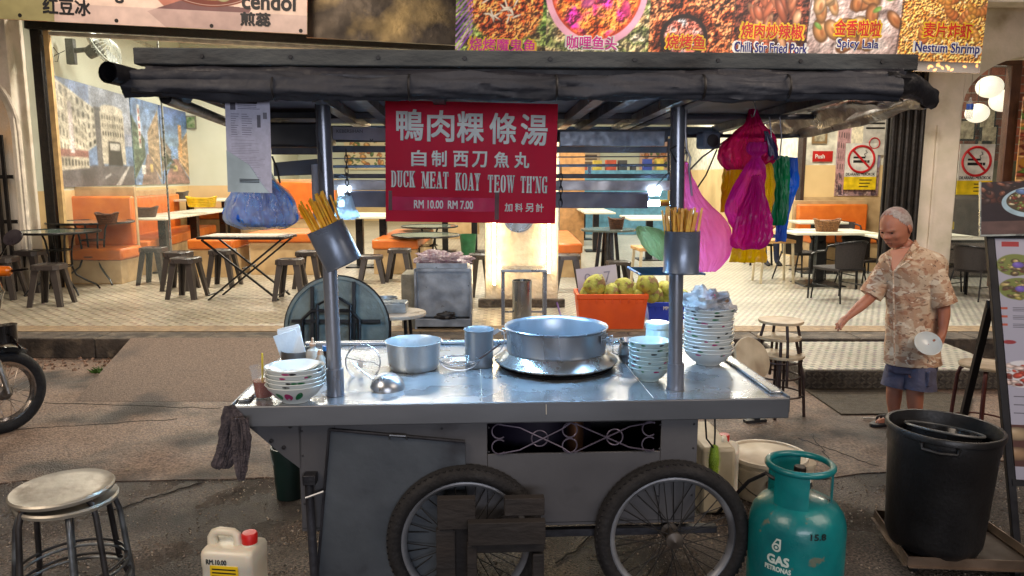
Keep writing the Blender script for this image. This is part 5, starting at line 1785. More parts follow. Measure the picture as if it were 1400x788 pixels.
# --- wheels
TYRE = mat('tyre_rubber', (14, 13, 15), .8, 0, (20, 19, 22), ns=9, bump=.3, bs=60, c3=(50, 48, 52), ns3=3.5, lo3=.66, hi3=.85)
RIMM = mat('rim_steel', (160, 164, 172), .4, .5, (92, 94, 100), ns=6)
SPK = mat('spoke_steel', (20, 20, 22), .6, .2)
def wheel(cx, cy, cz, r, parent, nsp=36, tw=.038):
 hub = thing('wheel', None, None, (cx, cy, cz))
 del_keys = [k for k in hub.keys()]
 hub.parent = parent
 MY = Matrix.Rotation(PI / 2, 4, 'X')
 prof = []
 rt = r - .045
 for i in range(17):
  a = 2 * PI * i / 16
  rr = (r - .033) + .033 * math.cos(a)
  prof.append((rr, tw * math.sin(a)))
 mb = MB().lathe(prof, 72, (0, 0, 0), MY)
 # tread blocks
 for i in range(72):
  a = 2 * PI * i / 72
  for sgn in (-1, 1):
   M = Matrix.Rotation(a, 4, 'Y') @ Matrix.Translation((r - .0055, sgn * .016, 0)) @ Matrix.Rotation(sgn * .6, 4, 'X')
   mb.cbox((0, 0, 0), (.005, .020, .014), M)
 mb.build('tyre', TYRE, hub, angle=50)
 pr = [(r - .074, -.020), (r - .066, -.024), (r - .058, -.020), (r - .070, -.008), (r - .072, 0), (r - .070, .008), (r - .058, .020), (r - .066, .024), (r - .074, .020), (r - .082, .006), (r - .082, -.006), (r - .074, -.020)]
 MB().lathe(pr, 72, (0, 0, 0), MY).build('rim', RIMM, hub)
 hb = MB().lathe([(0, -.065), (.022, -.065), (.024, -.05), (.034, -.046), (.036, -.036), (.02, -.03), (.02, .03), (.036, .036), (.034, .046), (.022, .05), (0, .06)], 24, (0, 0, 0), MY)
 hb.build('hub', mat('hub_grease', (50, 46, 44), .5, .5, (84, 78, 72), ns=12), hub)
 rm = r - .078
 for i in range(nsp):
  a = 2 * PI * i / nsp
  side = 1 if i % 2 else -1
  b = a + (.62 if (i // 2) % 2 else -.62)
  M = MB().tube([(.031 * math.cos(b), side * .04, .031 * math.sin(b)), (rm * math.cos(a), side * .004, rm * math.sin(a))], .0022, 5)
  M.build('spoke', SPK, hub)
 return hub
wr = .315
wc1 = CV(918, 733, .0)
wc0 = CV(637, 735, .0)
yw = -.005
wheel(wc1.x, yw - .0, wr + .0, wr, cart)
wheel(wc0.x + .0, yw - .0, wr + .0, wr, cart)
MB().tube([(wc0.x, .0, wr), (wc0.x, DP - .02, wr)], .014, 8).build('axle', DRK, cart)
MB().tube([(wc1.x, .0, wr), (wc1.x, DP - .02, wr)], .014, 8).build('axle', DRK, cart)
wheel(wc0.x, DP - .05, wr, wr, cart, 18)
wheel(wc1.x, DP - .05, wr, wr, cart, 18)
MB().bar((wc0.x, .055, wr), (wc1.x + .2, .055, wr), .03, .03).build('chassis_bar', DRK, cart)
# --- posts
zr_ = 2.08
for (px, py, ptop) in ((459, 540, 441), (923, 532, 926)):
 a = CG(px, py, TZ)
 yl = a.y
 MB().tube([(a.x, yl, TZ + .001), (a.x - .0 + (CV(ptop, 150, yl).x - a.x), yl, zr_)], .0285, 20).build('roof_post', POST, cart)
 MB().tube([(a.x, yl, TZ + .001), (a.x, yl, TZ + .11)], .0345, 20).build('post_collar', POST, cart)
 MB().tube([(a.x, yl, TZ + .001), (a.x, yl, TZ + .006)], .037, 20).build('post_flange', POST, cart)
PL, PR = CG(459, 540, TZ), CG(923, 532, TZ)
for P_ in (PL, PR):
 MB().tube([(P_.x, DP - .06, TZ - .3), (P_.x, DP - .06, 1.5), (P_.x, DP - .06, 1.99)], .014, 8).build('rear_rod', DRK, cart) if False else None
# --- roof
RF = mat('roof_boards', (84, 88, 88), .85, .0, (52, 55, 58), ns=6, stretch=(.4, 1, 1), bump=.5, bs=30, c3=(30, 28, 28), ns3=4, lo3=.55, hi3=.66)
UND = mat('roof_underside', (120, 116, 118), .7, 0, (90, 86, 88), ns=2.5, c3=(112, 104, 96), ns3=2)
TARP = mat('tarpaulin', (50, 52, 60), .68, 0, (34, 36, 44), ns=5, bump=.5, bs=14, c3=(78, 80, 84), ns3=4, lo3=.58, hi3=.8)
TARP2 = mat('silver_black_tarp', (140, 128, 116), .35, .2, (84, 78, 74), ns=6, bump=.6, bs=8, c3=(150, 140, 126), ns3=5, lo3=.55, hi3=.75)
yR0, yR1 = -.47, 1.35
A_, B_ = CV(181, 68, yR0), CV(1257, 71, yR0)
zt0 = (A_.z + B_.z) / 2
x0r, x1r = A_.x, B_.x
zbm = CV(700, 92, yR0).z
MB().box(x0r, x1r, yR0, yR0 + .05, zbm, zt0).build('roof_edge_board', RF, cart, bevel=.004)
for i in range(9):
 x = x0r + .2 + i * .26
 MB().lathe([(0, -.003), (.006, -.003), (.007, 0)], 8, (0, 0, 0), Matrix.Translation((x, yR0, (zt0 + zbm) / 2)) @ Matrix.Rotation(PI / 2, 4, 'X') @ Matrix.Scale(-1, 4, (0, 0, 1))).build('nail_head', BLK, cart)
MB().box(x0r + .02, x1r - .02, yR0 + .052, yR0 + .09, zbm - .055, zbm + .03).build('inner_board', mat('dark_board', (38, 36, 42), .6, bump=.2), cart, bevel=.004)
# sheet on top, slightly pitched to the back
zs0, zs1 = zbm + .012, zbm - .035
nrb = 26
mb = MB()
top = []
for j, (y, z) in enumerate(((yR0 + .05, zs0), (yR1, zs1))):
 pass
mb.add([(x0r + .01, yR0 + .052, zs0 - .012), (x1r - .01, yR0 + .052, zs0 - .012), (x1r - .01, yR1, zs1 - .012), (x0r + .01, yR1, zs1 - .012),
  (x0r + .01, yR0 + .052, zs0 + .006), (x1r - .01, yR0 + .052, zs0 + .006), (x1r - .01, yR1, zs1 + .006), (x0r + .01, yR1, zs1 + .006)],
       [(0, 3, 2, 1), (4, 5, 6, 7), (0, 1, 5, 4), (1, 2, 6, 5), (2, 3, 7, 6), (3, 0, 4, 7)])
mb.build('roof_sheet', UND, cart, smooth=False)
# rafters and frame under the sheet
FRM = mat('roof_frame', (72, 74, 82), .5, .2, (50, 52, 58), ns=6, bump=.2)
ALR = mat('alu_rail', (150, 146, 140), .35, .7, (110, 106, 102), ns=5)
for x, m_ in ((x0r + .05, FRM), (-.72, ALR), (-.56, FRM), (-.28, FRM), (.30, ALR), (.42, FRM), (.62, ALR), (.68, FRM), (x1r - .06, FRM)):
 MB().bar((x, yR0 + .1, zs0 - .04), (x, yR1 - .03, zs1 - .04), .045, .04).build('rafter', m_, cart)
MB().bar((x0r + .02, yR1 - .02, zs1 - .05), (x1r - .02, yR1 - .02, zs1 - .05), .04, .05).build('rear_beam', FRM, cart)
MB().bar((x0r + .04, PL.y, zr_ - .045), (x1r - .04, PL.y + .0, zr_ - .045), .035, .035).build('post_beam', FRM, cart) if False else None
def hbar(px0, y0, px1, y1, yl, d, m, name, ht=None, wd=None):
 """rail from pixel to pixel at one local depth"""
 a, b = CV(px0, y0, yl), CV(px1, y1, yl)
 MB().bar(a, b, wd or d, ht or d, up=(0, 1, 0) if False else (0, 0, 1)).build(name, m, cart, bevel=.002)
hbar(372, 158, 1105, 160, .80, .028, FRM, 'roof_rail')
hbar(448, 186, 912, 186, .95, .04, FRM, 'shelf_rail', ht=.06)
hbar(765, 190, 908, 190, .78, .03, mat('galvanised', (120, 128, 140), .45, .5, (96, 104, 116), ns=24), 'galvanised_fascia', ht=.068)
hbar(455, 182, 530, 184, .78, .02, mat('white_panel_aged', (150, 148, 160), .5, c2=(128, 126, 138)), 'painted_panel', ht=.06)
q = CV(478, 181, .765)
letters('KEBERSIHAN', cart, mat('faded_ink', (80, 78, 92), .6), q.x, q.y, q.z + .005, .12, .015, .01)
q = CV(508, 193, .765)
letters('M', cart, mat('faded_ink', (80, 78, 92), .6), q.x, q.y, q.z + .002, .014, .016, .02)
hbar(447, 204, 912, 205, .80, .03, FRM, 'roof_rail')
hbar(450, 228, 925, 226, 1.0, .014, FRM, 'thin_rail')
hbar(450, 217, 925, 214, 1.0, .006, FRM, 'thin_rail')
hbar(448, 241, 925, 241, .62, .02, FRM, 'shelf_rail')
GRY = mat('lamp_housing_grey', (186, 184, 184), .45, .3, (120, 120, 126), ns=8)
hbar(446, 253, 921, 254, .55, .03, GRY, 'lamp_rail', ht=.045)
hbar(470, 268, 886, 270, .55, .05, mat('lamp_housing_dark', (112, 116, 134), .5), 'lamp_housing', ht=.045)
hbar(470, 273, 886, 275, .51, .004, mat('lamp_housing_dark', (112, 116, 134), .5), 'lamp_front_plate', ht=.066)
# LED tube slung under the housing, its ends bright
a, b_ = CV(462, 268, .50), CV(904, 271, .50)
LEDC = mat('led_cool', (225, 240, 255), .3, es=260, ec=(162, 212, 255), rv=0)
zt_ = a.z - .035
MB().tube([(a.x, .54, zt_), (b_.x, .54, zt_)], .013, 10).build('led_tube', LEDC, cart)
for x, s in ((a.x, -1), (b_.x, 1)):
 MB().tube([(x + s * .001, .54, zt_), (x + s * .07, .54, zt_)], .015, 10).build('tube_end', mat('brass_holder', (200, 150, 50), .4, .3), cart)
 MB().tube([(x - s * .0, .53, a.z + .02), (x - s * .05, .53, a.z + .02)], .022, 10).build('lamp_end', mat('led_end', (225, 240, 255), .3, es=16, ec=(215, 235, 255), rv=0), cart)
# drop rods between the rails
for (px, py0, py1, yl) in ((560, 160, 250, .8), (806, 225, 243, 1.0), (688, 160, 245, .8), (915, 190, 260, .6), (452, 190, 260, .6)):
 a, b_ = CV(px, py0, yl), CV(px, py1, yl)
 MB().bar(a, b_, .014, up=(0, 1, 0)).build('drop_rod', FRM, cart)
# stored dark things on the rails at the left
p = CV(410, 188, .8)
MB().box(p.x - .17, p.x + .15, .6, .9, p.z - .05, p.z + .055).build('storage_box', mat('black_box', (24, 24, 30), .5), cart, bevel=.01)
p = CV(408, 226, .7)
MB().prism([(p.x - .10, p.z - .05), (p.x + .15, p.z - .04), (p.x + .12, p.z + .03), (p.x - .10, p.z + .01)], .65, .72).build('storage_flap', mat('dark_blue_flap', (42, 50, 66), .5), cart)
hbar(372, 207, 440, 207, .7, .03, FRM, 'roof_rail')
p0, p1 = CV(372, 214, .65), CV(410, 262, .65)
MB().tube([p0, (p0.x + .02, .65, p0.z - .06), (p0.x + .03, .65, p0.z - .12)], .005, 6).build('bent_wire', BLK, cart)
# chains
CH = mat('chain_iron', (60, 60, 64), .4, .7)
def chain(px, py0, py1, yl):
 a, b = CV(px, py0, yl), CV(px, py1, yl)
 n = max(2, int((a.z - b.z) / .024))
 mb = MB()
 for i in range(n):
  z = a.z + (b.z - a.z) * (i + .5) / n
  hh = (a.z - b.z) / n * .72
  pts = []
  for j in range(10):
   t_ = 2 * PI * j / 10
   u, v = .007 * math.cos(t_), hh * math.sin(t_)
   pts.append((a.x + (u if i % 2 else 0), yl + (0 if i % 2 else u), z + v))
  mb.tube(pts, .0022, 5, closed=True)
 mb.build('chain', CH, cart)
chain(473, 205, 270, .50)
chain(767, 230, 282, .50)
# white plastic packet hanging under the left lamp end, blue tinted by it
# --- rolled tarpaulin along the front
def roll(pts, r, m, name, parent=cart, seed=0, n=20, amp=.12):
 from mathutils import noise as nz
 P = [Vector(p) for p in pts]
 # resample
 ln = [0]
 for i in range(1, len(P)):
  ln.append(ln[-1] + (P[i] - P[i - 1]).length)
 k_ = max(8, int(ln[-1] / .018))
 out = []
 for i in range(k_ + 1):
  s = ln[-1] * i / k_
  for j in range(1, len(P)):
   if s <= ln[j] + 1e-6:
    f = (s - ln[j - 1]) / (ln[j] - ln[j - 1])
    out.append(P[j - 1].lerp(P[j], f))
    break
 rings = []
 for i, p in enumerate(out):
  d = (out[min(i + 1, k_)] - out[max(i - 1, 0)]).normalized()
  u = d.cross(Vector((0, 0, 1))).normalized()
  v = u.cross(d)
  ring = []
  for j in range(n):
   a = 2 * PI * j / n
   f = 1 + amp * 1.3 * nz.noise(Vector((p.x * 3 + seed, math.cos(a) * 1.2, math.sin(a) * 1.2 + p.y * 4))) + amp * .8 * nz.noise(Vector((p.x * 9 + math.sin(a) * 2, math.cos(a) * 2, seed))) + amp * .35 * nz.noise(Vector((p.x * 30, math.cos(a) * 4, math.sin(a) * 4 + seed)))
   fold = amp * .9 * (.2 - abs(nz.noise(Vector((p.x * 2.2 + seed + math.sin(a) * 1.6, math.sin(a) * 3.2, math.cos(a))))))
   sag = Vector((0, 0, amp * .035 * nz.noise(Vector((p.x * 2.5 + seed, 3, 1)))))
   ring.append(p + sag + (u * math.cos(a) * .8 + v * math.sin(a)) * r * (f + fold))
  rings.append(ring)
 # open spiral end faces
 return MB().loft(rings).build(name, m, parent, angle=70)
yt = yR0 - .03
a = CV(205, 121, yt)
pts = [CV(170, 113, yt), CV(300, 116, yt), CV(480, 119, yt), CV(700, 122, yt), CV(900, 120, yt), CV(1100, 119, yt), CV(1228, 122, yt)]
rt_ = 16.5 * dep(CM @ CV(700, 122, yt)) / FPX
roll(pts, rt_, TARP, 'rolled_tarpaulin', seed=3, amp=.34, n=40)
for px in (376, 560, 760, 960, 1075):
 c = CV(px, 120, yt)
 MB().tube([(c.x, yt + (rt_ + .001) * math.cos(2 * PI * i / 20), c.z + (rt_ + .001) * math.sin(2 * PI * i / 20)) for i in range(20)], .0035, 5, closed=True).build('tie_cord', BLK, cart)
# top folds of the tarp tucked under the board
pts = [CV(200, 101, yt + .03), CV(500, 105, yt + .03), CV(800, 112, yt + .03), CV(1235, 104, yt + .03)]
roll(pts, .022, mat('tarp_fold', (34, 34, 42), .45, bump=.4, bs=12), 'tarpaulin_fold', seed=9, n=12, amp=.3)
# side roll sticking out at the left, pipe below it
a, b_ = CV(147, 99, yt - .06), CV(215, 116, yt + .14)
rl = 14 * 2.3 / FPX
mb = MB().tube([a, a.lerp(b_, .5), b_ + Vector((.05, .1, -.02))], rl, 16, caps=False)
mb.tube([a + Vector((.002, 0, 0)), b_], rl * .72, 14, caps=False)
mb.build('side_roll', mat('roll_black', (22, 22, 26), .4, bump=.4, bs=15), cart)
a, b_ = CV(180, 122, yt - .02), CV(222, 126, yt)
MB().tube([a, b_], .012, 8).build('roll_pipe', BLK, cart)
a = CV(226, 134, yR0 + .05)
b_ = CV(312, 168, .45)
MB().tube([a, (a.x + .0, a.y, a.z), b_], .019, 12).build('side_pipe', mat('pipe_grey', (88, 84, 86), .35, .6), cart)
c = CV(300, 150, .5)
MB().tube([b_, (b_.x, 1.3, b_.z - .0)], .019, 12).build('side_pipe', mat('pipe_grey', (88, 84, 86), .35), cart)
# left side flap
mb = MB()
pa = CV(232, 136, yR0 + .03)
pb = CV(312, 166, .42)
pc = CV(312, 140, .42)
mb.add([pa, pb, (pb.x + .2, 1.3, pb.z), (pb.x + .2, 1.3, pb.z + .05), pc], [(0, 1, 2, 3, 4)])
# right side flap: bulging crumpled tarp from the roof corner to the back
def sheet(corners, nx, ny, bulge, m, name, seed=0, amp=.03, th=.006, parent=cart):
 from mathutils import noise as nz
 a, b, c, d = [Vector(v) for v in corners]
 g0, g1 = [], []
 vs = []
 for j in range(ny + 1):
  for i in range(nx + 1):
   u, v = i / nx, j / ny
   p = a.lerp(b, u).lerp(d.lerp(c, u), v)
   nrm = (b - a).cross(d - a).normalized()
   p = p + nrm * (bulge * math.sin(PI * u) * math.sin(PI * v) + amp * nz.noise(p * 7 + Vector((seed, 0, 0))) + amp * .7 * abs(nz.noise(Vector((u * 3 + seed, v * 12, 1)))))
   vs.append(p)
 k_ = len(vs)
 nrm = (b - a).cross(d - a).normalized()
 vs2 = [p - nrm * th for p in vs]
 fs = []
 W_ = nx + 1
 for j in range(ny):
  for i in range(nx):
   q = j * W_ + i
   fs.append((q, q + 1, q + W_ + 1, q + W_))
   fs.append((q + k_, q + W_ + k_, q + W_ + 1 + k_, q + 1 + k_))
 for i in range(nx):
  fs.append((i, i + k_, i + 1 + k_, i + 1))
  q = ny * W_ + i
  fs.append((q, q + 1, q + 1 + k_, q + k_))
 for j in range(ny):
  q = j * W_
  fs.append((q, q + W_, q + W_ + k_, q + k_))
  q = j * W_ + nx
  fs.append((q, q + k_, q + W_ + k_, q + W_))
 return MB().add(vs + vs2, fs).build(name, m, parent, angle=60)
a = CV(1228, 104, yR0 + .02)
b_ = CV(1268, 128, yR0 + .12)
roll([CV(1215, 115, yR0 - .02), CV(1245, 118, yR0 + .02), CV(1272, 134, yR0 + .12)], .036, mat('roll_black', (22, 22, 26), .4), 'corner_roll', seed=5, n=14, amp=.35)
roll([CV(1268, 136, yR0 + .12), CV(1190, 160, .25), CV(1110, 178, .80), CV(1050, 186, 1.2)], .030, TARP2, 'side_tarp_roll', seed=7, n=14, amp=.4)
sheet([CV(1235, 140, yR0 + .1), CV(1060, 186, 1.15), CV(1040, 164, 1.15), CV(1200, 138, yR0 + .1)], 26, 10, .03, TARP2, 'side_tarp', 2, .03)
MB().tube([CV(1262, 140, yR0 + .12), CV(1283, 132, yR0 + .10)], .003, 5).build('loose_wire', BLK, cart)
MB().tube([CV(930, 186, .7), CV(1100, 186, .9), CV(1120, 182, .9), CV(1133, 177, .9)], .009, 8).build('hook_rail', FRM, cart)
MB().tube([CV(925, 160, .3), CV(1112, 160, .45)], .012, 8).build('hook_rail', FRM, cart)
MB().tube([CV(932, 244, .2), CV(960, 215, .4), CV(1010, 180, .6), CV(1050, 168, .7)], .004, 6).build('power_wire', mat('wire_grey', (110, 110, 116), .5), cart)
MB().tube([CV(890, 262, .5), CV(925, 225, .3), CV(940, 206, .2), CV(930, 196, .14), CV(916, 205, .12), CV(930, 232, .14)], .0035, 6).build('power_wire', BLK, cart)
MB().tube([CV(950, 262, .4), CV(965, 240, .5), CV(980, 205, .6)], .0035, 6).build('power_wire', BLK, cart)
# hooks on the posts
for px, yl in ((434, .12), (938, .14)):
 q = [CV(px, 150, yl), CV(px - 1, 180, yl), CV(px + 1, 205, yl), CV(px + 6, 216, yl), CV(px + 4, 232, yl), CV(px + 8, 268 if px > 900 else 240, yl)]
 MB().tube(q, .0045, 6).build('wire_hook', mat('wire_steel', (120, 120, 126), .4, .7), cart)
# --- wire shelf on the right post, level with the tin
t = None
a = CV(925, 372, .25)
mb = MB()
WB = mat('rack_blue', (60, 110, 150), .4, .3)
RX0, RX1 = CV(872, 372, .22).x, CV(958, 372, .22).x
for y in (.17, .22, .27, .32):
 pass
for i in range(9):
 y = .17 + i * .03
 MB().tube([(RX0, y, a.z), (RX1, y, a.z)], .003, 5).build('rack_wire', WB, cart)
for x in (RX0, RX1):
 MB().tube([(x, .165, a.z), (x, .42, a.z)], .005, 6).build('rack_side', WB, cart)
# ============================================================ THE RED SIGN
ys = PL.y - .055
c0, c1, c2_, c3_ = CV(526, 139, ys), CV(764, 140, ys), CV(758, 307, ys), CV(528, 302, ys)
sw = ((c1.x - c0.x) + (c2_.x - c3_.x)) / 2
shh = ((c0.z - c3_.z) + (c1.z - c2_.z)) / 2
cc = (c0 + c1 + c2_ + c3_) / 4
sg = thing('red_menu_sign', 'crimson DUCK MEAT KOAY TEOW TH\'NG sign with silver lettering hanging from the cart roof', 'sign', CM @ cc, rot=(R(-1.5), R(1.0), CA))
n = 14
mb = MB()
REDS = film('sign_crimson', (240, 6, 84), .5, 0.0, .6, c2=(222, 8, 66), ns=2, bump=.04, bs=3)
mb.box(-sw / 2, sw / 2, 0, .005, -shh / 2, shh / 2)
mb.build('sign_sheet', REDS, sg, bevel=.001)
SIL = mat('silver_lettering', (226, 232, 232), .5, .0, (206, 212, 216), ns=12)
DKR = mat('letter_shadow', (70, 14, 30), .5, rv=0)
def sx(px): return (px - 645) / 238 * sw
def sz_(py): return (222 - py) / 165 * shh
def signtext(body, px, py, wpx, hpx, off=0.0, m=SIL, shadow=True):
 if shadow:
  letters(body, sg, DKR, sx(px) + .0012, -.001, sz_(py) - .0012, wpx / 238 * sw, hpx / 165 * shh, off, .0003, 'lettering_shadow')
 letters(body, sg, m, sx(px), -.002, sz_(py), wpx / 238 * sw, hpx / 165 * shh, off, .0007)
for ch, px in (('鴨', 559.5), ('肉', 602), ('粿', 643), ('條', 688), ('湯', 731.5)):
 signtext(ch, px, 172 + (px - 559) * .02, 36, 41, .022)
for ch, px in (('自', 572), ('制', 600), ('西', 630), ('刀', 656), ('魚', 687), ('丸', 715)):
 signtext(ch, px, 217, 20, 21, .028)
# slab serif capitals built stroke by stroke
def slab_glyph(mb, ch, x, z, w_, h_, y0=-.0027, y1=-.0005):
 s = w_ * .34          # stem
 b = h_ * .085         # serif thickness
 e = w_ * .07          # serif overhang
 def r(xa, za, xb, zb):
  mb.box(x + xa, x + xb, y0, y1, z + za, z + zb)
 def pl(pts):
  mb.prism([(x + p[0], z + p[1]) for p in pts], y0, y1)
 def stem(xc, wd=None, top=True, bot=True):
  wd = wd or s
  r(xc - wd / 2, 0, xc + wd / 2, h_)
  for f, zz in ((bot, 0), (top, h_ - b)):
   if f:
    mb.box(x + xc - wd / 2 - e, x + xc + wd / 2 + e, y0 - .0001, y1, z + zz, z + zz + b)
 def ringo(xa, xb, za, zb, th, a0=0, a1=2 * PI, n=22):
  cx, cz, rx, rz = (xa + xb) / 2, (za + zb) / 2, (xb - xa) / 2, (zb - za) / 2
  for i in range(n):
   t0, t1 = a0 + (a1 - a0) * i / n, a0 + (a1 - a0) * (i + 1) / n
   def sp(t, kx, kz):
    c, s_ = math.cos(t), math.sin(t)
    pw = .75
    return (cx + kx * math.copysign(abs(c) ** pw, c), cz + kz * math.copysign(abs(s_) ** pw, s_))
   o0, o1 = sp(t0, rx, rz), sp(t1, rx, rz)
   i0, i1 = sp(t0, rx - th, rz - th * .55), sp(t1, rx - th, rz - th * .55)
   pl([o0, o1, i1, i0])
 W = w_
 if ch == 'D':
  stem(s * .65)
  ringo(-W * .35, W, 0, h_, s, -PI / 2, PI / 2)
  r(s * .3, 0, W * .4, b); r(s * .3, h_ - b, W * .4, h_)
 elif ch == 'U':
  r(s * .2, h_ * .3, s * .2 + s, h_); r(W - s * .9, h_ * .3, W - s * .2, h_)
  ringo(s * .2, W - s * .2, 0, h_ * .66, s * .8, PI, 2 * PI)
  r(0 - e, h_ - b, s * 1.5, h_); r(W - s * 1.2, h_ - b, W + e, h_)
 elif ch in 'CG':
  ringo(0, W, 0, h_, s, PI * .28, PI * 1.72)
  r(W - s * .75, h_ * .68, W, h_)
  if ch == 'C':
   r(W - s * .6, 0 + h_ * .1, W, h_ * .3)
  else:
   r(W - s * 1.0, 0, W, h_ * .45); r(W * .5, h_ * .38, W + e, h_ * .46)
 elif ch == 'K':
  stem(s * .65)
  pl([(s * 1.1, h_ * .42), (s * 1.1, h_ * .58), (W * .72, h_), (W, h_)])
  pl([(W * .42, h_ * .62), (W * .62, h_ * .74), (W + e, 0), (W * .66, 0)])
  r(W * .55, h_ - b, W + e * 1.5, h_); r(W * .55, 0, W + e * 2, b)
 elif ch == 'M':
  r(s * .25, 0, s * .55, h_); r(W - s * .95, 0, W - s * .1, h_)
  pl([(s * .2, h_), (s * 1.0, h_), (W * .56, h_ * .1), (W * .44, h_ * .1)])
  pl([(W - s * .9, h_), (W - s * .2, h_), (W * .58, h_ * .1), (W * .46, h_ * .1)])
  r(-e, 0, s * .95, b); r(W - s * 1.3, 0, W + e, b); r(-e, h_ - b, s * .6, h_); r(W - s * .8, h_ - b, W + e, h_)
 elif ch == 'E':
  stem(s * .65)
  r(s, 0, W, b); r(s, h_ - b, W, h_); r(s, h_ * .46, W * .8, h_ * .55)
  r(W - s * .5, 0, W, h_ * .26); r(W - s * .5, h_ * .74, W, h_); r(W * .66, h_ * .38, W * .82, h_ * .63)
 elif ch == 'A':
  pl([(W * .3, h_), (W * .68, h_), (W * 1.02, 0), (W * .66, 0)])
  pl([(W * .36, h_), (W * .5, h_), (W * .2, 0), (W * .06, 0)])
  r(W * .2, h_ * .24, W * .78, h_ * .33)
  r(-e, 0, W * .36, b); r(W * .54, 0, W + e * 1.5, b)
 elif ch == 'T':
  stem(W / 2, top=False)
  r(0, h_ - b, W, h_); r(0, h_ * .72, s * .35, h_); r(W - s * .35, h_ * .72, W, h_)
 elif ch == 'O':
  ringo(0, W, 0, h_, s)
 elif ch == 'Y':
  stem(W / 2, top=False);
  pl([(0, h_), (W * .36, h_), (W * .66, h_ * .42), (W * .34, h_ * .42)])
  pl([(W, h_), (W * .84, h_), (W * .5, h_ * .42), (W * .66, h_ * .42)])
  r(-e, h_ - b, W * .46, h_); r(W * .66, h_ - b, W + e, h_)
 elif ch == 'W':
  pl([(W * .02, h_), (W * .24, h_), (W * .40, 0), (W * .24, 0)])
  pl([(W * .40, h_), (W * .62, h_), (W * .78, 0), (W * .62, 0)])
  pl([(W * .5, h_), (W * .42, h_), (W * .26, 0), (W * .36, 0)])
  pl([(W * .98, h_), (W * .88, h_), (W * .66, 0), (W * .76, 0)])
  r(-e, h_ - b, W * .34, h_); r(W * .38, h_ - b, W * .68, h_); r(W * .78, h_ - b, W + e, h_)
 elif ch == 'H':
  stem(s * .6); stem(W - s * .6); r(s, h_ * .45, W - s, h_ * .55)
 elif ch == 'N':
  r(s * .25, 0, s * .55, h_); r(W - s * .55, 0, W - s * .25, h_)
  pl([(0, h_), (s * 1.1, h_), (W - s * .2, 0), (W - s * 1.2, 0)])
  r(-e, 0, s * .95, b); r(W - s, h_ - b, W + e, h_); r(-e, h_ - b, s * .6, h_)
 elif ch == "'":
  pl([(0, h_), (W, h_), (W, h_ * .82), (W * .3, h_ * .66), (W * .4, h_ * .82), (0, h_ * .84)])
def slab_word(word, px0, px1, pyt, pyb):
 cap_ = {'M': 1.35, 'W': 1.4, "'": .35, 'I': .6, 'N': 1.1, 'O': .98}
 tot = sum(cap_.get(c, 1.0) for c in word) + .22 * (len(word) - 1)
 u = (px1 - px0) / tot
 for nm, m_, dx, dz, y0, y1 in (('lettering_shadow', DKR, .0014, -.0014, -.0012, -.0002), ('lettering', SIL, 0, 0, -.0027, -.0010)):
  mb = MB()
  x = px0
  for c in word:
   w__ = cap_.get(c, 1.0) * u
   slab_glyph(mb, c, sx(x) + dx, sz_(pyb) + dz, w__ / 238 * sw, (pyb - pyt) / 165 * shh, y0, y1)
   x += w__ + .22 * u
  mb.build(nm, m_, sg, smooth=False)
slab_word('DUCK', 534, 566, 234.5, 257)
slab_word('MEAT', 576, 613, 235, 258)
slab_word('KOAY', 623, 657, 236, 260)
slab_word('TEOW', 668, 705, 238, 262)
slab_word("TH'NG", 714, 751, 239, 262)
signtext('RM 10.00  RM 7.00', 606.5, 280, 82, 11, .025, shadow=False)
for ch, px in (('加', 697.5), ('料', 712), ('另', 727), ('計', 741.5)):
 signtext(ch, px, 282.5, 10.5, 11.5, .025, shadow=False)
MB().box(sx(533), sx(679), -.0009, -.0002, sz_(289), sz_(270)).build('price_tape', mat('clear_tape', (214, 26, 92), .5, spec=.2), sg)
MB().box(sx(678), sx(684), -.0012, -.0002, sz_(300), sz_(262)).build('tape_strip', mat('old_tape', (110, 70, 76), .6), sg)
MB().box(sx(530), sx(535), -.0012, -.0002, sz_(289), sz_(262)).build('tape_strip', mat('old_tape', (110, 70, 76), .6), sg)
# ============================================================ THINGS ON THE WORKTOP
TT = TZ + .0015
def on(px, py):
 return G(px, py, TT)
def mm(px, p):
 return px * dep(p) / FPX
MEL = mat('melamine_white', (222, 228, 226), .22, c2=(210, 218, 218), ns=4, rv=.05, coat=.3)
MELB = mat('melamine_blue_white', (196, 222, 226), .22, c2=(186, 214, 220), ns=4, rv=.05, coat=.3)
GRN = mat('flower_green', (30, 130, 80), .4, rv=0)
PNK = mat('flower_pink', (190, 50, 120), .4, rv=0)
GREYP = mat('print_grey', (120, 124, 120), .5, rv=0)
def bowl_mb(r, h_):
 return MB().lathe([(0, .004), (r * .40, .004), (r * .42, 0), (r * .47, 0), (r * .48, .006), (r * .70, h_ * .32), (r * .9, h_ * .72), (r * .985, h_ * .96), (r, h_), (r * .985, h_ + .0015), (r * .965, h_), (r * .87, h_ * .72), (r * .66, h_ * .34), (r * .42, .012), (0, .010)], 44)
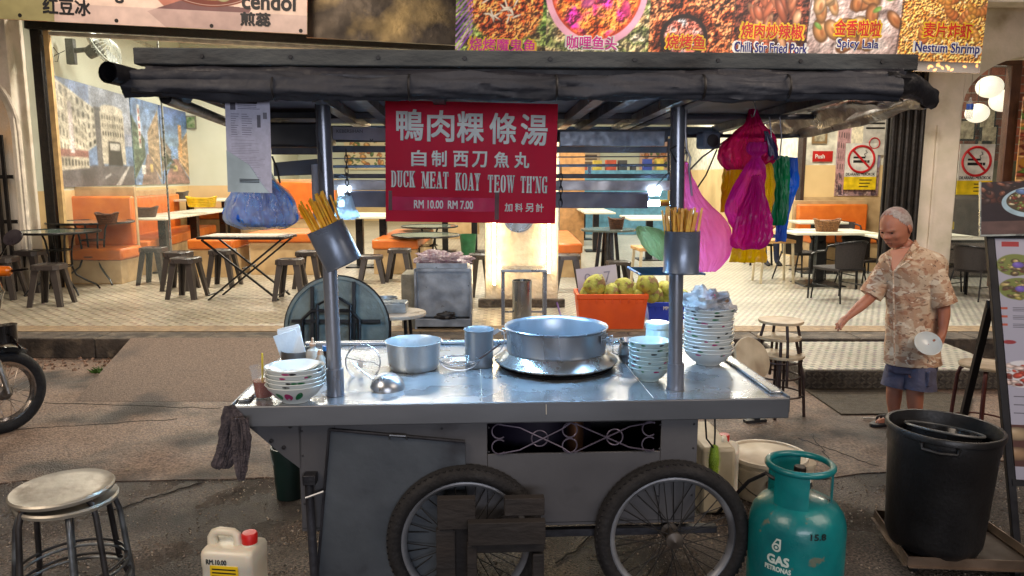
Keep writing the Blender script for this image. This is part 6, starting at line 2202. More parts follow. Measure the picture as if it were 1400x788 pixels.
def petal(r, h_, a, zf, w_, hh, m, t, ang=0.0, name='printed_leaf'):
 """leaf shaped print wrapped on the bowl wall"""
 def surf(a_, f):
  # radius of the outer wall at height f*h
  pts = [(0, .47), (.08, .48), (.32, .70), (.72, .9), (.96, .985), (1, 1)]
  for i in range(len(pts) - 1):
   if pts[i][0] <= f <= pts[i + 1][0]:
    k_ = (f - pts[i][0]) / (pts[i + 1][0] - pts[i][0])
    rr = pts[i][1] + (pts[i + 1][1] - pts[i][1]) * k_
    break
  else:
   rr = 1
  rr = rr * r + .0008
  return (rr * math.cos(a_), rr * math.sin(a_), f * h_)
 vs = [surf(a, zf)]
 n = 16
 for i in range(n):
  t_ = 2 * PI * i / n
  u, v = w_ * math.cos(t_), hh * math.sin(t_) * (1 - .3 * math.cos(t_))
  u, v = u * math.cos(ang) - v * math.sin(ang) * .6, v * math.cos(ang) + u * math.sin(ang) * .8
  vs.append(surf(a + u, max(.05, min(.97, zf + v))))
 mb = MB().add(vs, [(0, i + 1, (i + 1) % n + 1) for i in range(n)])
 mb.build(name, m, t, smooth=False)
def stack(px, pyb, r, h_, n, pitch, m, grp, where, jit=.0015, flower=None, names=None, topdish=False):
 p = on(px, pyb)
 proto = None
 for i in range(n):
  z = p.z + i * pitch
  loc = (p.x + rnd.uniform(-jit, jit), p.y + rnd.uniform(-jit, jit), z)
  lb_ = '%s bowl %s' % (names[i] if names else ('bottom' if i == 0 else 'top' if i == n - 1 else ORD[i] + ' from the bottom'), where)
  t = thing('bowl', lb_, 'bowl', loc, 0, grp, (rnd.uniform(-.022, .022), rnd.uniform(-.022, .022), rnd.uniform(-.1, .1)) if i else None)
  bowl_mb(r, h_).build('bowl_body', m, t, angle=50)
  if flower == 'big' and i == 0:
   for a, z_, w_, hh, mm_, an in ((-1.95, .55, .14, .22, GRN, .5), (-1.57, .5, .17, .24, PNK, 0), (-1.15, .55, .14, .26, GRN, -.5), (-2.4, .6, .1, .18, PNK, .2)):
    petal(r, h_, a, z_, w_, hh, mm_, t, an, 'printed_flower')
  elif flower:
   q = random.Random(i * 7 + n)
   for k_ in range(3):
    a = q.uniform(-2.9, -.3)
    petal(r, h_, a, .86, q.uniform(.06, .16), .06, q.choice([GRN, PNK, BLK, GREYP]), t, 0, 'printed_mark')
 return p
ORD = ['bottom', 'second', 'third', 'fourth', 'fifth', 'sixth', 'seventh', 'eighth', 'ninth', 'tenth', 'eleventh', 'twelfth', 'thirteenth', 'fourteenth', 'fifteenth']
p = on(405, 546)
rL = mm(80, p) / 2
stack(405, 547, rL, .072, 5, .0165, MEL, 'left stack of flowered bowls', 'of the left stack, by the iced tea cup', flower='big')
t = thing('small_dish', 'small white dish resting tilted on top of the left bowl stack', 'dish', (p.x, p.y, TT + .0165 * 4 + .046), rot=(R(2), R(-2), 0))
MB().lathe([(0, 0), (rL * .4, 0), (rL * .8, .022), (rL * .82, .026), (rL * .78, .024), (rL * .4, .005), (0, .004)], 36).build('dish_body', MEL, t)
p = on(887, 518)
rM = mm(57, p) / 2
stack(887, 519, rM, .062, 7, .0185, MELB, 'middle stack of pale blue bowls', 'of the short stack at the right post foot', flower='small')
p = on(967, 497)
rR_ = mm(68, p) / 2
stack(967, 497, rR_, .070, 13, .0168, MEL, 'tall stack of white bowls', 'of the tall stack right of the right post', flower='small', jit=.003)
ptop = Vector((p.x, p.y, TT + 12 * .0168 + .06))
CLEAR = film('clear_bag', (206, 210, 214), .3, .35, .12, c2=(170, 176, 184), ns=20)
crumple(ptop + Vector((-.02, 0, -.01)), .085, .08, .055, CLEAR, 'clear_plastic_bag', 'crumpled clear plastic bag on top of the tall bowl stack', 'plastic bag', 21, .7)
crumple(ptop + Vector((-.005, -.03, .05)), .022, .02, .014, mat('magenta_knot', (206, 30, 130), .4, sss=.1), 'magenta_wrapper', 'small magenta wrapper knot on top of the tall bowl stack', 'wrapper', 8, .5, 12)
t = thing('steel_scoop', 'steel sauce scoop leaning on the tall bowl stack with its rim up', 'scoop', ptop + Vector((.05, .01, .02)), rot=(R(50), R(20), 0))
MB().lathe([(0, 0), (.02, .002), (.038, .012), (.046, .03), (.044, .03), (.035, .014), (.02, .005), (0, .003)], 28).build('scoop_bowl', ALU, t)
MB().lathe([(0, .022), (.041, .022)], 28).build('brown_sauce', mat('sauce_brown', (120, 84, 56), .4), t)
crumple(ptop + Vector((.065, -.02, -.02)), .045, .04, .03, mat('grey_tissue', (190, 192, 196), .8), 'grey_tissue', 'grey tissue bundle on the right edge of the tall bowl stack', 'tissue', 31, .5, 16)
# iced tea cup
p = on(361, 543)
t = thing('iced_tea_cup', 'clear plastic cup of brown iced tea with a yellow straw', 'cup', p)
r1 = mm(34, p) / 2
hc = .125
CUPM = mat('clear_cup', (235, 240, 240), .06, alpha=.07, rv=0, spec=.8)
MB().lathe([(0, 0), (r1 * .68, 0), (r1 * .98, hc * .97), (r1 * 1.03, hc), (r1 * .96, hc), (r1 * .64, .004), (0, .004)], 32).build('cup_body', CUPM, t)
MB().lathe([(0, .005), (r1 * .64, .005), (r1 * .80, hc * .55), (0, hc * .55)], 32).build('tea', mat('tea_brown', (128, 40, 8), .1, coat=.3, c2=(110, 30, 6)), t)
MB().tube([(-.005, 0, .01), (.003, -.005, hc + .055)], .004, 8).build('straw', mat('straw_yellow', (214, 190, 60), .4), t)
# tissue tin
p = on(407, 503)
t = thing('napkin_tin', 'round steel tin with folded white paper napkins standing in it', 'tin', p)
r1 = mm(42, p) / 2
hn = .085
MB().lathe([(0, 0), (r1, 0), (r1, hn), (r1 - .002, hn), (r1 - .002, .003), (0, .003)], 32).build('tin_body', STEEL2, t)
NAP = mat('napkin_white', (216, 226, 232), .85, c2=(200, 212, 222), ns=9, bump=.1)
for i, (rx, ry) in enumerate(((-14, -10), (-10, -18), (-16, -24))):
 M = Matrix.Translation((-.004 - i * .006, .004 * i, .03)) @ Euler((R(-8 + 4 * i), R(rx), R(10 * i))).to_matrix().to_4x4()
 MB().box(-.052, .052, -.003, .003, .0, .165 - i * .012, M).build('napkin', NAP, t, bevel=.002)
# squeeze bottle and small dark bottle
p = on(429, 508)
t = thing('squeeze_bottle', 'clear plastic squeeze bottles bundled with a beige nozzle behind the napkin tin', 'bottle', p)
PLB = mat('cloudy_plastic', (206, 206, 200), .3, alpha=.75, rv=0)
MB().lathe([(0, 0), (.03, 0), (.032, .01), (.032, .085), (.026, .1), (.012, .108), (.012, .118), (0, .118)], 20).build('bottle_body', PLB, t)
MB().lathe([(.0, .118), (.013, .118), (.014, .128), (.007, .134), (.004, .155), (0, .155)], 14).build('nozzle', mat('beige_cap', (206, 170, 140), .5), t)
p2 = on(446, 506)
t = thing('soy_bottle', 'small dark sauce bottle with a bright blue cap beside the left post', 'bottle', p2)
MB().lathe([(0, 0), (.018, 0), (.019, .01), (.018, .07), (.01, .09), (.0, .09)], 16).build('bottle_body', mat('soy_dark', (34, 22, 18), .15), t)
MB().lathe([(0, .09), (.013, .09), (.013, .112), (0, .112)], 16).build('bottle_cap', mat('cap_blue', (40, 120, 200), .4), t)
p3 = on(439, 512)
t = thing('squeeze_bottle', 'second squeeze bottle with cream cap between napkin tin and left post', 'bottle', p3)
MB().lathe([(0, 0), (.022, 0), (.023, .01), (.022, .07), (.012, .09), (0, .09)], 16).build('bottle_body', PLB, t)
MB().lathe([(0, .09), (.014, .09), (.01, .11), (0, .112)], 12).build('bottle_cap', mat('beige_cap', (206, 170, 140), .5), t)
# --- wire strainer lying on edge, upturned ladle
WS = mat('strainer_wire', (190, 196, 204), .25, .9, rv=.05)
p = on(497, 512)
t = thing('wire_strainer', 'round wire mesh strainer basket lying on its side near the left post', 'strainer', p + Vector((0, 0, .056)), rot=(R(68), R(20), R(20)))
rs = mm(48, p) / 2
MB().tube([(rs * math.cos(2 * PI * i / 40), rs * math.sin(2 * PI * i / 40), 0) for i in range(40)], .0035, 8, closed=True).build('rim', WS, t)
mb = MB()
dpt = rs * .9
for i in range(20):
 a = PI * i / 20
 mb.tube([(rs * math.cos(a) * math.cos(s), rs * math.sin(a) * math.cos(s), -dpt * math.sin(s)) for s in [PI * j / 14 for j in range(15)]], .0006, 3)
for k_ in range(1, 8):
 s = PI / 2 * k_ / 8
 mb.tube([(rs * math.cos(s) * math.cos(2 * PI * i / 30), rs * math.cos(s) * math.sin(2 * PI * i / 30), -dpt * math.sin(s)) for i in range(30)], .0006, 3, closed=True)
tag(mb.build('mesh_bowl', WS, t), kind='stuff')
MB().tube([(rs * 1.0, 0, 0), (rs * .55, .01, .004), (0, 0, .006), (-rs * 1.0, 0, 0)], .002, 5).build('cross_wire', WS, t)
MB().box(-.012, .012, -.02, .02, -dpt * .6, -dpt * .6 + .002).build('maker_plate', STEEL2, t)
p = on(530, 531)
t = thing('upturned_ladle', 'shiny domed steel ladle bowl turned upside down on the worktop', 'ladle', p + Vector((0, 0, .002)), rot=(R(4), R(6), 0))
rl_ = mm(47, p) / 2
MB().lathe([(rl_, 0), (rl_ * 1.0, .004), (rl_ * .95, .02), (rl_ * .8, .038), (rl_ * .55, .053), (rl_ * .25, .060), (0, .061)], 40).build('ladle_bowl', mat('polished_steel', (200, 206, 212), .3, .85, rv=.05), t)
MB().tube([(-rl_ * .8, .03, .012), (-rl_ * 2.2, .09, .05), (-rl_ * 2.4, .11, .06)], .004, 8).build('ladle_handle', STEEL2, t)
# --- aluminium pot
p = on(566, 503)
rp = mm(77, p) / 2
hp = .125
t = thing('aluminium_pot', 'dull white aluminium pot without lid, left of the tall mug', 'pot', p)
POTW = mat('pot_aluminium', (196, 206, 212), .34, .6, (176, 188, 196), ns=8, bump=.1, bs=70, rv=.1)
MB().lathe([(0, 0), (rp * .80, 0), (rp * .86, .008), (rp * .90, .03), (rp * .95, hp - .012), (rp, hp), (rp * 1.005, hp + .003), (rp * .985, hp + .004), (rp * .93, hp - .012), (rp * .87, .02), (0, .01)], 52).build('pot_body', POTW, t)
# --- tall mug with a big handle
p = on(655, 500)
rg_ = mm(40, p) / 2
hg_ = .172
t = thing('tall_steel_mug', 'tall dull steel mug with a curved strap handle beside the big pot', 'mug', p)
MUGM = mat('mug_aluminium', (176, 188, 198), .34, .65, (140, 150, 160), ns=5, bump=.05, stretch=(1, 1, .3))
MB().lathe([(0, 0), (rg_ * .92, 0), (rg_ * .97, .01), (rg_ * .94, .03), (rg_ * .97, .04), (rg_ * .97, hg_ - .01), (rg_ * 1.05, hg_), (rg_ * 1.03, hg_ + .003), (rg_ * .94, hg_ - .008), (rg_ * .93, .01), (0, .008)], 44).build('mug_body', MUGM, t)
mb = MB()
hpts = [(rg_ * .95, 0, hg_ - .02), (rg_ * 1.35, -.0, hg_ - .002), (rg_ * 1.7, 0, hg_ - .012), (rg_ * 1.78, 0, hg_ - .06), (rg_ * 1.45, 0, hg_ - .10), (rg_ * .98, 0, hg_ - .125)]
for i in range(len(hpts) - 1):
 mb.bar(hpts[i], hpts[i + 1], .018, .004, up=(1, 0, .3))
mb.build('handle', MUGM, t)
# --- wire balloon strainer with dark handle
p = on(628, 508)
t = thing('wire_skimmer', 'loose wire skimmer basket with a dark handle lying before the mug', 'skimmer', p, .05)
rw = mm(56, p) / 2
for k_ in range(7):
 a = PI * k_ / 7
 w_ = rw * (.95 + .05 * (k_ % 2))
 MB().tube([(w_ * math.cos(s), w_ * .7 * math.sin(a) * math.sin(s) * .9, .055 - .05 * math.sin(s) * (1 if k_ < 6 else .7) * (.5 + .5 * abs(math.cos(a)))) for s in [PI * j / 16 for j in range(17)]], .0016, 6).build('hoop_wire', WS, t)
MB().tube([(rw * math.cos(2 * PI * i / 36), rw * .7 * math.sin(2 * PI * i / 36), .056) for i in range(36)], .0026, 6, closed=True).build('rim', WS, t)
mb = MB()
for k_ in range(16):
 x = -rw * .9 + rw * 1.8 * k_ / 15
 w_ = math.sqrt(max(0, 1 - (x / rw) ** 2)) * rw * .7
 mb.tube([(x, -w_ * .95, .05), (x, -w_ * .5, .025), (x, 0, .012), (x, w_ * .5, .025), (x, w_ * .95, .05)], .0006, 3)
tag(mb.build('wire_net', WS, t), kind='stuff')
MB().tube([(rw * .95, 0, .055), (rw * 1.5, .02, .085), (rw * 2.0, .04, .115)], .005, 8).build('handle', mat('dark_wood_handle', (60, 40, 36), .5), t)
# --- big soup pot on its burner collar
p = on(760, 500)
k_ = dep(p) / FPX
R_s = 83 * k_
R_p = 71 * dep(p + Vector((0, 0, .15))) / FPX * 1.0
t = thing('soup_pot', 'wide steel soup pot with riveted side handles on a flared collar', 'pot', p, .1)
BIGP = mat('soup_pot_steel', (186, 194, 204), .3, .75, (150, 158, 168), ns=3, stretch=(1, 1, .25), rv=.08, bump=.05, bs=9, c3=(120, 126, 132), ns3=5, lo3=.6, hi3=.8)
MB().lathe([(0, 0), (R_s * .9, 0), (R_s * .95, .012), (R_s * .9, .018), (0, .018)], 60).build('burner_ring', mat('burner_black', (24, 22, 24), .5, .4), t)
MB().lathe([(R_s * .80, .019), (R_s * .93, .019), (R_s, .030), (R_s * 1.003, .035), (R_s * .99, .038), (R_s * .93, .045), (R_p * .98, .075), (R_p * .95, .075)], 72).build('flared_collar', mat('collar_steel', (190, 194, 196), .28, .75, (150, 152, 150), ns=7, rv=.1, bump=.12, bs=14, c3=(112, 104, 88), ns3=6, lo3=.6, hi3=.75), t)
hp_ = .185
MB().lathe([(0, .07), (R_p * .93, .07), (R_p * .95, .078), (R_p * .955, .09), (R_p * .955, hp_ - .006), (R_p * .985, hp_), (R_p * 1.0, hp_ + .004), (R_p * .985, hp_ + .008), (R_p * .955, hp_ + .002), (R_p * .935, hp_ - .01), (R_p * .93, .085), (0, .08)], 80).build('pot_wall', BIGP, t)
for a0 in (-.55, -.55 + PI):
 M = Matrix.Rotation(a0, 4, 'Z') @ Matrix.Translation((R_p * .96, 0, hp_ - .045))
 mb = MB()
 mb.bar((.002, -.035, .0), (.002, .035, 0), .004, .04)
 mb2 = MB()
 pts = [(.004, -.03, .012), (.03, -.03, .02), (.036, -.025, -.01), (.036, .025, -.01), (.03, .03, .02), (.004, .03, .012)]
 mb2.tube([M @ Vector(q) for q in pts], .0045, 8)
 mb2.build('side_handle', BIGP, t)
 m3 = MB()
 m3.cbox((.003, 0, 0.01), (.004, .085, .036), M)
 m3.build('handle_plate', BIGP, t, bevel=.001)
for da in (-.10, 0, .11):
 a = 2.45 + da
 MB().lathe([(0, -.004), (.008, -.003), (.010, 0)], 12, (0, 0, 0), Matrix.Translation((R_p * .928 * math.cos(a), R_p * .928 * math.sin(a), hp_ - .03 - da * .1)) @ Matrix.Rotation(a + PI / 2, 4, 'Z') @ Matrix.Rotation(-PI / 2, 4, 'X')).build('rivet', BIGP, t)
# small jug and white jar
p = on(862, 494)
t = thing('small_steel_jug', 'small bulging steel jug with a handle between the pot and pale blue bowls', 'jug', p)
rj = mm(36, p) / 2
MB().lathe([(0, 0), (rj * .8, 0), (rj, .03), (rj * 1.0, .05), (rj * .82, .085), (rj * 1.0, .105), (rj * .95, .105), (rj * .78, .085), (0, .02)], 32).build('jug_body', STEEL2, t)
MB().tube([(-rj * .85, 0, .1), (-rj * 1.35, 0, .09), (-rj * 1.35, 0, .04), (-rj * .95, 0, .03)], .003, 6).build('handle', STEEL2, t)
p = on(898, 475)
t = thing('plastic_jar', 'white frosted plastic jar with a ribbed screw lid behind the bowls', 'jar', p)
rj = mm(31, p) / 2
MB().lathe([(0, 0), (rj, 0), (rj * 1.02, .01), (rj * 1.02, .09), (rj * .96, .1), (0, .1)], 32).build('jar_body', MELB, t)
MB().lathe([(0, .101), (rj * 1.04, .101), (rj * 1.04, .128), (rj * .98, .133), (0, .133)], 32).build('jar_lid', MELB, t)
for z in (.108, .116, .124):
 MB().tube([(rj * 1.045 * math.cos(2 * PI * i / 30), rj * 1.045 * math.sin(2 * PI * i / 30), z) for i in range(30)], .0016, 5, closed=True).build('lid_rib', MELB, t)
# ============================================================ CHOPSTICK TINS ON THE POSTS
BAM = mat('chopstick_bamboo', (255, 200, 40), .4, c2=(250, 170, 20), ns=30, sss=.05)
BAM2 = mat('chopstick_pale', (255, 214, 70), .4, c2=(240, 170, 44), ns=30)
TINM = mat('tin_galvanised', (136, 148, 168), .35, .5, (108, 120, 138), ns=5, bump=.04, rv=.1)
def chop_tin(loc, r, h_, rot, label, n, lab2, seed, spread=.18, up=.12):
 q = random.Random(seed)
 t = thing('chopstick_tin', label, 'tin', loc, rot=rot)
 MB().lathe([(0, 0), (r, 0), (r * 1.03, .004), (r, .008), (r, h_ - .004), (r * 1.03, h_), (r * .97, h_), (r * .97, .01), (0, .01)], 36).build('tin_body', TINM, t)
 MB().box(-.012, .012, r, r + .02, h_ * .3, h_ * .8).build('post_bracket', DRK, t)
 M = Matrix.Translation(loc) @ Euler(rot).to_matrix().to_4x4()
 for i in range(n):
  a = q.uniform(0, 2 * PI)
  rr = r * .88 * math.sqrt(q.random())
  b = Vector((rr * .75 * math.cos(a), rr * .75 * math.sin(a), .012))
  L_ = h_ + up * q.uniform(.7, 1.08)
  e = Vector((b.x * 1.15 + q.uniform(-1, 1) * spread * .12, b.y * 1.15 + q.uniform(-.3, .3) * spread * .12, L_))
  # flat ended disposable chopstick
  st = thing if False else None
  o = MB().bar(b, e, .0068, .0045).build('chopsticks', BAM if q.random() < .6 else BAM2, None, smooth=False)
  o.matrix_world = M
  tag(o, lab2, 'chopsticks', 'chopsticks in the %s tin' % ('left' if seed == 1 else 'right'))
pc = V(466, 353, (CM @ PL).y - .075)
kk = dep(pc) / FPX
chop_tin(pc + Vector((.012, 0, -.025)), 26 * kk, .162, (R(4), R(-24), 0), 'tilted round steel tin full of chopsticks tied to the left post', 52, 'orange bamboo chopsticks standing in the tilted left tin', 1, up=.115)
pc = V(931, 373, (CM @ PR).y - .082)
kk = dep(pc) / FPX
chop_tin(pc, 24 * kk, .165, (0, 0, 0), 'upright round steel tin full of chopsticks on the right post', 60, 'orange bamboo chopsticks standing in the upright right tin', 2, spread=.3, up=.085)
# ============================================================ BAGS
from mathutils import noise as nz
def cr(vals, t):
 n = len(vals) - 1
 i = min(n - 1, int(t * n))
 f = t * n - i
 p0, p1, p2, p3 = vals[max(0, i - 1)], vals[i], vals[i + 1], vals[min(n, i + 2)]
 return [.5 * ((2 * b) + (-a + c) * f + (2 * a - 5 * b + 4 * c - d) * f * f + (-a + 3 * b - 3 * c + d) * f ** 3) for a, b, c, d in zip(p0, p1, p2, p3)]
def bag(rows, Y, m, name, label, cat='plastic bag', thick=.5, wr_=.08, folds=9, seed=0, group=None, nr=76, n=96, parent=None, maxd=.2):
 mb = MB()
 rings = []
 for j in range(nr + 1):
  y, xa_, xb_ = cr(rows, j / nr)
  a, b = V(xa_, y, Y), V(xb_, y, Y)
  cx, hw = (a.x + b.x) / 2, max(.003, (b.x - a.x) / 2)
  z = (a.z + b.z) / 2
  dp_ = min(maxd, hw * thick)
  ring = []
  for i in range(n):
   t_ = 2 * PI * i / n
   c, s = math.cos(t_), math.sin(t_)
   f = 1 + wr_ * 2.4 * (.22 - abs(nz.noise(Vector((c * folds * .5 + seed, s * folds * .5, z * 5 + c * 1.5))))) + wr_ * 1.6 * (.2 - abs(nz.noise(Vector((c * folds * 1.1, s * folds * 1.1 + seed, z * 9 + c * 3))))) + wr_ * .7 * nz.noise(Vector((c * 6, s * 6, z * 30 + seed)))
   ring.append(Vector((cx + hw * c * (1 + (f - 1) * .55) + .004 * nz.noise(Vector((seed, z * 30, c))), Y + dp_ * s * f * 1.0, z + .007 * nz.noise(Vector((c * 3 + seed, s * 3, z * 9))))))
  rings.append(ring)
 mb.loft(rings)
 o = mb.build(name, m, parent, angle=75)
 if label:
  tag(o, label, cat, group)
 return o
YBg = (CM @ Vector((PR.x, .05, 0))).y + .05
MAGF = film('magenta_film', (244, 20, 130), .7, .26, .25, c2=(160, 12, 96))
PUR = film('purple_pink_film', (244, 64, 196), .7, .32, .22, c2=(190, 36, 160))
PNKF = film('pink_film', (255, 150, 220), .7, .5, .2, c2=(240, 100, 190))
YELF = film('yellow_film', (255, 236, 20), .7, .14, .3, c2=(226, 176, 10))
GRNF = film('green_film', (10, 160, 100), .55, .04, .35, c2=(6, 84, 60))
BLUF = film('blue_film', (20, 130, 250), .55, .04, .35, c2=(8, 60, 160))
bag([(222, 934, 940), (245, 933, 948), (270, 933, 962), (300, 934, 990), (325, 938, 1001), (348, 945, 998), (362, 952, 988), (371, 956, 978)], YBg + .12, PNKF, 'pink_plastic_bag', 'translucent pale pink plastic bag hanging beside the right post', thick=.42, seed=2, wr_=.16, folds=7)
bag([(150, 1024, 1034), (168, 1018, 1042), (184, 1000, 1056), (205, 985, 1061), (222, 986, 1058), (232, 994, 1040)], YBg + .26, MAGF, 'crimson_plastic_bag', 'crimson pink plastic bag hanging highest from the roof hook', thick=.7, seed=4, wr_=.2)
bag([(195, 1024, 1046), (206, 1021, 1048), (214, 1028, 1040), (230, 1018, 1046), (262, 1000, 1044), (290, 992, 1046), (312, 1002, 1054), (330, 1010, 1052), (337, 1016, 1046)], YBg + .14, PUR, 'purple_plastic_bag', 'long knotted purple pink plastic bag in front of the yellow bags', thick=.5, seed=6, wr_=.2)
bag([(240, 1030, 1040), (262, 1022, 1046), (290, 1010, 1052), (318, 1002, 1054), (334, 998, 1048), (340, 1006, 1040)], YBg + .09, PUR, 'purple_plastic_bag', 'fuller purple pink plastic bag bulging at the bottom front of the bunch', thick=.5, seed=12, wr_=.2)
bag([(228, 990, 1020), (250, 988, 1014), (275, 986, 1000), (290, 985, 992)], YBg + .32, YELF, 'yellow_plastic_bag', 'yellow plastic bags sticking out left behind the purple bag', thick=.3, seed=8, folds=16, wr_=.3)
bag([(214, 1040, 1052), (240, 1046, 1058), (270, 1044, 1058), (300, 1046, 1052), (312, 1046, 1050)], YBg + .22, YELF, 'yellow_plastic_bag', 'yellow plastic bags hanging right beside the green bags', thick=.4, seed=9, folds=16, wr_=.3)
bag([(320, 1008, 1046), (338, 1004, 1046), (352, 1001, 1046), (358, 1000, 1045)], YBg + .20, YELF, 'yellow_plastic_bag', 'fringe of yellow plastic bags below the purple bag', thick=.35, seed=10, folds=30, wr_=.3)
bag([(214, 1050, 1076), (220, 1049, 1079), (260, 1050, 1078), (295, 1049, 1076), (308, 1052, 1072)], YBg + .28, GRNF, 'green_plastic_bags', 'bundle of dark green plastic bags hanging flat on a hook', thick=.35, seed=11, folds=22, wr_=.22)
bag([(216, 1072, 1090), (250, 1074, 1092), (262, 1068, 1088), (300, 1062, 1078), (330, 1060, 1074)], YBg + .34, BLUF, 'blue_plastic_bags', 'bundle of bright blue plastic bags behind the green ones', thick=.3, seed=13, folds=22, wr_=.22)
bag([(180, 1044, 1050), (198, 1046, 1060), (212, 1050, 1064), (218, 1052, 1062)], YBg + .2, film('navy_film', (40, 34, 90), .3, .05, .3), 'navy_plastic_bag', 'small dark navy plastic tuft above the green bags', thick=.4, seed=14)
for px, py0, py1 in ((1031, 138, 158), (1052, 160, 214), (1066, 160, 216), (937, 205, 224)):
 a, b_ = V(px, py0, YBg + .2), V(px, py1, YBg + .2)
 tag(MB().tube([a, a.lerp(b_, .5) + Vector((.008, 0, 0)), b_, b_ + Vector((-.008, 0, -.008)), b_ + Vector((-.012, 0, .004))], .0028, 6).build('bag_hook', mat('wire_steel', (120, 120, 126), .4)), 'thin wire hook holding the bags, %s' % {1031: 'the crimson one', 1052: 'the yellow ones', 1066: 'the green ones', 937: 'the pale pink one'}[px], 'hook')
# radio or camera under roof
p = V(969, 193, YBg + .4)
t = thing('speaker_box', 'small grey speaker box hanging under the roof behind the bags', 'speaker', p, .2)
MB().box(-.045, .04, -.04, .04, -.035, .04).build('speaker_case', mat('speaker_grey', (90, 100, 116), .5, c2=(70, 78, 92)), t, bevel=.012)
MB().lathe([(0, -.004), (.026, -.003), (.028, 0)], 20, (0, 0, 0), Matrix.Translation((0, -.041, 0)) @ Matrix.Rotation(PI / 2, 4, 'X') @ Matrix.Scale(-1, 4, (0, 0, 1))).build('speaker_cone', BLK, t)
# green bag near the right tin
bag([(310, 872, 884), (316, 870, 904), (330, 876, 914), (345, 886, 914), (352, 896, 912), (356, 902, 910)], YBg + .12, film('pale_green_film', (214, 240, 200), .5, .2, .25, c2=(196, 226, 180)), 'pale_green_bag', 'pale green plastic bag tucked behind the right chopstick tin', thick=.5, seed=15, wr_=.25)
# white bag at left lamp end
bag([(268, 462, 480), (285, 460, 486), (296, 458, 492), (300, 470, 482)], (CM @ Vector((-.6, .45, 0))).y, film('white_film', (214, 230, 240), .5, .2, .3), 'white_plastic_bag', 'small white plastic bag hanging under the left end of the lamp', thick=.4, seed=16)
tag(MB().tube([CM @ CV(432, 225, .2), CM @ CV(434, 260, .2), CM @ CV(434, 300, .2)], [.018, .022, .016], 10).build('rolled_paper', mat('rolled_paper', (168, 176, 196), .6)), 'pale rolled plastic sheet hanging along the left post', 'roll')
# ---- laminated permit and bag of blue gloves
pd = V(340, 200, (CM @ Vector((-1, -.42, 0))).y)
ld = pd
kd = dep(pd) / FPX
t = thing('permit_sheet', 'laminated grey permit sheet with dense print clipped under the roof edge', 'notice', pd, rot=(R(1.5), R(1.5), .04))
def permit_art():
 P = Paint(250, 500, (172, 174, 196))
 q = random.Random(2)
 P.rect(28, 22, 58, 60, (60, 60, 76))
 for y in range(24, 60, 9):
  P.rect(70, y, 70 + q.randint(100, 150), y + 3, (80, 80, 100))
 for y in range(80, 190, 12):
  P.rect(30, y, 30 + q.randint(20, 46), y + 3, (96, 96, 116))
  P.rect(90, y, 90 + q.randint(20, 60), y + 3, (96, 96, 116))
 P.rect(176, 84, 196, 150, (76, 76, 90))
 P.rect(210, 70, 232, 104, (96, 96, 110))
 for y in range(200, 440, 9):
  if q.random() < .8:
   P.rect(28, y, 28 + q.randint(90, 190), y + 2.5, (130, 130, 150))
 P.noise(12, .08, 3)
 return P.a
w_, h_ = 60 * kd, 126 * kd
MB().box(-w_ / 2, w_ / 2, 0, .0015, -h_ / 2, h_ / 2).build('paper', image_mat('permit_print', permit_art(), .35, coat=.5), t, uv=True)
MB().prism([(-w_ / 2, -h_ * .05), (-w_ / 2, -h_ / 2), (w_ * .45, -h_ / 2), (w_ * .3, -h_ * .42), (0, -h_ * .2)], -.003, -.001).build('folded_sheet', mat('white_backing', (176, 196, 206), .5), t, smooth=False)
for i, y in enumerate((-.36, -.375, -.39)):
 MB().box(-.03, .03, -.0045, -.0032, y * h_, y * h_ + .002).build('print_line', BLK, t)
MB().box(-.03, .03, -.012, .012, h_ / 2 - .015, h_ / 2 + .02).build('black_clip', BLK, t, bevel=.004)
Yg = pd.y + .12
bag([(246, 338, 372), (262, 322, 388), (280, 314, 398), (295, 312, 403), (305, 318, 400), (310, 332, 386)], Yg, mat('blue_brush', (10, 84, 200), .4, c2=(70, 160, 250), ns=34, lo=.4, hi=.62, bump=.9, bs=50), 'blue_glove_bag', None, thick=.5, seed=19, wr_=.3, folds=14)
o = bpy.data.objects['blue_glove_bag']
tag(o, 'clear bag stuffed with blue gloves hanging behind the permit sheet', 'plastic bag')
bag([(225, 352, 366), (246, 336, 376), (262, 318, 392), (280, 310, 402), (295, 308, 407), (305, 314, 404), (313, 330, 390)], Yg, film('clear_outer', (226, 236, 246), .2, .66, .06), 'clear_skin', None, thick=.56, seed=20, parent=None, wr_=.18)
s_ = bpy.data.objects['clear_skin']
s_.parent = o
# ---- rag on the left front corner
def rag_rows(rows, Y, m, name, label, seed):
 return bag(rows, Y, m, name, label, 'rag', thick=.35, wr_=.35, folds=14, seed=seed, nr=50)
RAG = mat('rag_grey', (88, 80, 84), .95, c2=(64, 58, 62), ns=30, bump=.7, bs=120)
Yr = (CM @ Vector((xl, -.03, 0))).y
rag_rows([(555, 308, 322), (572, 303, 334), (600, 300, 330), (620, 296, 322), (634, 291, 318), (640, 293, 312)], Yr + .02, RAG, 'grey_rag', 'grey brown rag draped over the left front corner of the cart, outer fold', 3)
rag_rows([(572, 316, 338), (600, 318, 342), (625, 320, 340), (645, 322, 337), (657, 326, 334)], Yr - .02, RAG, 'grey_rag', 'darker hanging rag on the left front corner, longer inner fold', 7)
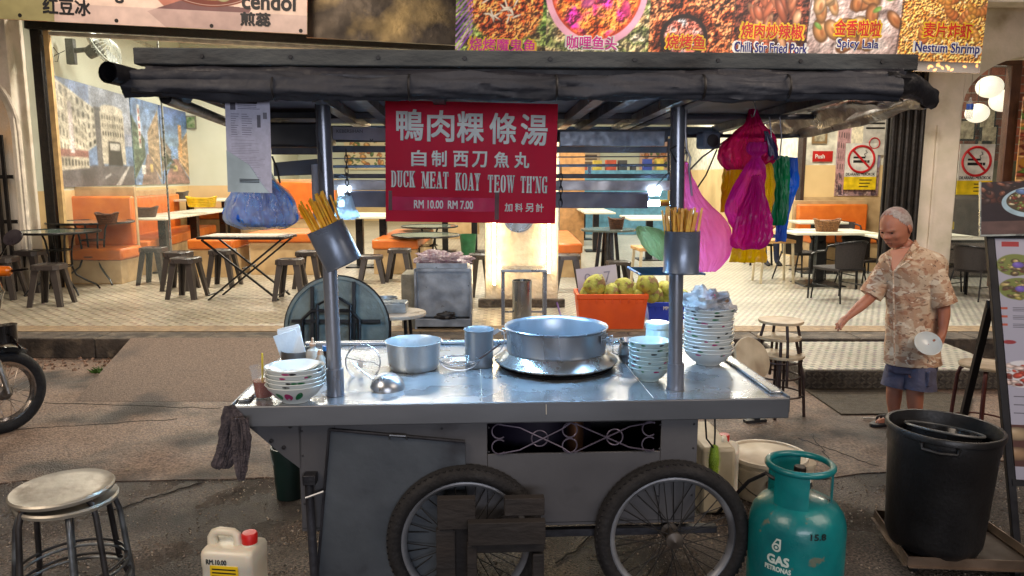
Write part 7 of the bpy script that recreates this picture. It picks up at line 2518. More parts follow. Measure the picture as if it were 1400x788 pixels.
# ============================================================ THINGS ON THE GROUND
# low wooden stand before the left wheel
WD = mat('dark_old_wood', (40, 35, 33), .8, c2=(24, 21, 21), ns=5, stretch=(.6, 1, 1.6), bump=.3, bs=30, c3=(70, 54, 40), ns3=3, lo3=.62, hi3=.75)
ysw = -.16
a = CV(672, 720, ysw)
t = thing('wooden_stand', 'low dark wooden stand with two posts and planks before the left wheel', 'stand', CM @ Vector((a.x, ysw, 0)), CA)
def wb(x0, x1, y0_, y1_, d0, d1, nm):
 p0, p1 = CV(x0, y1_, ysw), CV(x1, y0_, ysw)
 MB().box(p0.x - a.x, p1.x - a.x, d0, d1, max(.003, p0.z), p1.z).build(nm, WD, t, smooth=False, bevel=.003)
wb(598, 650, 684, 727, .01, .05, 'block')
wb(690, 745, 683, 708, .01, .05, 'block')
wb(640, 745, 709, 742, -.03, .009, 'plank')
wb(650, 744, 743, 757, .0, .05, 'plank')
wb(622, 640, 700, 880, .052, .09, 'leg')
wb(640, 652, 745, 880, -.01, .03, 'leg')
wb(728, 744, 758, 880, .0, .04, 'leg')
wb(598, 622, 728, 880, .02, .055, 'leg')
# dark green bucket
g = G(389, 690, 0)
t = thing('dark_bucket', 'small dark green bucket under the left end of the cart', 'bucket', (g.x, g.y + .1, .003))
rb = mm(44, g) / 2
DGB = mat('dark_green_plastic', (18, 40, 38), .4)
MB().lathe([(0, 0), (rb * .8, 0), (rb, .27), (rb * 1.06, .27), (rb * 1.06, .29), (rb * .95, .29), (rb * .75, .01), (0, .01)], 32).build('bucket_body', DGB, t)
MB().tube([(rb * math.cos(s), -.02 - rb * .5 * math.sin(s), .27 - .10 * math.sin(s)) for s in [PI * i / 14 for i in range(15)]], .004, 6).build('handle', mat('handle_grey', (130, 140, 140), .4), t)
# jerrycans
def jerry(loc, w_, d_, h_, m, label, rz, capm, lab=None):
 t = thing('jerrycan', label, 'jerrycan', loc, rz)
 hw, hd = w_ / 2, d_ / 2
 def rr(kx, ky, z, dx=0):
  c = .25
  pts = []
  for sx_, sy_ in ((1, 1), (-1, 1), (-1, -1), (1, -1)):
   for q_ in range(5):
    a_ = (math.atan2(sy_, sx_)) - PI / 4 + PI / 2 * q_ / 4
    pts.append(Vector((dx + sx_ * hw * kx * (1 - c) + hw * c * kx * math.cos(a_), sy_ * hd * ky * (1 - c) + hd * c * ky * math.sin(a_), z)))
  return pts
 rings = [rr(.94, .92, 0), rr(1, 1, .015), rr(1, 1, h_ * .25), rr(.985, .975, h_ * .26), rr(.985, .975, h_ * .70), rr(1, 1, h_ * .71), rr(1, 1, h_ * .83), rr(.97, .93, h_ * .86), rr(.9, .7, h_ * .88)]
 MB().loft(rings).build('can_body', m, t, angle=50)
 # handle bridge and neck
 pts = [(-hw * .8, 0, h_ * .84), (-hw * .82, 0, h_ * .93), (-hw * .74, 0, h_ * .97), (-hw * .55, 0, h_ * .99), (hw * .0, 0, h_ * .985), (hw * .12, 0, h_ * .96), (hw * .18, 0, h_ * .91), (hw * .2, 0, h_ * .84)]
 MB().tube(pts, [.024, .02, .018, .017, .016, .017, .019, .024], 12).build('grip', m, t)
 MB().lathe([(.03, h_ * .86), (.028, h_ * .90), (.024, h_ * .91), (0, h_ * .91)], 20, (hw * .62, 0, 0)).build('neck', m, t)
 MB().lathe([(0, h_ * .895), (.029, h_ * .895), (.030, h_ * .98), (.026, h_ * .995), (0, h_ * .995)], 24, (hw * .62, 0, 0)).build('cap', capm, t)
 return t
CANM = mat('milky_can', (206, 204, 192), .38, c2=(200, 190, 168), ns=5, sss=.15)
REDC = mat('red_cap', (206, 26, 24), .4)
# foreground left can: top at y 735, width 78
zc2 = .33
gq = G(317, 752, zc2)
t = jerry((gq.x + .01, gq.y, .003), mm(80, gq) * .92, .15, .405, CANM, 'milky jerrycan with red cap and handwritten mark in the front left', -.12, REDC)
yj = -.0765
letters('RM.10.00', t, BLK, -.035, yj, .314, .08, .02, .012, .0008)
MB().box(-.06, .05, -.0785, -.073, .16, .300).build('yellow_label', mat('label_yellow', (236, 200, 30), .45, rv=0), t)
for i in range(4):
 MB().box(-.052, .042, -.0795, -.0788, .285 - i * .014, .290 - i * .014).build('print_line', BLK, t)
g2 = G(1000, 700, 0)
jerry((g2.x - .02, g2.y + .12, .008), .18, .16, .36, CANM, 'milky jerrycan with red cap between the cart and the white pail', 1.3, REDC)
# cream storage box behind the wheel
g2 = G(975, 715, 0)
tag(MB().box(-.09, .09, -.2, .25, 0, .36).build('cream_box', mat('cream_box', (190, 180, 156), .5, c2=(160, 150, 128), ns=5), None, loc=(g2.x + .03, g2.y + .28, .0065), rot=(0, 0, .05), bevel=.02), 'tall cream box standing behind the right wheel of the cart', 'box')
# white pail
g = G(1058, 690, 0)
t = thing('white_pail', 'dirty white paint pail with a lid and wire handle behind the gas cylinder', 'pail', (g.x, g.y + .14, .007))
rp2 = mm(104, V(1064, 625, g.y + .14)) / 2
WP = mat('dirty_white_pail', (196, 184, 160), .5, c2=(156, 140, 116), ns=5, c3=(110, 96, 78), ns3=4, lo3=.58, hi3=.8)
hh = V(1052, 622, g.y + .14).z
MB().lathe([(0, 0), (rp2 * .82, 0), (rp2 * .94, hh - .06), (rp2 * .99, hh - .055), (rp2 * .99, hh - .04), (rp2 * .95, hh - .035), (rp2 * .96, hh - .02), (rp2, hh - .015), (rp2, hh), (rp2 * .94, hh), (rp2 * .8, .01), (0, .01)], 48).build('pail_body', WP, t)
MB().lathe([(0, hh + .004), (rp2 * .80, hh + .004), (rp2 * .86, hh - .004), (rp2 * .93, hh - .004), (rp2 * .95, hh + .006), (rp2 * 1.02, hh + .006), (rp2 * 1.03, hh - .012)], 40).build('pail_lid', mat('pail_lid', (206, 194, 172), .45, c2=(176, 162, 140), ns=6), t)
MB().tube([(-rp2 * math.cos(s), -.03 - rp2 * 1.0 * math.sin(s), hh - .05 - .13 * math.sin(s)) for s in [PI * i / 16 for i in range(17)]], .003, 6).build('handle', BLK, t)
letters('02', t, mat('faded_black', (90, 76, 64), .6), -.02, -rp2 * .93, hh * .55, .09, .06, .02, .002)
g = G(1100, 690, 0)
t = thing('small_pail', 'small cream tub with a lid right behind the gas cylinder', 'tub', (g.x + .02, g.y + .12, .007))
MB().lathe([(0, 0), (.06, 0), (.07, .17), (.075, .17), (.075, .19), (.06, .2), (0, .202)], 32).build('tub_body', WP, t)
# green brush
p = CV(976, 630, .35)
t = thing('green_duster', 'yellow green bristly brush hanging at the right side of the cart', 'brush', CM @ p)
mb = MB()
q = random.Random(5)
for i in range(900):
 a = q.random() * 2 * PI
 z = q.uniform(-.075, .07)
 r0_ = .012
 r1_ = .034 * math.sqrt(max(.05, 1 - (z / .085) ** 2)) * q.uniform(.85, 1.1)
 d_ = Vector((math.cos(a), math.sin(a), q.uniform(-.25, .25)))
 s1 = Vector((-math.sin(a), math.cos(a), 0)) * .0018
 b0 = Vector((0, 0, z)) + d_ * r0_
 b1 = Vector((0, 0, z)) + d_ * r1_
 mb.add([b0 - s1, b0 + s1, b1], [(0, 1, 2)])
tag(mb.build('bristles', mat('bristle_green', (170, 196, 40), .6, c2=(120, 150, 30), ns=30), t, smooth=False), kind='stuff')
mb = MB().lathe([(0, -.08), (.016, -.07), (.024, 0), (.016, .068), (0, .078)], 14)
mb.build('brush_core', mat('core_green', (150, 180, 60), .7), t)
MB().tube([(0, 0, .07), (0, .0, .13), (-.004, 0, .2)], .004, 6).build('hanging_rod', BLK, t)
tag(MB().tube([CM @ CV(964, 570, .3), CM @ CV(966, 600, .3), CM @ CV(975, 612, .33)], .004, 6).build('cord_loop', BLK), 'short black cord under the right end of the cart top', 'cord')
# ---- gas cylinder
TEAL = mat('gas_teal', (4, 118, 120), .36, .0, (4, 92, 98), ns=5, bump=.12, bs=26, coat=.2, c3=(92, 104, 92), ns3=13, lo3=.63, hi3=.67)
ztop = .63
gq = G(1094, 637, ztop)
rc = mm(132, gq) / 2 * .965
t = thing('gas_cylinder', 'teal cooking gas cylinder with a carrying ring and black regulator', 'gas cylinder', (gq.x + .0, gq.y, 0.006), R(8))
zs = .47
MB().lathe([(0, .02), (rc * .7, .02), (rc * .95, .05), (rc, .09), (rc, zs - .09), (rc * .985, zs - .06), (rc * .93, zs - .025), (rc * .80, zs + .008), (rc * .55, zs + .032), (rc * .2, zs + .043), (0, zs + .044)], 56).build('tank', TEAL, t)
MB().lathe([(rc * .72, 0), (rc * .75, 0), (rc * .75, .05), (rc * .72, .05)], 40).build('foot_ring', TEAL, t)
rr_ = rc * .66
MB().tube([(rr_ * math.cos(2 * PI * i / 44), rr_ * math.sin(2 * PI * i / 44), ztop) for i in range(44)], .013, 10, closed=True).build('carry_ring', TEAL, t)
# curved shield at the left, flat strap at right, one at back
def shield(a0, a1, z0, z1, nm):
 n = 10
 o_, i_ = [], []
 vs = []
 for k2 in range(n + 1):
  a_ = a0 + (a1 - a0) * k2 / n
  for r__ in (rr_ + .004, rr_ - .004):
   for z in (z0, z1):
    vs.append((r__ * math.cos(a_), r__ * math.sin(a_), z))
 fs = []
 for k2 in range(n):
  b = k2 * 4
  fs += [(b, b + 4, b + 5, b + 1), (b + 2, b + 3, b + 7, b + 6), (b + 1, b + 5, b + 7, b + 3), (b, b + 2, b + 6, b + 4)]
 fs += [(0, 1, 3, 2), (n * 4, n * 4 + 2, n * 4 + 3, n * 4 + 1)]
 MB().add(vs, fs).build(nm, TEAL, t)
shield(R(195), R(258), zs - .005, ztop - .008, 'collar_shield')
shield(R(325), R(342), zs - .005, ztop - .008, 'collar_strap')
shield(R(60), R(130), zs - .005, ztop - .008, 'collar_shield')
MB().lathe([(0, zs + .03), (.03, zs + .03), (.026, zs + .05), (.014, zs + .055), (.014, zs + .075), (0, zs + .075)], 20).build('valve', mat('brass_valve', (140, 110, 70), .35, .8), t)
MB().lathe([(0, zs + .07), (.045, zs + .07), (.05, zs + .08), (.045, zs + .095), (.03, zs + .1), (0, zs + .1)], 28).build('regulator', mat('regulator_grey', (110, 112, 112), .35, .7), t)
MB().lathe([(0, zs + .10), (.024, zs + .10), (.023, zs + .15), (.02, zs + .153), (0, zs + .153)], 20).build('regulator_knob', mat('knob_black', (30, 26, 24), .45), t)
MB().tube([(-.04, .0, zs + .085), (-.10, .02, zs + .10), (-rr_ * .95, .05, zs + .11), (-rr_ * 1.25, .12, zs + .05), (-.2, .3, .3)], .008, 8).build('gas_hose', BLK, t)
MB().tube([(.0, -.02, zs + .062), (.0, -.045, zs + .062)], .012, 12).build('red_cap', REDC, t)
def wrap_text(body, zc_, ang_, w_, h_, m, off=.02, name='lettering', r=None):
 mb = text_mb(body, w_, h_, .0006, off)
 r_ = r or rc
 v2 = []
 for p in mb.v:
  a_ = ang_ + p.x / r_
  q_ = r_ + .0012 - p.y
  v2.append(Vector((q_ * math.cos(a_), q_ * math.sin(a_), p.z + zc_)))
 mb.v = v2
 return mb.build(name, m, t, smooth=False)
PTW = mat('paint_white', (206, 222, 216), .5, rv=0)
aL = R(221)
wrap_text('GAS', .302, aL, .082, .034, PTW, .04)
wrap_text('PETRONAS', .266, aL, .10, .019, PTW, .035)
wrap_text('15.8', .415, R(266), .058, .024, BLK, .02, r=rc * .985)
# drop shaped emblem
mb = MB()
def ringpts(r0, r1, cx, cz, a0=0, a1=2 * PI, n=24):
 for i in range(n):
  t0, t1 = a0 + (a1 - a0) * i / n, a0 + (a1 - a0) * (i + 1) / n
  def sp(t_, r_):
   x_, z_ = cx + r_ * math.cos(t_), cz + r_ * math.sin(t_) * (1.0 if math.sin(t_) < 0 else 1.0)
   a_ = aL + x_ / rc
   return (( rc + .0016) * math.cos(a_), (rc + .0016) * math.sin(a_), z_)
  mb.add([sp(t0, r0), sp(t1, r0), sp(t1, r1), sp(t0, r1)], [(0, 1, 2, 3)])
ringpts(.0105, .0175, -.008, .352)
ringpts(0.0, .0055, -.008, .352)
def w2(x_, z_):
 a_ = aL + x_ / rc
 return ((rc + .0017) * math.cos(a_), (rc + .0017) * math.sin(a_), z_)
mb.add([w2(-.0255, .356), w2(-.008, .3885), w2(.0, .3885), w2(-.016, .366)], [(0, 1, 2, 3)])
mb.add([w2(-.008, .3885), w2(.0095, .3885), w2(.0095, .356), w2(.003, .366), w2(.003, .381), w2(-.004, .381)], [(0, 1, 2, 3, 4, 5)])
mb.build('drop_emblem', PTW, t, smooth=False)
# ---- front left stacked round stools
STL = mat('stool_worn_metal', (176, 172, 160), .38, .55, (140, 134, 122), ns=4, bump=.12, bs=18, c3=(96, 84, 68), ns3=4, lo3=.56, hi3=.75)
LEGI = mat('stool_leg_iron', (34, 32, 34), .5, .4, (60, 58, 58), ns=12)
LEGW = mat('stool_leg_worn', (130, 136, 140), .4, .7, (70, 72, 76), ns=14)
def round_stool(loc, r, h_, rz, topm, legm, label, foot_r=1.25, hole=False, rot=None, grp=None, wood=False):
 t = thing('round_stool', label, 'stool', loc, rz, grp, rot)
 MB().lathe([(0, h_ - .012), (r - .008, h_ - .022), (r - .002, h_ - .020), (r, h_ - .008), (r - .006, h_ - .001), (r - .02, h_ - .004), (r - .04, h_ - .006), (0, h_ - .004)], 48).build('seat', topm, t)
 for k_ in range(4):
  a_ = PI / 4 + PI / 2 * k_
  c, s = math.cos(a_), math.sin(a_)
  MB().tube([(c * r * .72, s * r * .72, h_ - .024), (c * r * .9, s * r * .9, h_ - .045), (c * r * .98, s * r * .98, h_ - .09), (c * r * 1.12, s * r * 1.12, h_ * .3), (c * r * foot_r, s * r * foot_r, h_ * .10), (c * r * foot_r, s * r * foot_r, 0)], .0115, 10).build('leg', legm, t)
 for z, k2 in ((h_ * .42, 1.06), (h_ * .30, 1.1)):
  MB().tube([(r * k2 * math.cos(2 * PI * i / 40), r * k2 * math.sin(2 * PI * i / 40), z) for i in range(40)], .006, 6, closed=True).build('foot_ring', legm, t)
 return t
gq = G(90, 664, .555)
rs_ = mm(140, gq) / 2 * .92
round_stool((gq.x, gq.y, .001), rs_, .555, .35, STL, LEGI, 'worn round metal stool stacked on another in the front left corner', 1.32, rot=(R(.5), R(-1.2), .35))
round_stool((gq.x + .005, gq.y - .005, .001), rs_ * .98, .512, -.25, STL, LEGW, 'lower round metal stool under the worn one in the front left corner', 1.12)
# ---- right stack of three stools
WDT = mat('stool_top_pale', (200, 180, 148), .5, c2=(160, 138, 108), ns=6, c3=(120, 96, 74), ns3=5, lo3=.58, hi3=.8)
IRB = mat('stool_iron_brown', (44, 32, 30), .5, .3, (64, 46, 40), ns=10)
g = G(1062, 566, 0)
for i, (h_, lb_) in enumerate(((.46, 'lowest'), (.62, 'middle'), (.76, 'top'))):
 rad = mm(61, V(1069, 440, g.y)) / 2 * (1.0, .95, .98)[i]
 t = thing('round_stool', '%s pale topped round stool of the stack right of the cart' % lb_, 'stool', (g.x + (0.01, -.01, -.005)[i], g.y + (-.01, .005, 0)[i], .007 + (0, .13, .25)[i]), .3 + i * .25, 'stacked stools right of the cart')
 hb = .46
 MB().lathe([(0, hb - .02), (rad - .004, hb - .022), (rad, hb - .012), (rad - .002, hb - .002), (0, hb)], 36).build('seat', WDT, t)
 for k_ in range(4):
  a_ = PI / 4 + PI / 2 * k_
  c, s = math.cos(a_), math.sin(a_)
  MB().tube([(c * rad * .75, s * rad * .75, hb - .02), (c * rad * .95, s * rad * .95, hb - .16), (c * rad * (1.08), s * rad * 1.08, .0 if i == 0 else .0)], .011, 8).build('leg', IRB, t)
 MB().tube([(rad * 1.0 * math.cos(2 * PI * q_ / 32), rad * 1.0 * math.sin(2 * PI * q_ / 32), .16) for q_ in range(32)], .007, 6, closed=True).build('foot_ring', IRB, t)
# leaning round stool top
p = V(1028, 490, 4.55)
t = thing('leaning_stool', 'round pale stool lying tilted against the stool stack behind the cart corner', 'stool', (p.x, 4.55, p.z), rot=(R(62), R(0), R(28)))
rl2 = 30 * dep(p) / FPX
MB().lathe([(0, -.01), (rl2 - .003, -.01), (rl2, 0), (rl2 - .004, .01), (0, .012)], 40).build('seat', WDT, t)
for k_ in range(4):
 a_ = PI / 2 * k_ + .9
 MB().tube([(math.cos(a_) * rl2 * .8, math.sin(a_) * rl2 * .8, -.01), (math.cos(a_) * rl2 * 1.1, math.sin(a_) * rl2 * 1.1, -.40)], .01, 8).build('leg', IRB, t)
tag(MB().bar(G(1018, 579, 0) + Vector((0, 0, .015)), G(1046, 577, 0) + Vector((0, 0, .015)), .05, .02).bar(G(1034, 578, 0) + Vector((0, 0, .02)), G(1034, 578, 0) + Vector((0, 0, .2)), .04).build('floor_bracket', LEGI), 'black iron foot bracket on the ground beside the stool stack', 'bracket')
# ---- black bin on a wheeled tray
BIN = mat('bin_black', (14, 14, 16), .45, 0, (22, 22, 24), ns=4, rv=.12, bump=.1, bs=50)
gb = G(1283, 742, .08)
rb1 = mm(165, V(1291, 580, gb.y)) / 2 * .885
hb_ = V(1291, 583, gb.y).z - .08
t = thing('black_bin', 'large round black plastic bin with wide rim standing on a metal trolley', 'bin', (gb.x - .03, gb.y, .085), rot=(0, R(1.2), 0))
rb0 = mm(130, gb) / 2 * .9
MB().lathe([(0, 0), (rb0 * .93, 0), (rb0, .03), (rb0 * 1.02, .05), (rb1 * .93, hb_ - .10), (rb1 * .955, hb_ - .085), (rb1 * .955, hb_ - .03), (rb1, hb_ - .025), (rb1 * 1.005, hb_ - .004), (rb1 * .99, hb_ + .002), (rb1 * .94, hb_), (rb1 * .915, hb_ - .03), (rb0 * .95, .02), (0, .015)], 64).build('bin_body', BIN, t)
for a_ in (R(237), R(20)):
 c, s = math.cos(a_), math.sin(a_)
 tx, ty = -s, c
 r_ = rb1 * .955
 MB().tube([(r_ * c + tx * k2, r_ * s + ty * k2, z) for k2, z in ((-.06, hb_ - .02), (-.06, hb_ - .05), (.06, hb_ - .05), (.06, hb_ - .02))] if False else [((r_ + .012) * math.cos(a_ + d2), (r_ + .012) * math.sin(a_ + d2), z) for d2, z in ((-.3, hb_ - .03), (-.28, hb_ - .055), (0, hb_ - .06), (.28, hb_ - .055), (.3, hb_ - .03))], .009, 8).build('side_handle', BIN, t)
t2 = thing('inner_basin', 'black basin rim sticking up inside the large black bin', 'basin', (gb.x - .02, gb.y + .02, .085 + hb_ - .26), rot=(R(-8), R(8), 0))
MB().lathe([(0, 0), (.12, 0), (.155, .22), (.165, .225), (.15, .225), (.115, .01), (0, .01)], 40).build('basin_body', mat('basin_black', (30, 30, 32), .25), t2)
MB().tube([(.16 * math.cos(2 * PI * i / 40), .16 * math.sin(2 * PI * i / 40), .228) for i in range(40)], .006, 6, closed=True).build('basin_rim', mat('basin_grey', (90, 92, 92), .35), t2)
# trolley
TR_ = mat('trolley_steel', (120, 104, 90), .45, .6, (84, 72, 62), ns=6, bump=.1)
c = [G(1196, 703, .075), G(1241, 768, .075), G(1430, 775, .075), G(1345, 715, .075)]
t = thing('bin_trolley', 'low angle iron trolley frame under the black bin', 'trolley', (0, 0, 0))
for i in range(4):
 a, b_ = c[i], c[(i + 1) % 4]
 MB().bar(a, b_, .006, .045).build('frame_bar', TR_, t)
 MB().bar(a - Vector((0, 0, .02)), b_ - Vector((0, 0, .02)), .035, .004).build('frame_flange', TR_, t)
MB().slab([(v.x, v.y) for v in c], .052, .057).build('deck', mat('deck_dark', (58, 50, 44), .6, .3), t)
for v, dx, dy in ((c[0], .06, .0), (c[1], .05, .05), (c[2], -.1, .05), (c[3], -.05, -.03)):
 MB().lathe([(0, -.012), (.024, -.012), (.026, 0), (.024, .012), (0, .012)], 20, (0, 0, 0), Matrix.Translation((v.x + dx, v.y + dy, .027)) @ Matrix.Rotation(PI / 2, 4, 'Y')).build('caster', BIN, t)
# ============================================================ MENU BOARD
def board_art():
 P = Paint(220, 760, (158, 158, 174))
 P.rect(10, 10, 36, 26, (150, 40, 44))
 for k2 in range(5):
  P.line(46 + k2 * 12, 26, 54 + k2 * 12, 12, 2, (70, 60, 70))
 for (cx, cy) in ((30, 84), (92, 92), (34, 160), (96, 168), (160, 120)):
  P.ellipse(cx, cy, 30, 36, (110, 120, 60), 0, 2)
  P.food(cx - 26, cy - 32, cx + 26, cy + 32, [(120, 60, 40), (160, 150, 70), (90, 70, 50), (190, 170, 110)], 40, 4, 10, cx, inside=lambda x, y, cx=cx, cy=cy: ((x - cx) / 26) ** 2 + ((y - cy) / 32) ** 2 < 1)
  P.ellipse(cx + 4, cy, 10, 11, (110, 90, 180), 0, 2, .3)
 for y in (220, 246, 272):
  P.rect(4, y, 18, y + 7, (170, 80, 60))
  for k2 in range(3):
   P.rect(26, y + k2 * 5, 120, y + k2 * 5 + 2, (90, 90, 100))
 P.ellipse(20, 330, 11, 7, (140, 50, 54))
 for k2 in range(4):
  P.line(48 + k2 * 14, 338, 56 + k2 * 14, 322, 2, (60, 60, 70))
 P.ellipse(40, 430, 36, 44, (206, 206, 210), 0, 2)
 P.food(14, 400, 68, 464, [(190, 60, 40), (120, 50, 40), (220, 200, 190)], 50, 5, 12, 4)
 for y in (500, 526, 552):
  P.rect(4, y, 18, y + 7, (170, 80, 60))
  P.rect(26, y, 120, y + 3, (90, 90, 100))
 P.rect(0, 590, 220, 720, (80, 50, 44))
 for cx in (30, 90, 150):
  P.ellipse(cx, 618, 26, 22, (160, 140, 110), 0, 2, .4)
  P.ellipse(cx, 680, 26, 22, (150, 120, 90), 0, 2, .4)
 return P.a
def bowl_poster():
 P = Paint(300, 300, (40, 30, 34))
 P.food(0, 0, 300, 120, [(90, 50, 40), (60, 40, 36), (130, 80, 60)], 60, 10, 30, 3)
 P.rect(0, 225, 300, 300, (90, 70, 66))
 P.ellipse(190, 120, 122, 92, (150, 176, 190), 0, 2)
 P.ellipse(190, 112, 106, 74, (70, 60, 44), 0, 2)
 P.food(95, 50, 290, 180, [(190, 180, 150), (110, 130, 60), (150, 70, 50), (206, 196, 160), (80, 90, 50), (120, 60, 40)], 130, 6, 17, 5, inside=lambda x, y: ((x - 190) / 100) ** 2 + ((y - 112) / 68) ** 2 < 1)
 P.ellipse(140, 60, 26, 16, (90, 120, 170), .3, 2, .4)
 P.line(150, 62, 290, 6, 16, (120, 150, 196))
 P.noise(10, .15, 4)
 return P.a
bl = G(1389, 742, 0)                      # near foot of the front frame
tl = V(1352, 322, bl.y + .32)
th_ = math.atan2(tl.y - bl.y, tl.z)
bw = .62
byaw = R(-8)
t = thing('menu_board', 'tall A-frame menu board with dish photos at the right edge', 'menu board', (bl.x, bl.y, .001), rot=(0, 0, byaw))
u = Vector((tl.x - bl.x, tl.y - bl.y, tl.z))
u.rotate(Euler((0, 0, -byaw)))
ud = u.normalized()
L_ = u.length
FRB = mat('black_frame', (30, 28, 30), .4, .3)
MB().bar((0, 0, 0), ud * L_, .035, .03, up=(0, 1, 0)).build('front_leg', FRB, t, bevel=.003)
MB().bar((bw, 0, 0), Vector((bw, 0, 0)) + ud * L_, .035, .03, up=(0, 1, 0)).build('front_leg', FRB, t, bevel=.003)
s1, s2 = ud * (L_ * .20), ud * (L_ * .995)
nrm = Vector((1, 0, 0)).cross(ud).normalized()
def bpanel(x0, x1, f0, f1, off, th2, m, name):
 a = ud * (L_ * f0)
 b = ud * (L_ * f1)
 n_ = Vector((0, -1, 0))
 o_ = n_ * off
 vs = []
 for dn in (o_, o_ - n_ * th2):
  for (x_, v_) in ((x0, a), (x1, a), (x1, b), (x0, b)):
   vs.append(Vector((x_, 0, 0)) + v_ + dn)
 mb = MB().add(vs, [(0, 1, 2, 3), (7, 6, 5, 4), (0, 4, 5, 1), (1, 5, 6, 2), (2, 6, 7, 3), (3, 7, 4, 0)])
 return mb.build(name, m, t, smooth=False, uv=True)
bpanel(.02, bw - .02, .205, .99, .014, .01, image_mat('menu_print', board_art(), .35, coat=.2), 'menu_panel')
bpanel(.0, bw, .185, .205, .02, .03, FRB, 'bottom_rail')
bpanel(.0, bw, .99, 1.005, .02, .03, FRB, 'top_rail')
qa = V(1340, 322, tl.y)
bk = G(1300, 640, 0)
p_top = V(1354, 416, tl.y + .04)
M_ = Matrix.Translation(t.location) @ Euler((0, 0, byaw)).to_matrix().to_4x4()
Mi = M_.inverted()
MB().bar(Mi @ p_top, Mi @ bk, .035, .03, up=(0, 1, 0)).build('rear_leg', FRB, t, bevel=.003)
MB().bar(Mi @ (p_top + Vector((bw, 0, 0))), Mi @ (bk + Vector((bw, 0, 0))), .035, .03, up=(0, 1, 0)).build('rear_leg', FRB, t, bevel=.003)
MB().lathe([(0, -.02), (.02, -.02), (.02, .02), (0, .02)], 14, (0, 0, 0), Matrix.Translation(Mi @ p_top)).build('hinge', FRB, t)
pq = V(1340, 322, tl.y - .02)
t3 = thing('noodle_poster', 'dark square poster of a noodle bowl with a blue spoon atop the menu board', 'poster', pq, rot=(R(-6), R(-2.0), byaw))
kk = dep(pq) / FPX
MB().box(0, 74 * kk * 1.5, -.008, 0, .003, 72 * kk).build('poster_sheet', image_mat('noodle_print', bowl_poster(), .35), t3, uv=True)
MB().box(-.006, .0, -.01, .002, .0, 73 * kk).build('poster_edge', mat('edge_alu', (190, 196, 190), .3), t3)
MB().box(-.006, 74 * kk * 1.5, -.01, .002, -.006, .0025).build('poster_edge', mat('edge_alu', (190, 196, 190), .3), t3)
# red topped stools behind the board
g = G(1350, 640, 0)
t = round_stool((g.x, g.y + .1, .007), .15, .62, .2, WDT, mat('stool_leg_red', (96, 44, 36), .5, .2), 'round pale stool with reddish legs behind the menu board')
# ============================================================ MOTORCYCLE AT THE LEFT EDGE
gm = G(8, 590, 0)
t = thing('motorcycle', 'parked motorcycle cut by the left edge, spoked front wheel, mirror and orange indicator', 'motorcycle', (0, 0, 0))
wy_ = G(12, 592, 0).y
wx = V(4, 530, wy_).x
rw_ = .29
hubm = thing('wheel', None, None, (wx - .01, wy_, rw_ + .001), rot=(0, 0, R(28)))
# yawed wheel: axle roughly across the view, so it reads as an ellipse
hubm.parent = t
hubm.rotation_euler = (0, 0, R(60))
MY = Matrix.Rotation(PI / 2, 4, 'X')
prof = [((rw_ - .045) + .045 * math.cos(2 * PI * i / 16), .042 * math.sin(2 * PI * i / 16)) for i in range(17)]
MB().lathe(prof, 60, (0, 0, 0), MY).build('tyre', TYRE, hubm, angle=50)
MB().lathe([(rw_ - .09, -.025), (rw_ - .078, -.028), (rw_ - .078, -.02), (rw_ - .1, 0), (rw_ - .078, .02), (rw_ - .078, .028), (rw_ - .09, .025), (rw_ - .108, 0), (rw_ - .09, -.025)], 60, (0, 0, 0), MY).build('rim', mat('chrome_rim', (190, 180, 170), .2, .95), hubm)
MB().lathe([(0, -.06), (.05, -.06), (.055, -.05), (.055, .03), (.03, .05), (0, .05)], 28, (0, 0, 0), MY).build('hub', mat('cast_alloy', (120, 112, 104), .45, .7), hubm)
for i in range(28):
 a_ = 2 * PI * i / 28
 b = a_ + (.5 if (i // 2) % 2 else -.5)
 sd = 1 if i % 2 else -1
 MB().tube([(.05 * math.cos(b), sd * .04, .05 * math.sin(b)), ((rw_ - .1) * math.cos(a_), sd * .004, (rw_ - .1) * math.sin(a_))], .002, 5).build('spoke', mat('spoke_chrome', (190, 180, 170), .25, .9), hubm)
CHR = mat('dark_chrome', (60, 56, 58), .2, .9)
BLKP = mat('gloss_black', (18, 18, 20), .2, 0, coat=.6)
wc_ = Vector((wx, wy_, rw_))
ax_ = Vector((math.cos(R(60)), math.sin(R(60)), 0))   # wheel plane direction
nx_ = Vector((-ax_.y, ax_.x, 0))
# mudguard following the tyre
mb = MB()
rings = []
for i in range(16):
 a_ = R(60) + R(80) * i / 15
 c0 = wc_ + ax_ * ((rw_ + .025) * math.cos(a_)) + Vector((0, 0, (rw_ + .025) * math.sin(a_)))
 e = ax_ * math.cos(a_) + Vector((0, 0, math.sin(a_)))
 rings.append([c0 + nx_ * (.055 * s) + e * h3 for s, h3 in ((-1, -.03), (-.8, .0), (0, .012), (.8, .0), (1, -.03), (.8, -.006), (0, .006), (-.8, -.006))])
mb.loft(rings).build('mudguard', BLKP, t)
for s in (-1, 1):
 MB().tube([wc_ + nx_ * s * .075, wc_ + nx_ * s * .08 + Vector((-.10, .02, .35)) , wc_ + nx_ * s * .085 + Vector((-.20, .04, .62))], [.018, .02, .022], 12).build('fork_leg', mat('fork_alloy', (130, 124, 118), .35, .8), t)
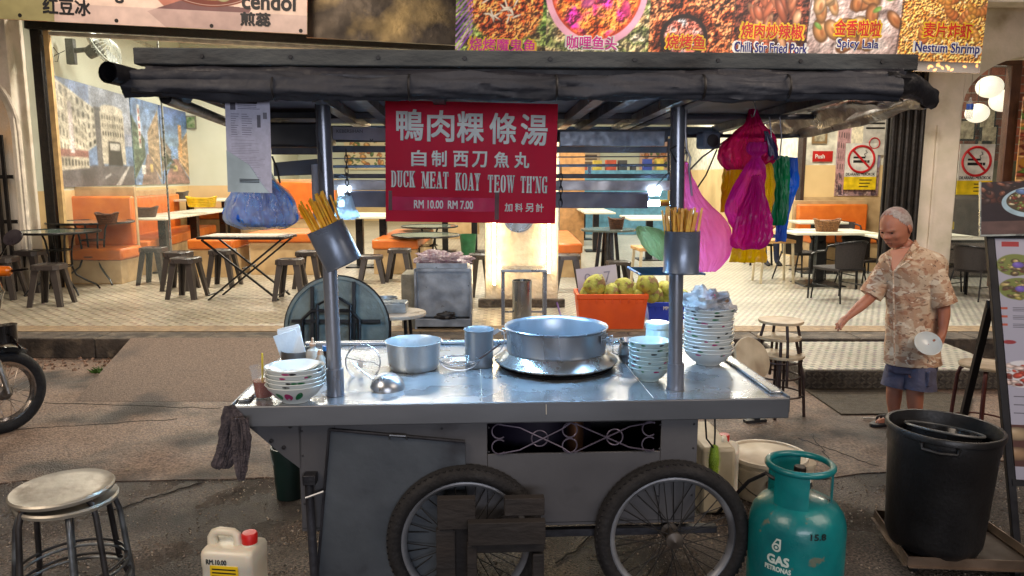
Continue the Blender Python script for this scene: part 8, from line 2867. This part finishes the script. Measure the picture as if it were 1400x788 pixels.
# engine guard, leg shields near fender
for k_, (px, py) in enumerate(((4, 452), (14, 460), (22, 470))):
 p = V(px, py, wy_ - .05)
 MB().tube([p + Vector((-.15, .05, .02)), p, p + Vector((.045, -.02, -.03))], .008, 8).build('guard_bar', CHR, t)
p = V(4, 458, wy_ - .02)
MB().loft([ell(p.x - .03 + k3 * .02, p.y, p.z - .05 + k3 * .04, .12 - k3 * .02, .07, 20) for k3 in range(4)]).build('front_shroud', BLKP, t)
p = V(-6, 372, wy_)
MB().tube([V(-60, 380, wy_ + .1), V(-10, 374, wy_), V(14, 371, wy_ - .02), V(38, 368, wy_ - .04)], [.014, .014, .011, .006], 10).build('brake_lever', CHR, t)
p = V(6, 371, wy_ - .03)
MB().tube([p + Vector((-.05, 0, 0)), p + Vector((-.02, 0, 0)), p + Vector((.03, 0, 0)), p + Vector((.045, 0, 0))], [.03, .036, .034, .02], 18).build('indicator', mat('indicator_orange', (240, 120, 20), .2, coat=.6, sss=.1), t)
MB().loft([ell(0, 0, z, a_, b, 20, Matrix.Translation(V(-26, 400, wy_))) for z, a_, b in ((-.22, .05, .08), (-.1, .10, .12), (.0, .13, .14), (.08, .1, .12), (.14, .04, .06))]).build('headlamp_cowl', BLKP, t)
p = V(18, 325, wy_ - .02)
MM = Matrix.Translation(p) @ Euler((R(75), R(-24), 0)).to_matrix().to_4x4()
MB().lathe([(0, -.02), (.05, -.018), (.068, -.006), (.07, .006), (.066, .01), (0, .011)], 32, (0, 0, 0), MM, sx=1.0, sy=.72).build('mirror', mat('mirror_back', (52, 44, 48), .35), t)
MB().tube([p + Vector((-.03, 0, -.02)), p + Vector((-.08, .0, -.10)), V(-14, 372, wy_)], .005, 8).build('mirror_stem', CHR, t)
MB().loft([ell(V(-70, 470, wy_ + .35).x, wy_ + .4, z, a_, b, 20) for z, a_, b in ((.28, .12, .3), (.45, .16, .4), (.62, .12, .35), (.72, .06, .3))]).build('bike_body', BLKP, t)
rear = Vector((wx - .95, wy_ + .75, rw_))
MB().lathe(prof, 48, (0, 0, 0), Matrix.Translation(rear) @ Matrix.Rotation(R(38), 4, 'Z') @ MY).build('tyre', TYRE, t, angle=50)
# ============================================================ THE WALKING MAN
YM = 5.16
SKIN = mat('skin_tan', (186, 124, 98), .5, 0, (172, 110, 86), ns=6, bump=.05, bs=60, sss=.12, rv=.08)
man = thing('person', 'elderly man in patterned cream shirt and blue shorts walking with a white dish', 'person', (2.60, YM, 0.006))
MO = Vector((2.60, YM, .006))
def Q(px, py, dy=0.0):
 return V(px, py, YM + dy) - MO
FD = Vector((-.80, -.60, 0))       # facing
RT = Vector((-.60, .80, 0))        # his right
def skin_graph(name, nodes, edges, m, parent, root=0, sub=2):
 me = bpy.data.meshes.new(name)
 me.from_pydata([tuple(n[0]) for n in nodes], edges, [])
 o = bpy.data.objects.new(name, me)
 COL.objects.link(o)
 sk = o.modifiers.new('skin', 'SKIN')
 sk.use_smooth_shade = True
 lay = me.skin_vertices[0] if len(me.skin_vertices) else None
 for i, n in enumerate(nodes):
  r = n[1]
  lay.data[i].radius = (r, r) if not isinstance(r, tuple) else r
  lay.data[i].use_root = (i == root)
 sb = o.modifiers.new('sub', 'SUBSURF')
 sb.levels = sb.render_levels = sub
 dg = bpy.context.evaluated_depsgraph_get()
 dg.update()
 m2 = bpy.data.meshes.new_from_object(o.evaluated_get(dg))
 bpy.data.objects.remove(o)
 bpy.data.meshes.remove(me)
 m2.name = name
 m2.materials.clear()
 m2.materials.append(m)
 m2.shade_smooth()
 o2 = bpy.data.objects.new(name, m2)
 COL.objects.link(o2)
 o2.parent = parent
 return o2
nodes, edges = [], []
def nd(p, r, prev=None):
 nodes.append((Vector(p), r))
 i = len(nodes) - 1
 if prev is not None:
  edges.append((prev, i))
 return i
pel = nd(Q(1244, 482), .085)
sp1 = nd(Q(1245, 440), .095, pel)
sp2 = nd(Q(1247, 395), .095, sp1)
chs = nd(Q(1247, 364), .085, sp2)
nk = nd(Q(1241, 344), .062, chs)
hd0 = nd(Q(1235, 325), .058, nk)
# right (far, reaching) arm
rs_ = nd(Q(1217, 357, .08), .045, chs)
re = nd(Q(1194, 403, .04), .042, rs_)
rf = nd(Q(1176, 419, -.02), .040, re)
rw = nd(Q(1161, 432, -.06), .025, rf)
rp_ = nd(Q(1154, 438, -.08), (.034, .020), rw)
rk = nd(Q(1149, 441, -.09), (.034, .016), rp_)
for dx, dy, dd, ln in ((-5, 2, .02, 1.0), (-4.5, 5, .005, 1.08), (-2.5, 7, -.01, 1.0), (0.5, 7, -.025, .85)):
 a = nd(Q(1149 + dx * .5, 441 + dy * .5, -.09 + dd), .0095, rk)
 b = nd(Q(1149 + dx * 1.1 * ln, 441 + dy * 1.15 * ln, -.10 + dd * 1.2), .0085, a)
 nd(Q(1149 + dx * 1.3 * ln, 441 + dy * 1.75 * ln, -.11 + dd * 1.2), .0070, b)
a = nd(Q(1152, 445, -.11), .010, rp_)
nd(Q(1149, 449, -.12), .0085, a)
# left (near) arm
ls = nd(Q(1277, 360, -.09), .045, chs)
le = nd(Q(1290, 412, -.12), .044, ls)
lf = nd(Q(1291, 432, -.14), .042, le)
lw = nd(Q(1289, 455, -.17), .027, lf)
lp_ = nd(Q(1286, 464, -.185), (.034, .022), lw)
lk = nd(Q(1283, 471, -.19), (.032, .018), lp_)
for dx, dy, dd in ((-6, 3, -.01), (-5.5, 6, .0), (-4, 8, .01), (-1, 9, .02)):
 a = nd(Q(1283 + dx * .6, 471 + dy * .5, -.195 + dd), .0095, lk)
 nd(Q(1283 + dx * 1.4, 471 + dy * .8, -.20 + dd), .008, a)
a = nd(Q(1280, 464, -.215), .0105, lp_)
nd(Q(1275, 467, -.225), .009, a)
# legs
h1 = nd(Q(1229, 492, .05), .068, pel)
k1 = nd(Q(1223, 527, .05), .058, h1)
c1 = nd(Q(1222, 545, .06), .056, k1)
a1 = nd(Q(1222, 570, .07), .034, c1)
f1 = nd(Q(1219, 577, .05), (.036, .034), a1)
t1 = nd(Q(1197, 580, -.03), (.042, .020), f1)
h2 = nd(Q(1255, 492, -.05), .068, pel)
k2 = nd(Q(1251, 530, -.08), .060, h2)
c2 = nd(Q(1251, 550, -.06), .058, k2)
a2 = nd(Q(1252, 578, -.05), .035, c2)
f2 = nd(Q(1250, 586, -.07), (.036, .034), a2)
t2 = nd(Q(1231, 591, -.15), (.042, .020), f2)
skin_graph('body', nodes, edges, SKIN, man, 0, 2)
# ---- head: facing +X in its own frame
def head():
 NV, NT = 46, 64
 Hh = .245
 rings = []
 for j in range(NV + 1):
  v = j / NV
  z = Hh * (v - .5)
  # base outline
  zz = 2 * v - 1
  rr = math.sqrt(max(0.0004, 1 - abs(zz) ** 2.5))
  side = .078 * rr * (1 - .20 * max(0, .5 - v) * 2)
  back = .105 * rr * (1 - .42 * max(0, .42 - v) * 2)
  front = .092 * rr * (1 - .02 * max(0, .4 - v))
  ring = []
  for i in range(NT):
   th = 2 * PI * i / NT
   c, s = math.cos(th), math.sin(th)
   x = (front if c > 0 else back) * c
   y = side * s
   dth = (th + PI) % (2 * PI) - PI
   def g(v0, sv, t0, stt):
    return math.exp(-((v - v0) / sv) ** 2 - ((dth - t0) / stt) ** 2)
   d = .026 * g(.44, .050, 0, .15) + .016 * g(.50, .07, 0, .11)          # nose
   d += .008 * (g(.41, .03, .2, .09) + g(.41, .03, -.2, .09))              # nostrils
   d += .010 * (g(.60, .035, .38, .26) + g(.60, .035, -.38, .26))          # brows
   d -= .010 * (g(.53, .038, .40, .17) + g(.53, .038, -.40, .17))          # sockets
   d += .005 * (g(.525, .018, .40, .12) + g(.525, .018, -.40, .12))        # lids
   d += .008 * g(.285, .022, 0, .28) + .008 * g(.245, .020, 0, .24)         # lips
   d -= .006 * g(.265, .008, 0, .3)
   d -= .005 * g(.205, .02, 0, .3)
   d += .012 * g(.12, .07, 0, .35)                                          # chin
   d += .007 * (g(.42, .07, .75, .25) + g(.42, .07, -.75, .25))            # cheeks
   d -= .005 * (g(.31, .05, .55, .10) + g(.31, .05, -.55, .10))            # folds
   d += .008 * (g(.16, .08, 1.2, .4) + g(.16, .08, -1.2, .4))              # jowls
   k_ = 1 + d / max(.03, math.hypot(x, y))
   ring.append(Vector((x * k_, y * k_, z)))
  rings.append(ring)
 return rings
hc_ = Q(1224.5, 312, -.02)
hyaw = math.atan2(-.50, -.87)
MH = Matrix.Translation(hc_) @ Matrix.Rotation(hyaw, 4, 'Z') @ Matrix.Rotation(R(24), 4, 'Y') @ Matrix.Scale(1.15, 4)
rings = head()
MB().loft([[MH @ p for p in r] for r in rings]).build('head', SKIN, man, angle=180)
# ears
for s in (1, -1):
 mb = MB()
 rr2 = []
 for j in range(10):
  a_ = PI * j / 9
  rr2.append([MH @ Vector((-.012 + .016 * math.cos(b) * math.sin(a_) - .004 * math.cos(a_), s * (.074 + .010 * math.sin(a_) * (1 + .5 * math.sin(b))), -.005 - .032 * math.cos(a_))) for b in [2 * PI * q_ / 12 for q_ in range(12)]])
 mb.loft(rr2).build('ear', SKIN, man, angle=180)
 # eyes and brows
 ex = Vector((.083, s * .031, .008))
 mb = MB().loft([[MH @ (ex + Vector((.003 * math.cos(2 * PI * q_ / 10) * math.sin(PI * j / 6), .008 * math.sin(2 * PI * q_ / 10) * math.sin(PI * j / 6), -.005 * math.cos(PI * j / 6)))) for q_ in range(10)] for j in range(7)])
 mb.build('eye', mat('eye_dark', (30, 20, 18), .2), man)
 MB().tube([MH @ Vector((.089, s * .014, .026)), MH @ Vector((.089, s * .032, .031)), MH @ Vector((.078, s * .050, .026))], [.0012, .0022, .0012], 6).build('eyebrow', mat('brow_grey', (150, 120, 110), .8), man)
MB().tube([MH @ Vector((.088, -.022, -.058)), MH @ Vector((.0975, -.008, -.0555)), MH @ Vector((.0975, .008, -.0555)), MH @ Vector((.088, .022, -.058))], .0022, 6).build('mouth', mat('lip_line', (110, 56, 48), .6), man)
# short grey hair over the top, sides and back with thin crown
HAIR = mat('grey_hair', (206, 198, 194), .8, 0, (170, 156, 150), ns=60, bump=.7, bs=200, c3=(176, 120, 110), ns3=10, lo3=.5, hi3=.75)
NV, NT = 46, 64
vs, fs = [], []
idx = {}
for j in range(NV + 1):
 v = j / NV
 for i in range(NT):
  th = 2 * PI * i / NT
  dth = (th + PI) % (2 * PI) - PI
  ad = abs(dth)
  lim = .93 - .13 * max(0, min(1, (ad - .5) / .5)) - .24 * max(0, min(1, (ad - 1.0) / .5)) - .24 * max(0, min(1, (ad - 1.5) / .4)) + .02 * nz.noise(Vector((th * 6, 0, 0)))
  if v >= lim:
   p = rings[j][i]
   e = p.normalized() * (.0045 * min(1, (v - lim) * 12 + .25) + .0016 * nz.noise(p * 160))
   idx[(j, i)] = len(vs)
   vs.append(MH @ (p + e))
for j in range(NV):
 for i in range(NT):
  k4 = [(j, i), (j, (i + 1) % NT), (j + 1, (i + 1) % NT), (j + 1, i)]
  if all(k5 in idx for k5 in k4):
   fs.append([idx[k5] for k5 in k4])
MB().add(vs, fs).build('hair', HAIR, man, angle=180)
# ---- shirt
def shirt_mat():
 m = mat('shirt_print', (222, 200, 174), .85, 0, (206, 182, 154), ns=4, bump=.25, bs=60)
 nt = m.node_tree
 N, L = nt.nodes, nt.links
 b = N['Principled BSDF']
 src = b.inputs['Base Color'].links[0].from_socket
 tc = [n for n in N if n.type == 'TEX_COORD'][0]
 def layer(src, kind, scale, lo, hi, col, seed, amt=1.0):
  mp = N.new('ShaderNodeMapping')
  mp.inputs['Location'].default_value = (seed, seed * .7, seed * .3)
  mp.inputs['Scale'].default_value = (1, 1, 1.7)
  L.new(tc.outputs['Object'], mp.inputs['Vector'])
  if kind == 'n':
   t_ = N.new('ShaderNodeTexNoise')
   t_.inputs['Scale'].default_value = scale
   t_.inputs['Detail'].default_value = 2
   t_.inputs['Distortion'].default_value = .6
   o_ = t_.outputs[0]
  else:
   t_ = N.new('ShaderNodeTexWave')
   t_.inputs['Scale'].default_value = scale
   t_.inputs['Distortion'].default_value = 9
   t_.inputs['Detail'].default_value = 2
   t_.inputs['Detail Scale'].default_value = 1.5
   o_ = t_.outputs[1]
  L.new(mp.outputs[0], t_.inputs['Vector'])
  mr = N.new('ShaderNodeMapRange')
  mr.inputs[1].default_value = lo
  mr.inputs[2].default_value = hi
  mr.inputs[4].default_value = amt
  L.new(o_, mr.inputs[0])
  mx = N.new('ShaderNodeMix')
  mx.data_type = 'RGBA'
  L.new(mr.outputs[0], mx.inputs[0])
  L.new(src, mx.inputs[6])
  mx.inputs[7].default_value = lin(col)
  return mx.outputs[2]
 s = layer(src, 'n', 7, .50, .54, (190, 148, 118), 1.0, .75)
 s = layer(s, 'n', 10, .57, .60, (176, 122, 92), 5.0, .7)
 s = layer(s, 'n', 13, .60, .62, (236, 222, 200), 9.0, .9)
 s = layer(s, 'n', 21, .61, .64, (140, 96, 72), 3.0, .7)
 s = layer(s, 'n', 30, .66, .69, (62, 54, 54), 13.0, .7)
 L.new(s, b.inputs['Base Color'])
 return m
SHM = shirt_mat()
def cloth(rows, m, name, dratio=.62, wr_=.05, folds=7, seed=0, nr=40, n=72, ax=None, hollow=.0):
 """garment piece: rows of (y, left, right, depth shift) at the man's distance, with soft folds"""
 mb = MB()
 rings = []
 for j in range(nr + 1):
  y, xa_, xb_, dy = cr(rows, j / nr)
  a, b = Q(xa_, y, dy), Q(xb_, y, dy)
  c0 = (a + b) / 2
  hw = (b.x - a.x) / 2
  ring = []
  for i in range(n):
   t_ = 2 * PI * i / n
   c, s = math.cos(t_), math.sin(t_)
   f = 1 + wr_ * nz.noise(Vector((c * folds * .35 + seed, s * folds * .35, c0.z * 7))) + wr_ * .8 * nz.noise(Vector((c * folds * .9, s * folds * .9 + seed, c0.z * 13)))
   v_ = RT * (s * 0)
   e = Vector((c * hw * f, s * hw * dratio * f, 0))
   ring.append(c0 + e)
  rings.append(ring)
 return mb.loft(rings).build(name, m, man, angle=85)
cloth([(335, 1233, 1253, -.0), (341, 1222, 1268, 0), (350, 1207, 1288, 0), (366, 1203, 1294, 0), (390, 1210, 1288, 0), (420, 1213, 1286, 0), (450, 1213, 1284, 0), (475, 1212, 1284, 0), (495, 1211, 1286, 0), (497, 1212, 1285, 0)], SHM, 'shirt', .70, .06, 8, 3)
def limb(p0, p1, r0, r1, m, name, seed, n=36, k=16, wr_=.08, flat=1.0, mid=None):
 rings = []
 p0, p1 = Vector(p0), Vector(p1)
 d = (p1 - p0).normalized()
 u = d.orthogonal().normalized()
 v_ = d.cross(u)
 for j in range(k + 1):
  f = j / k
  p = p0.lerp(p1, f)
  r = r0 + (r1 - r0) * f
  if f < .15:
   r *= .75 + .25 * f / .15
  rings.append([p + (u * math.cos(2 * PI * i / n) + v_ * math.sin(2 * PI * i / n)) * r * (1 + wr_ * nz.noise(Vector((math.cos(2 * PI * i / n) * 2.2 + seed, math.sin(2 * PI * i / n) * 2.2, f * 3)))) for i in range(n)])
 # turned hem
 rings.append([p.lerp(p1, .12) for p in rings[-1]])
 return MB().loft(rings).build(name, m, man, angle=60)
limb(Q(1224, 352, .06), Q(1190, 404, .05), .075, .078, SHM, 'sleeve', 2)
limb(Q(1268, 354, -.06), Q(1291, 417, -.12), .084, .082, SHM, 'sleeve', 6)
# collar: two points around an open neck, skin V below
for s, pts in ((1, [Q(1252, 328, -.06), Q(1258, 337, -.09), Q(1251, 352, -.150), Q(1229, 366, -.172), Q(1221, 372, -.166), Q(1240, 348, -.158)]), (-1, [Q(1221, 339, -.09), Q(1213, 345, -.10), Q(1211, 357, -.130), Q(1217, 368, -.160), Q(1219, 354, -.155)])):
 c = sum(pts, Vector()) / len(pts)
 mb = MB()
 back = [p + Vector((0, .012, 0)) for p in pts]
 k3 = len(pts)
 mb.add(pts + back, [tuple(range(k3)), tuple(range(2 * k3 - 1, k3 - 1, -1))] + [(i, i + k3, (i + 1) % k3 + k3, (i + 1) % k3) for i in range(k3)])
 mb.build('collar', SHM, man, smooth=False)
pts = [Q(1218, 343, -.115), Q(1246, 338, -.10), Q(1238, 352, -.152), Q(1221, 371, -.160), Q(1217, 356, -.150)]
MB().add(pts + [p + Vector((0, .02, 0)) for p in pts], [(0, 1, 2, 3, 4), (9, 8, 7, 6, 5)] + [(i, i + 5, (i + 1) % 5 + 5, (i + 1) % 5) for i in range(5)]).build('open_neck', SKIN, man)
MB().tube([Q(1221, 372, -.150), Q(1222, 430, -.128), Q(1223, 498, -.130)], .005, 6).build('button_placket', SHM, man)
# shorts
SHO = mat('shorts_blue_grey', (96, 96, 118), .9, 0, (76, 76, 98), ns=7, bump=.3, bs=60)
cloth([(484, 1220, 1276, 0), (492, 1216, 1279, 0), (502, 1213, 1281, 0), (508, 1214, 1279, 0)], SHO, 'shorts', .55, .05, 6, 4, nr=14)
limb(Q(1231, 497, .05), Q(1224, 529, .04), .088, .096, SHO, 'shorts_leg', 3, wr_=.1)
limb(Q(1260, 497, -.05), Q(1257, 532, -.06), .092, .108, SHO, 'shorts_leg', 8, wr_=.1)
MB().box(-.04, .04, -.012, .012, -.055, .05, Matrix.Translation(Q(1272, 517, -.145)) @ Matrix.Rotation(R(35), 4, 'Z')).build('cargo_pocket', SHO, man, bevel=.006)
# sandals
SAN = mat('sandal_black', (30, 28, 34), .6, bump=.3)
for (f_, t_) in ((f1, t1), (f2, t2)):
 pa, pb = nodes[f_][0], nodes[t_][0]
 d = (pb - pa)
 d.z = 0
 d.normalize()
 e = Vector((-d.y, d.x, 0))
 out = []
 for q_ in range(20):
  a_ = 2 * PI * q_ / 20
  out.append((pa.lerp(pb, .5) + d * math.cos(a_) * .135 + e * math.sin(a_) * (.046 + .008 * math.cos(a_))))
 MB().slab([(p.x, p.y) for p in out], .0, .022).build('sandal_sole', SAN, man, bevel=.004)
 for f__ in (.35, .6):
  c0 = pa.lerp(pb, f__)
  zt = c0.z + .028
  MB().tube([(c0 + e * .046 * math.cos(a_)) * 1 + Vector((0, 0, -c0.z + .02 + (zt + .008) * math.sin(a_))) for a_ in [PI * q_ / 8 for q_ in range(9)]], .008, 6).build('sandal_strap', SAN, man)
# dish he carries
pd_ = V(1268, 471, YM - .235)
t = thing('white_dish', 'empty white dish with small red dots held in the walking man\'s left hand', 'dish', pd_, rot=(R(52), R(-14), 0))
MB().lathe([(0, -.012), (.050, -.012), (.064, -.004), (.084, .016), (.087, .018), (.083, .019), (.060, .0), (0, -.006)], 44).build('dish_body', MEL, t)
for x, y in ((.01, .0), (.03, -.012), (-.02, .01), (.03, .02)):
 MB().cyl((x, y), .004, -.0058, -.0050, 10).build('printed_dot', mat('dot_red', (180, 40, 50), .4), t)
# ============================================================ SEATED CUSTOMER BEYOND THE BAGS
Yc = 13.3
gc = V(1044, 340, Yc)
cust = thing('person', 'seated customer in navy jeans half hidden behind the hanging plastic bags', 'person', (gc.x, Yc, ZP + .002))
JE = mat('jeans_navy', (26, 34, 60), .85, c2=(20, 28, 50), ns=12, bump=.2)
CT = mat('dark_top', (40, 42, 54), .85)
nodes, edges = [], []
a = nd((-.05, .15, .50), .13)
b = nd((-.06, .16, .72), .13, a)
c = nd((-.08, .14, .95), .14, b)
d = nd((-.10, .12, 1.04), .055, c)
e = nd((-.12, .10, 1.17), (.085, .095), d)
nd((-.12, .10, 1.25), (.07, .075), e)
for s in (-1, 1):
 k4 = nd((-.05 + s * .09, .05, .50), .085, a)
 k5 = nd((-.02 + s * .12, -.33, .50), .065, k4)
 k6 = nd((.02 + s * .10, -.34, .10), .045, k5)
 nd((.06 + s * .10, -.48, .04), (.04, .03), k6)
 s1_ = nd((-.08 + s * .19, .13, .92), .06, c)
 s2_ = nd((-.08 + s * .24, -.02, .70), .042, s1_)
 s3_ = nd((-.08 + s * .12, -.28, .68), .032, s2_)
 nd((-.08 + s * .08, -.36, .70), (.035, .018), s3_)
bo = skin_graph('body', nodes, edges, CT, cust, 0, 2)
bo.data.materials.clear()
for m_ in (CT, JE, SKIN, BLK):
 bo.data.materials.append(m_)
for f in bo.data.polygons:
 c_ = f.center
 i = 0
 if c_.z < .62 and (c_.y < .3):
  i = 1
 if c_.z < .09:
  i = 3
 if c_.z > 1.05 or (c_.y < -.16 and c_.z > .6):
  i = 2
 f.material_index = i
HA2 = mat('black_hair', (24, 20, 20), .6, bump=.4)
MB().loft([ell(-.12, .12, z, r_, r_ * 1.08, 20) for z, r_ in ((1.14, .088), (1.2, .105), (1.27, .10), (1.32, .07), (1.335, .02))]).build('hair', HA2, cust)
t = thing('customer_stool', 'dark low seat under the customer behind the plastic bags', 'stool', (gc.x - .05, Yc + .12, ZP))
MB().box(-.2, .2, -.18, .18, .34, .38).build('seat', TUBEB, t, bevel=.01)
for sx_ in (-1, 1):
 for sy_ in (-1, 1):
  MB().bar((sx_ * .17, sy_ * .15, .34), (sx_ * .19, sy_ * .17, 0), .03).build('leg', TUBEB, t)
# strip helper-only properties left on part empties
for o in bpy.data.objects:
 if o.parent and 'category' in o:
  del o['category']
for o in bpy.data.objects:
 if o.parent is None and o.type == 'EMPTY' and not o.children:
  bpy.data.objects.remove(o)
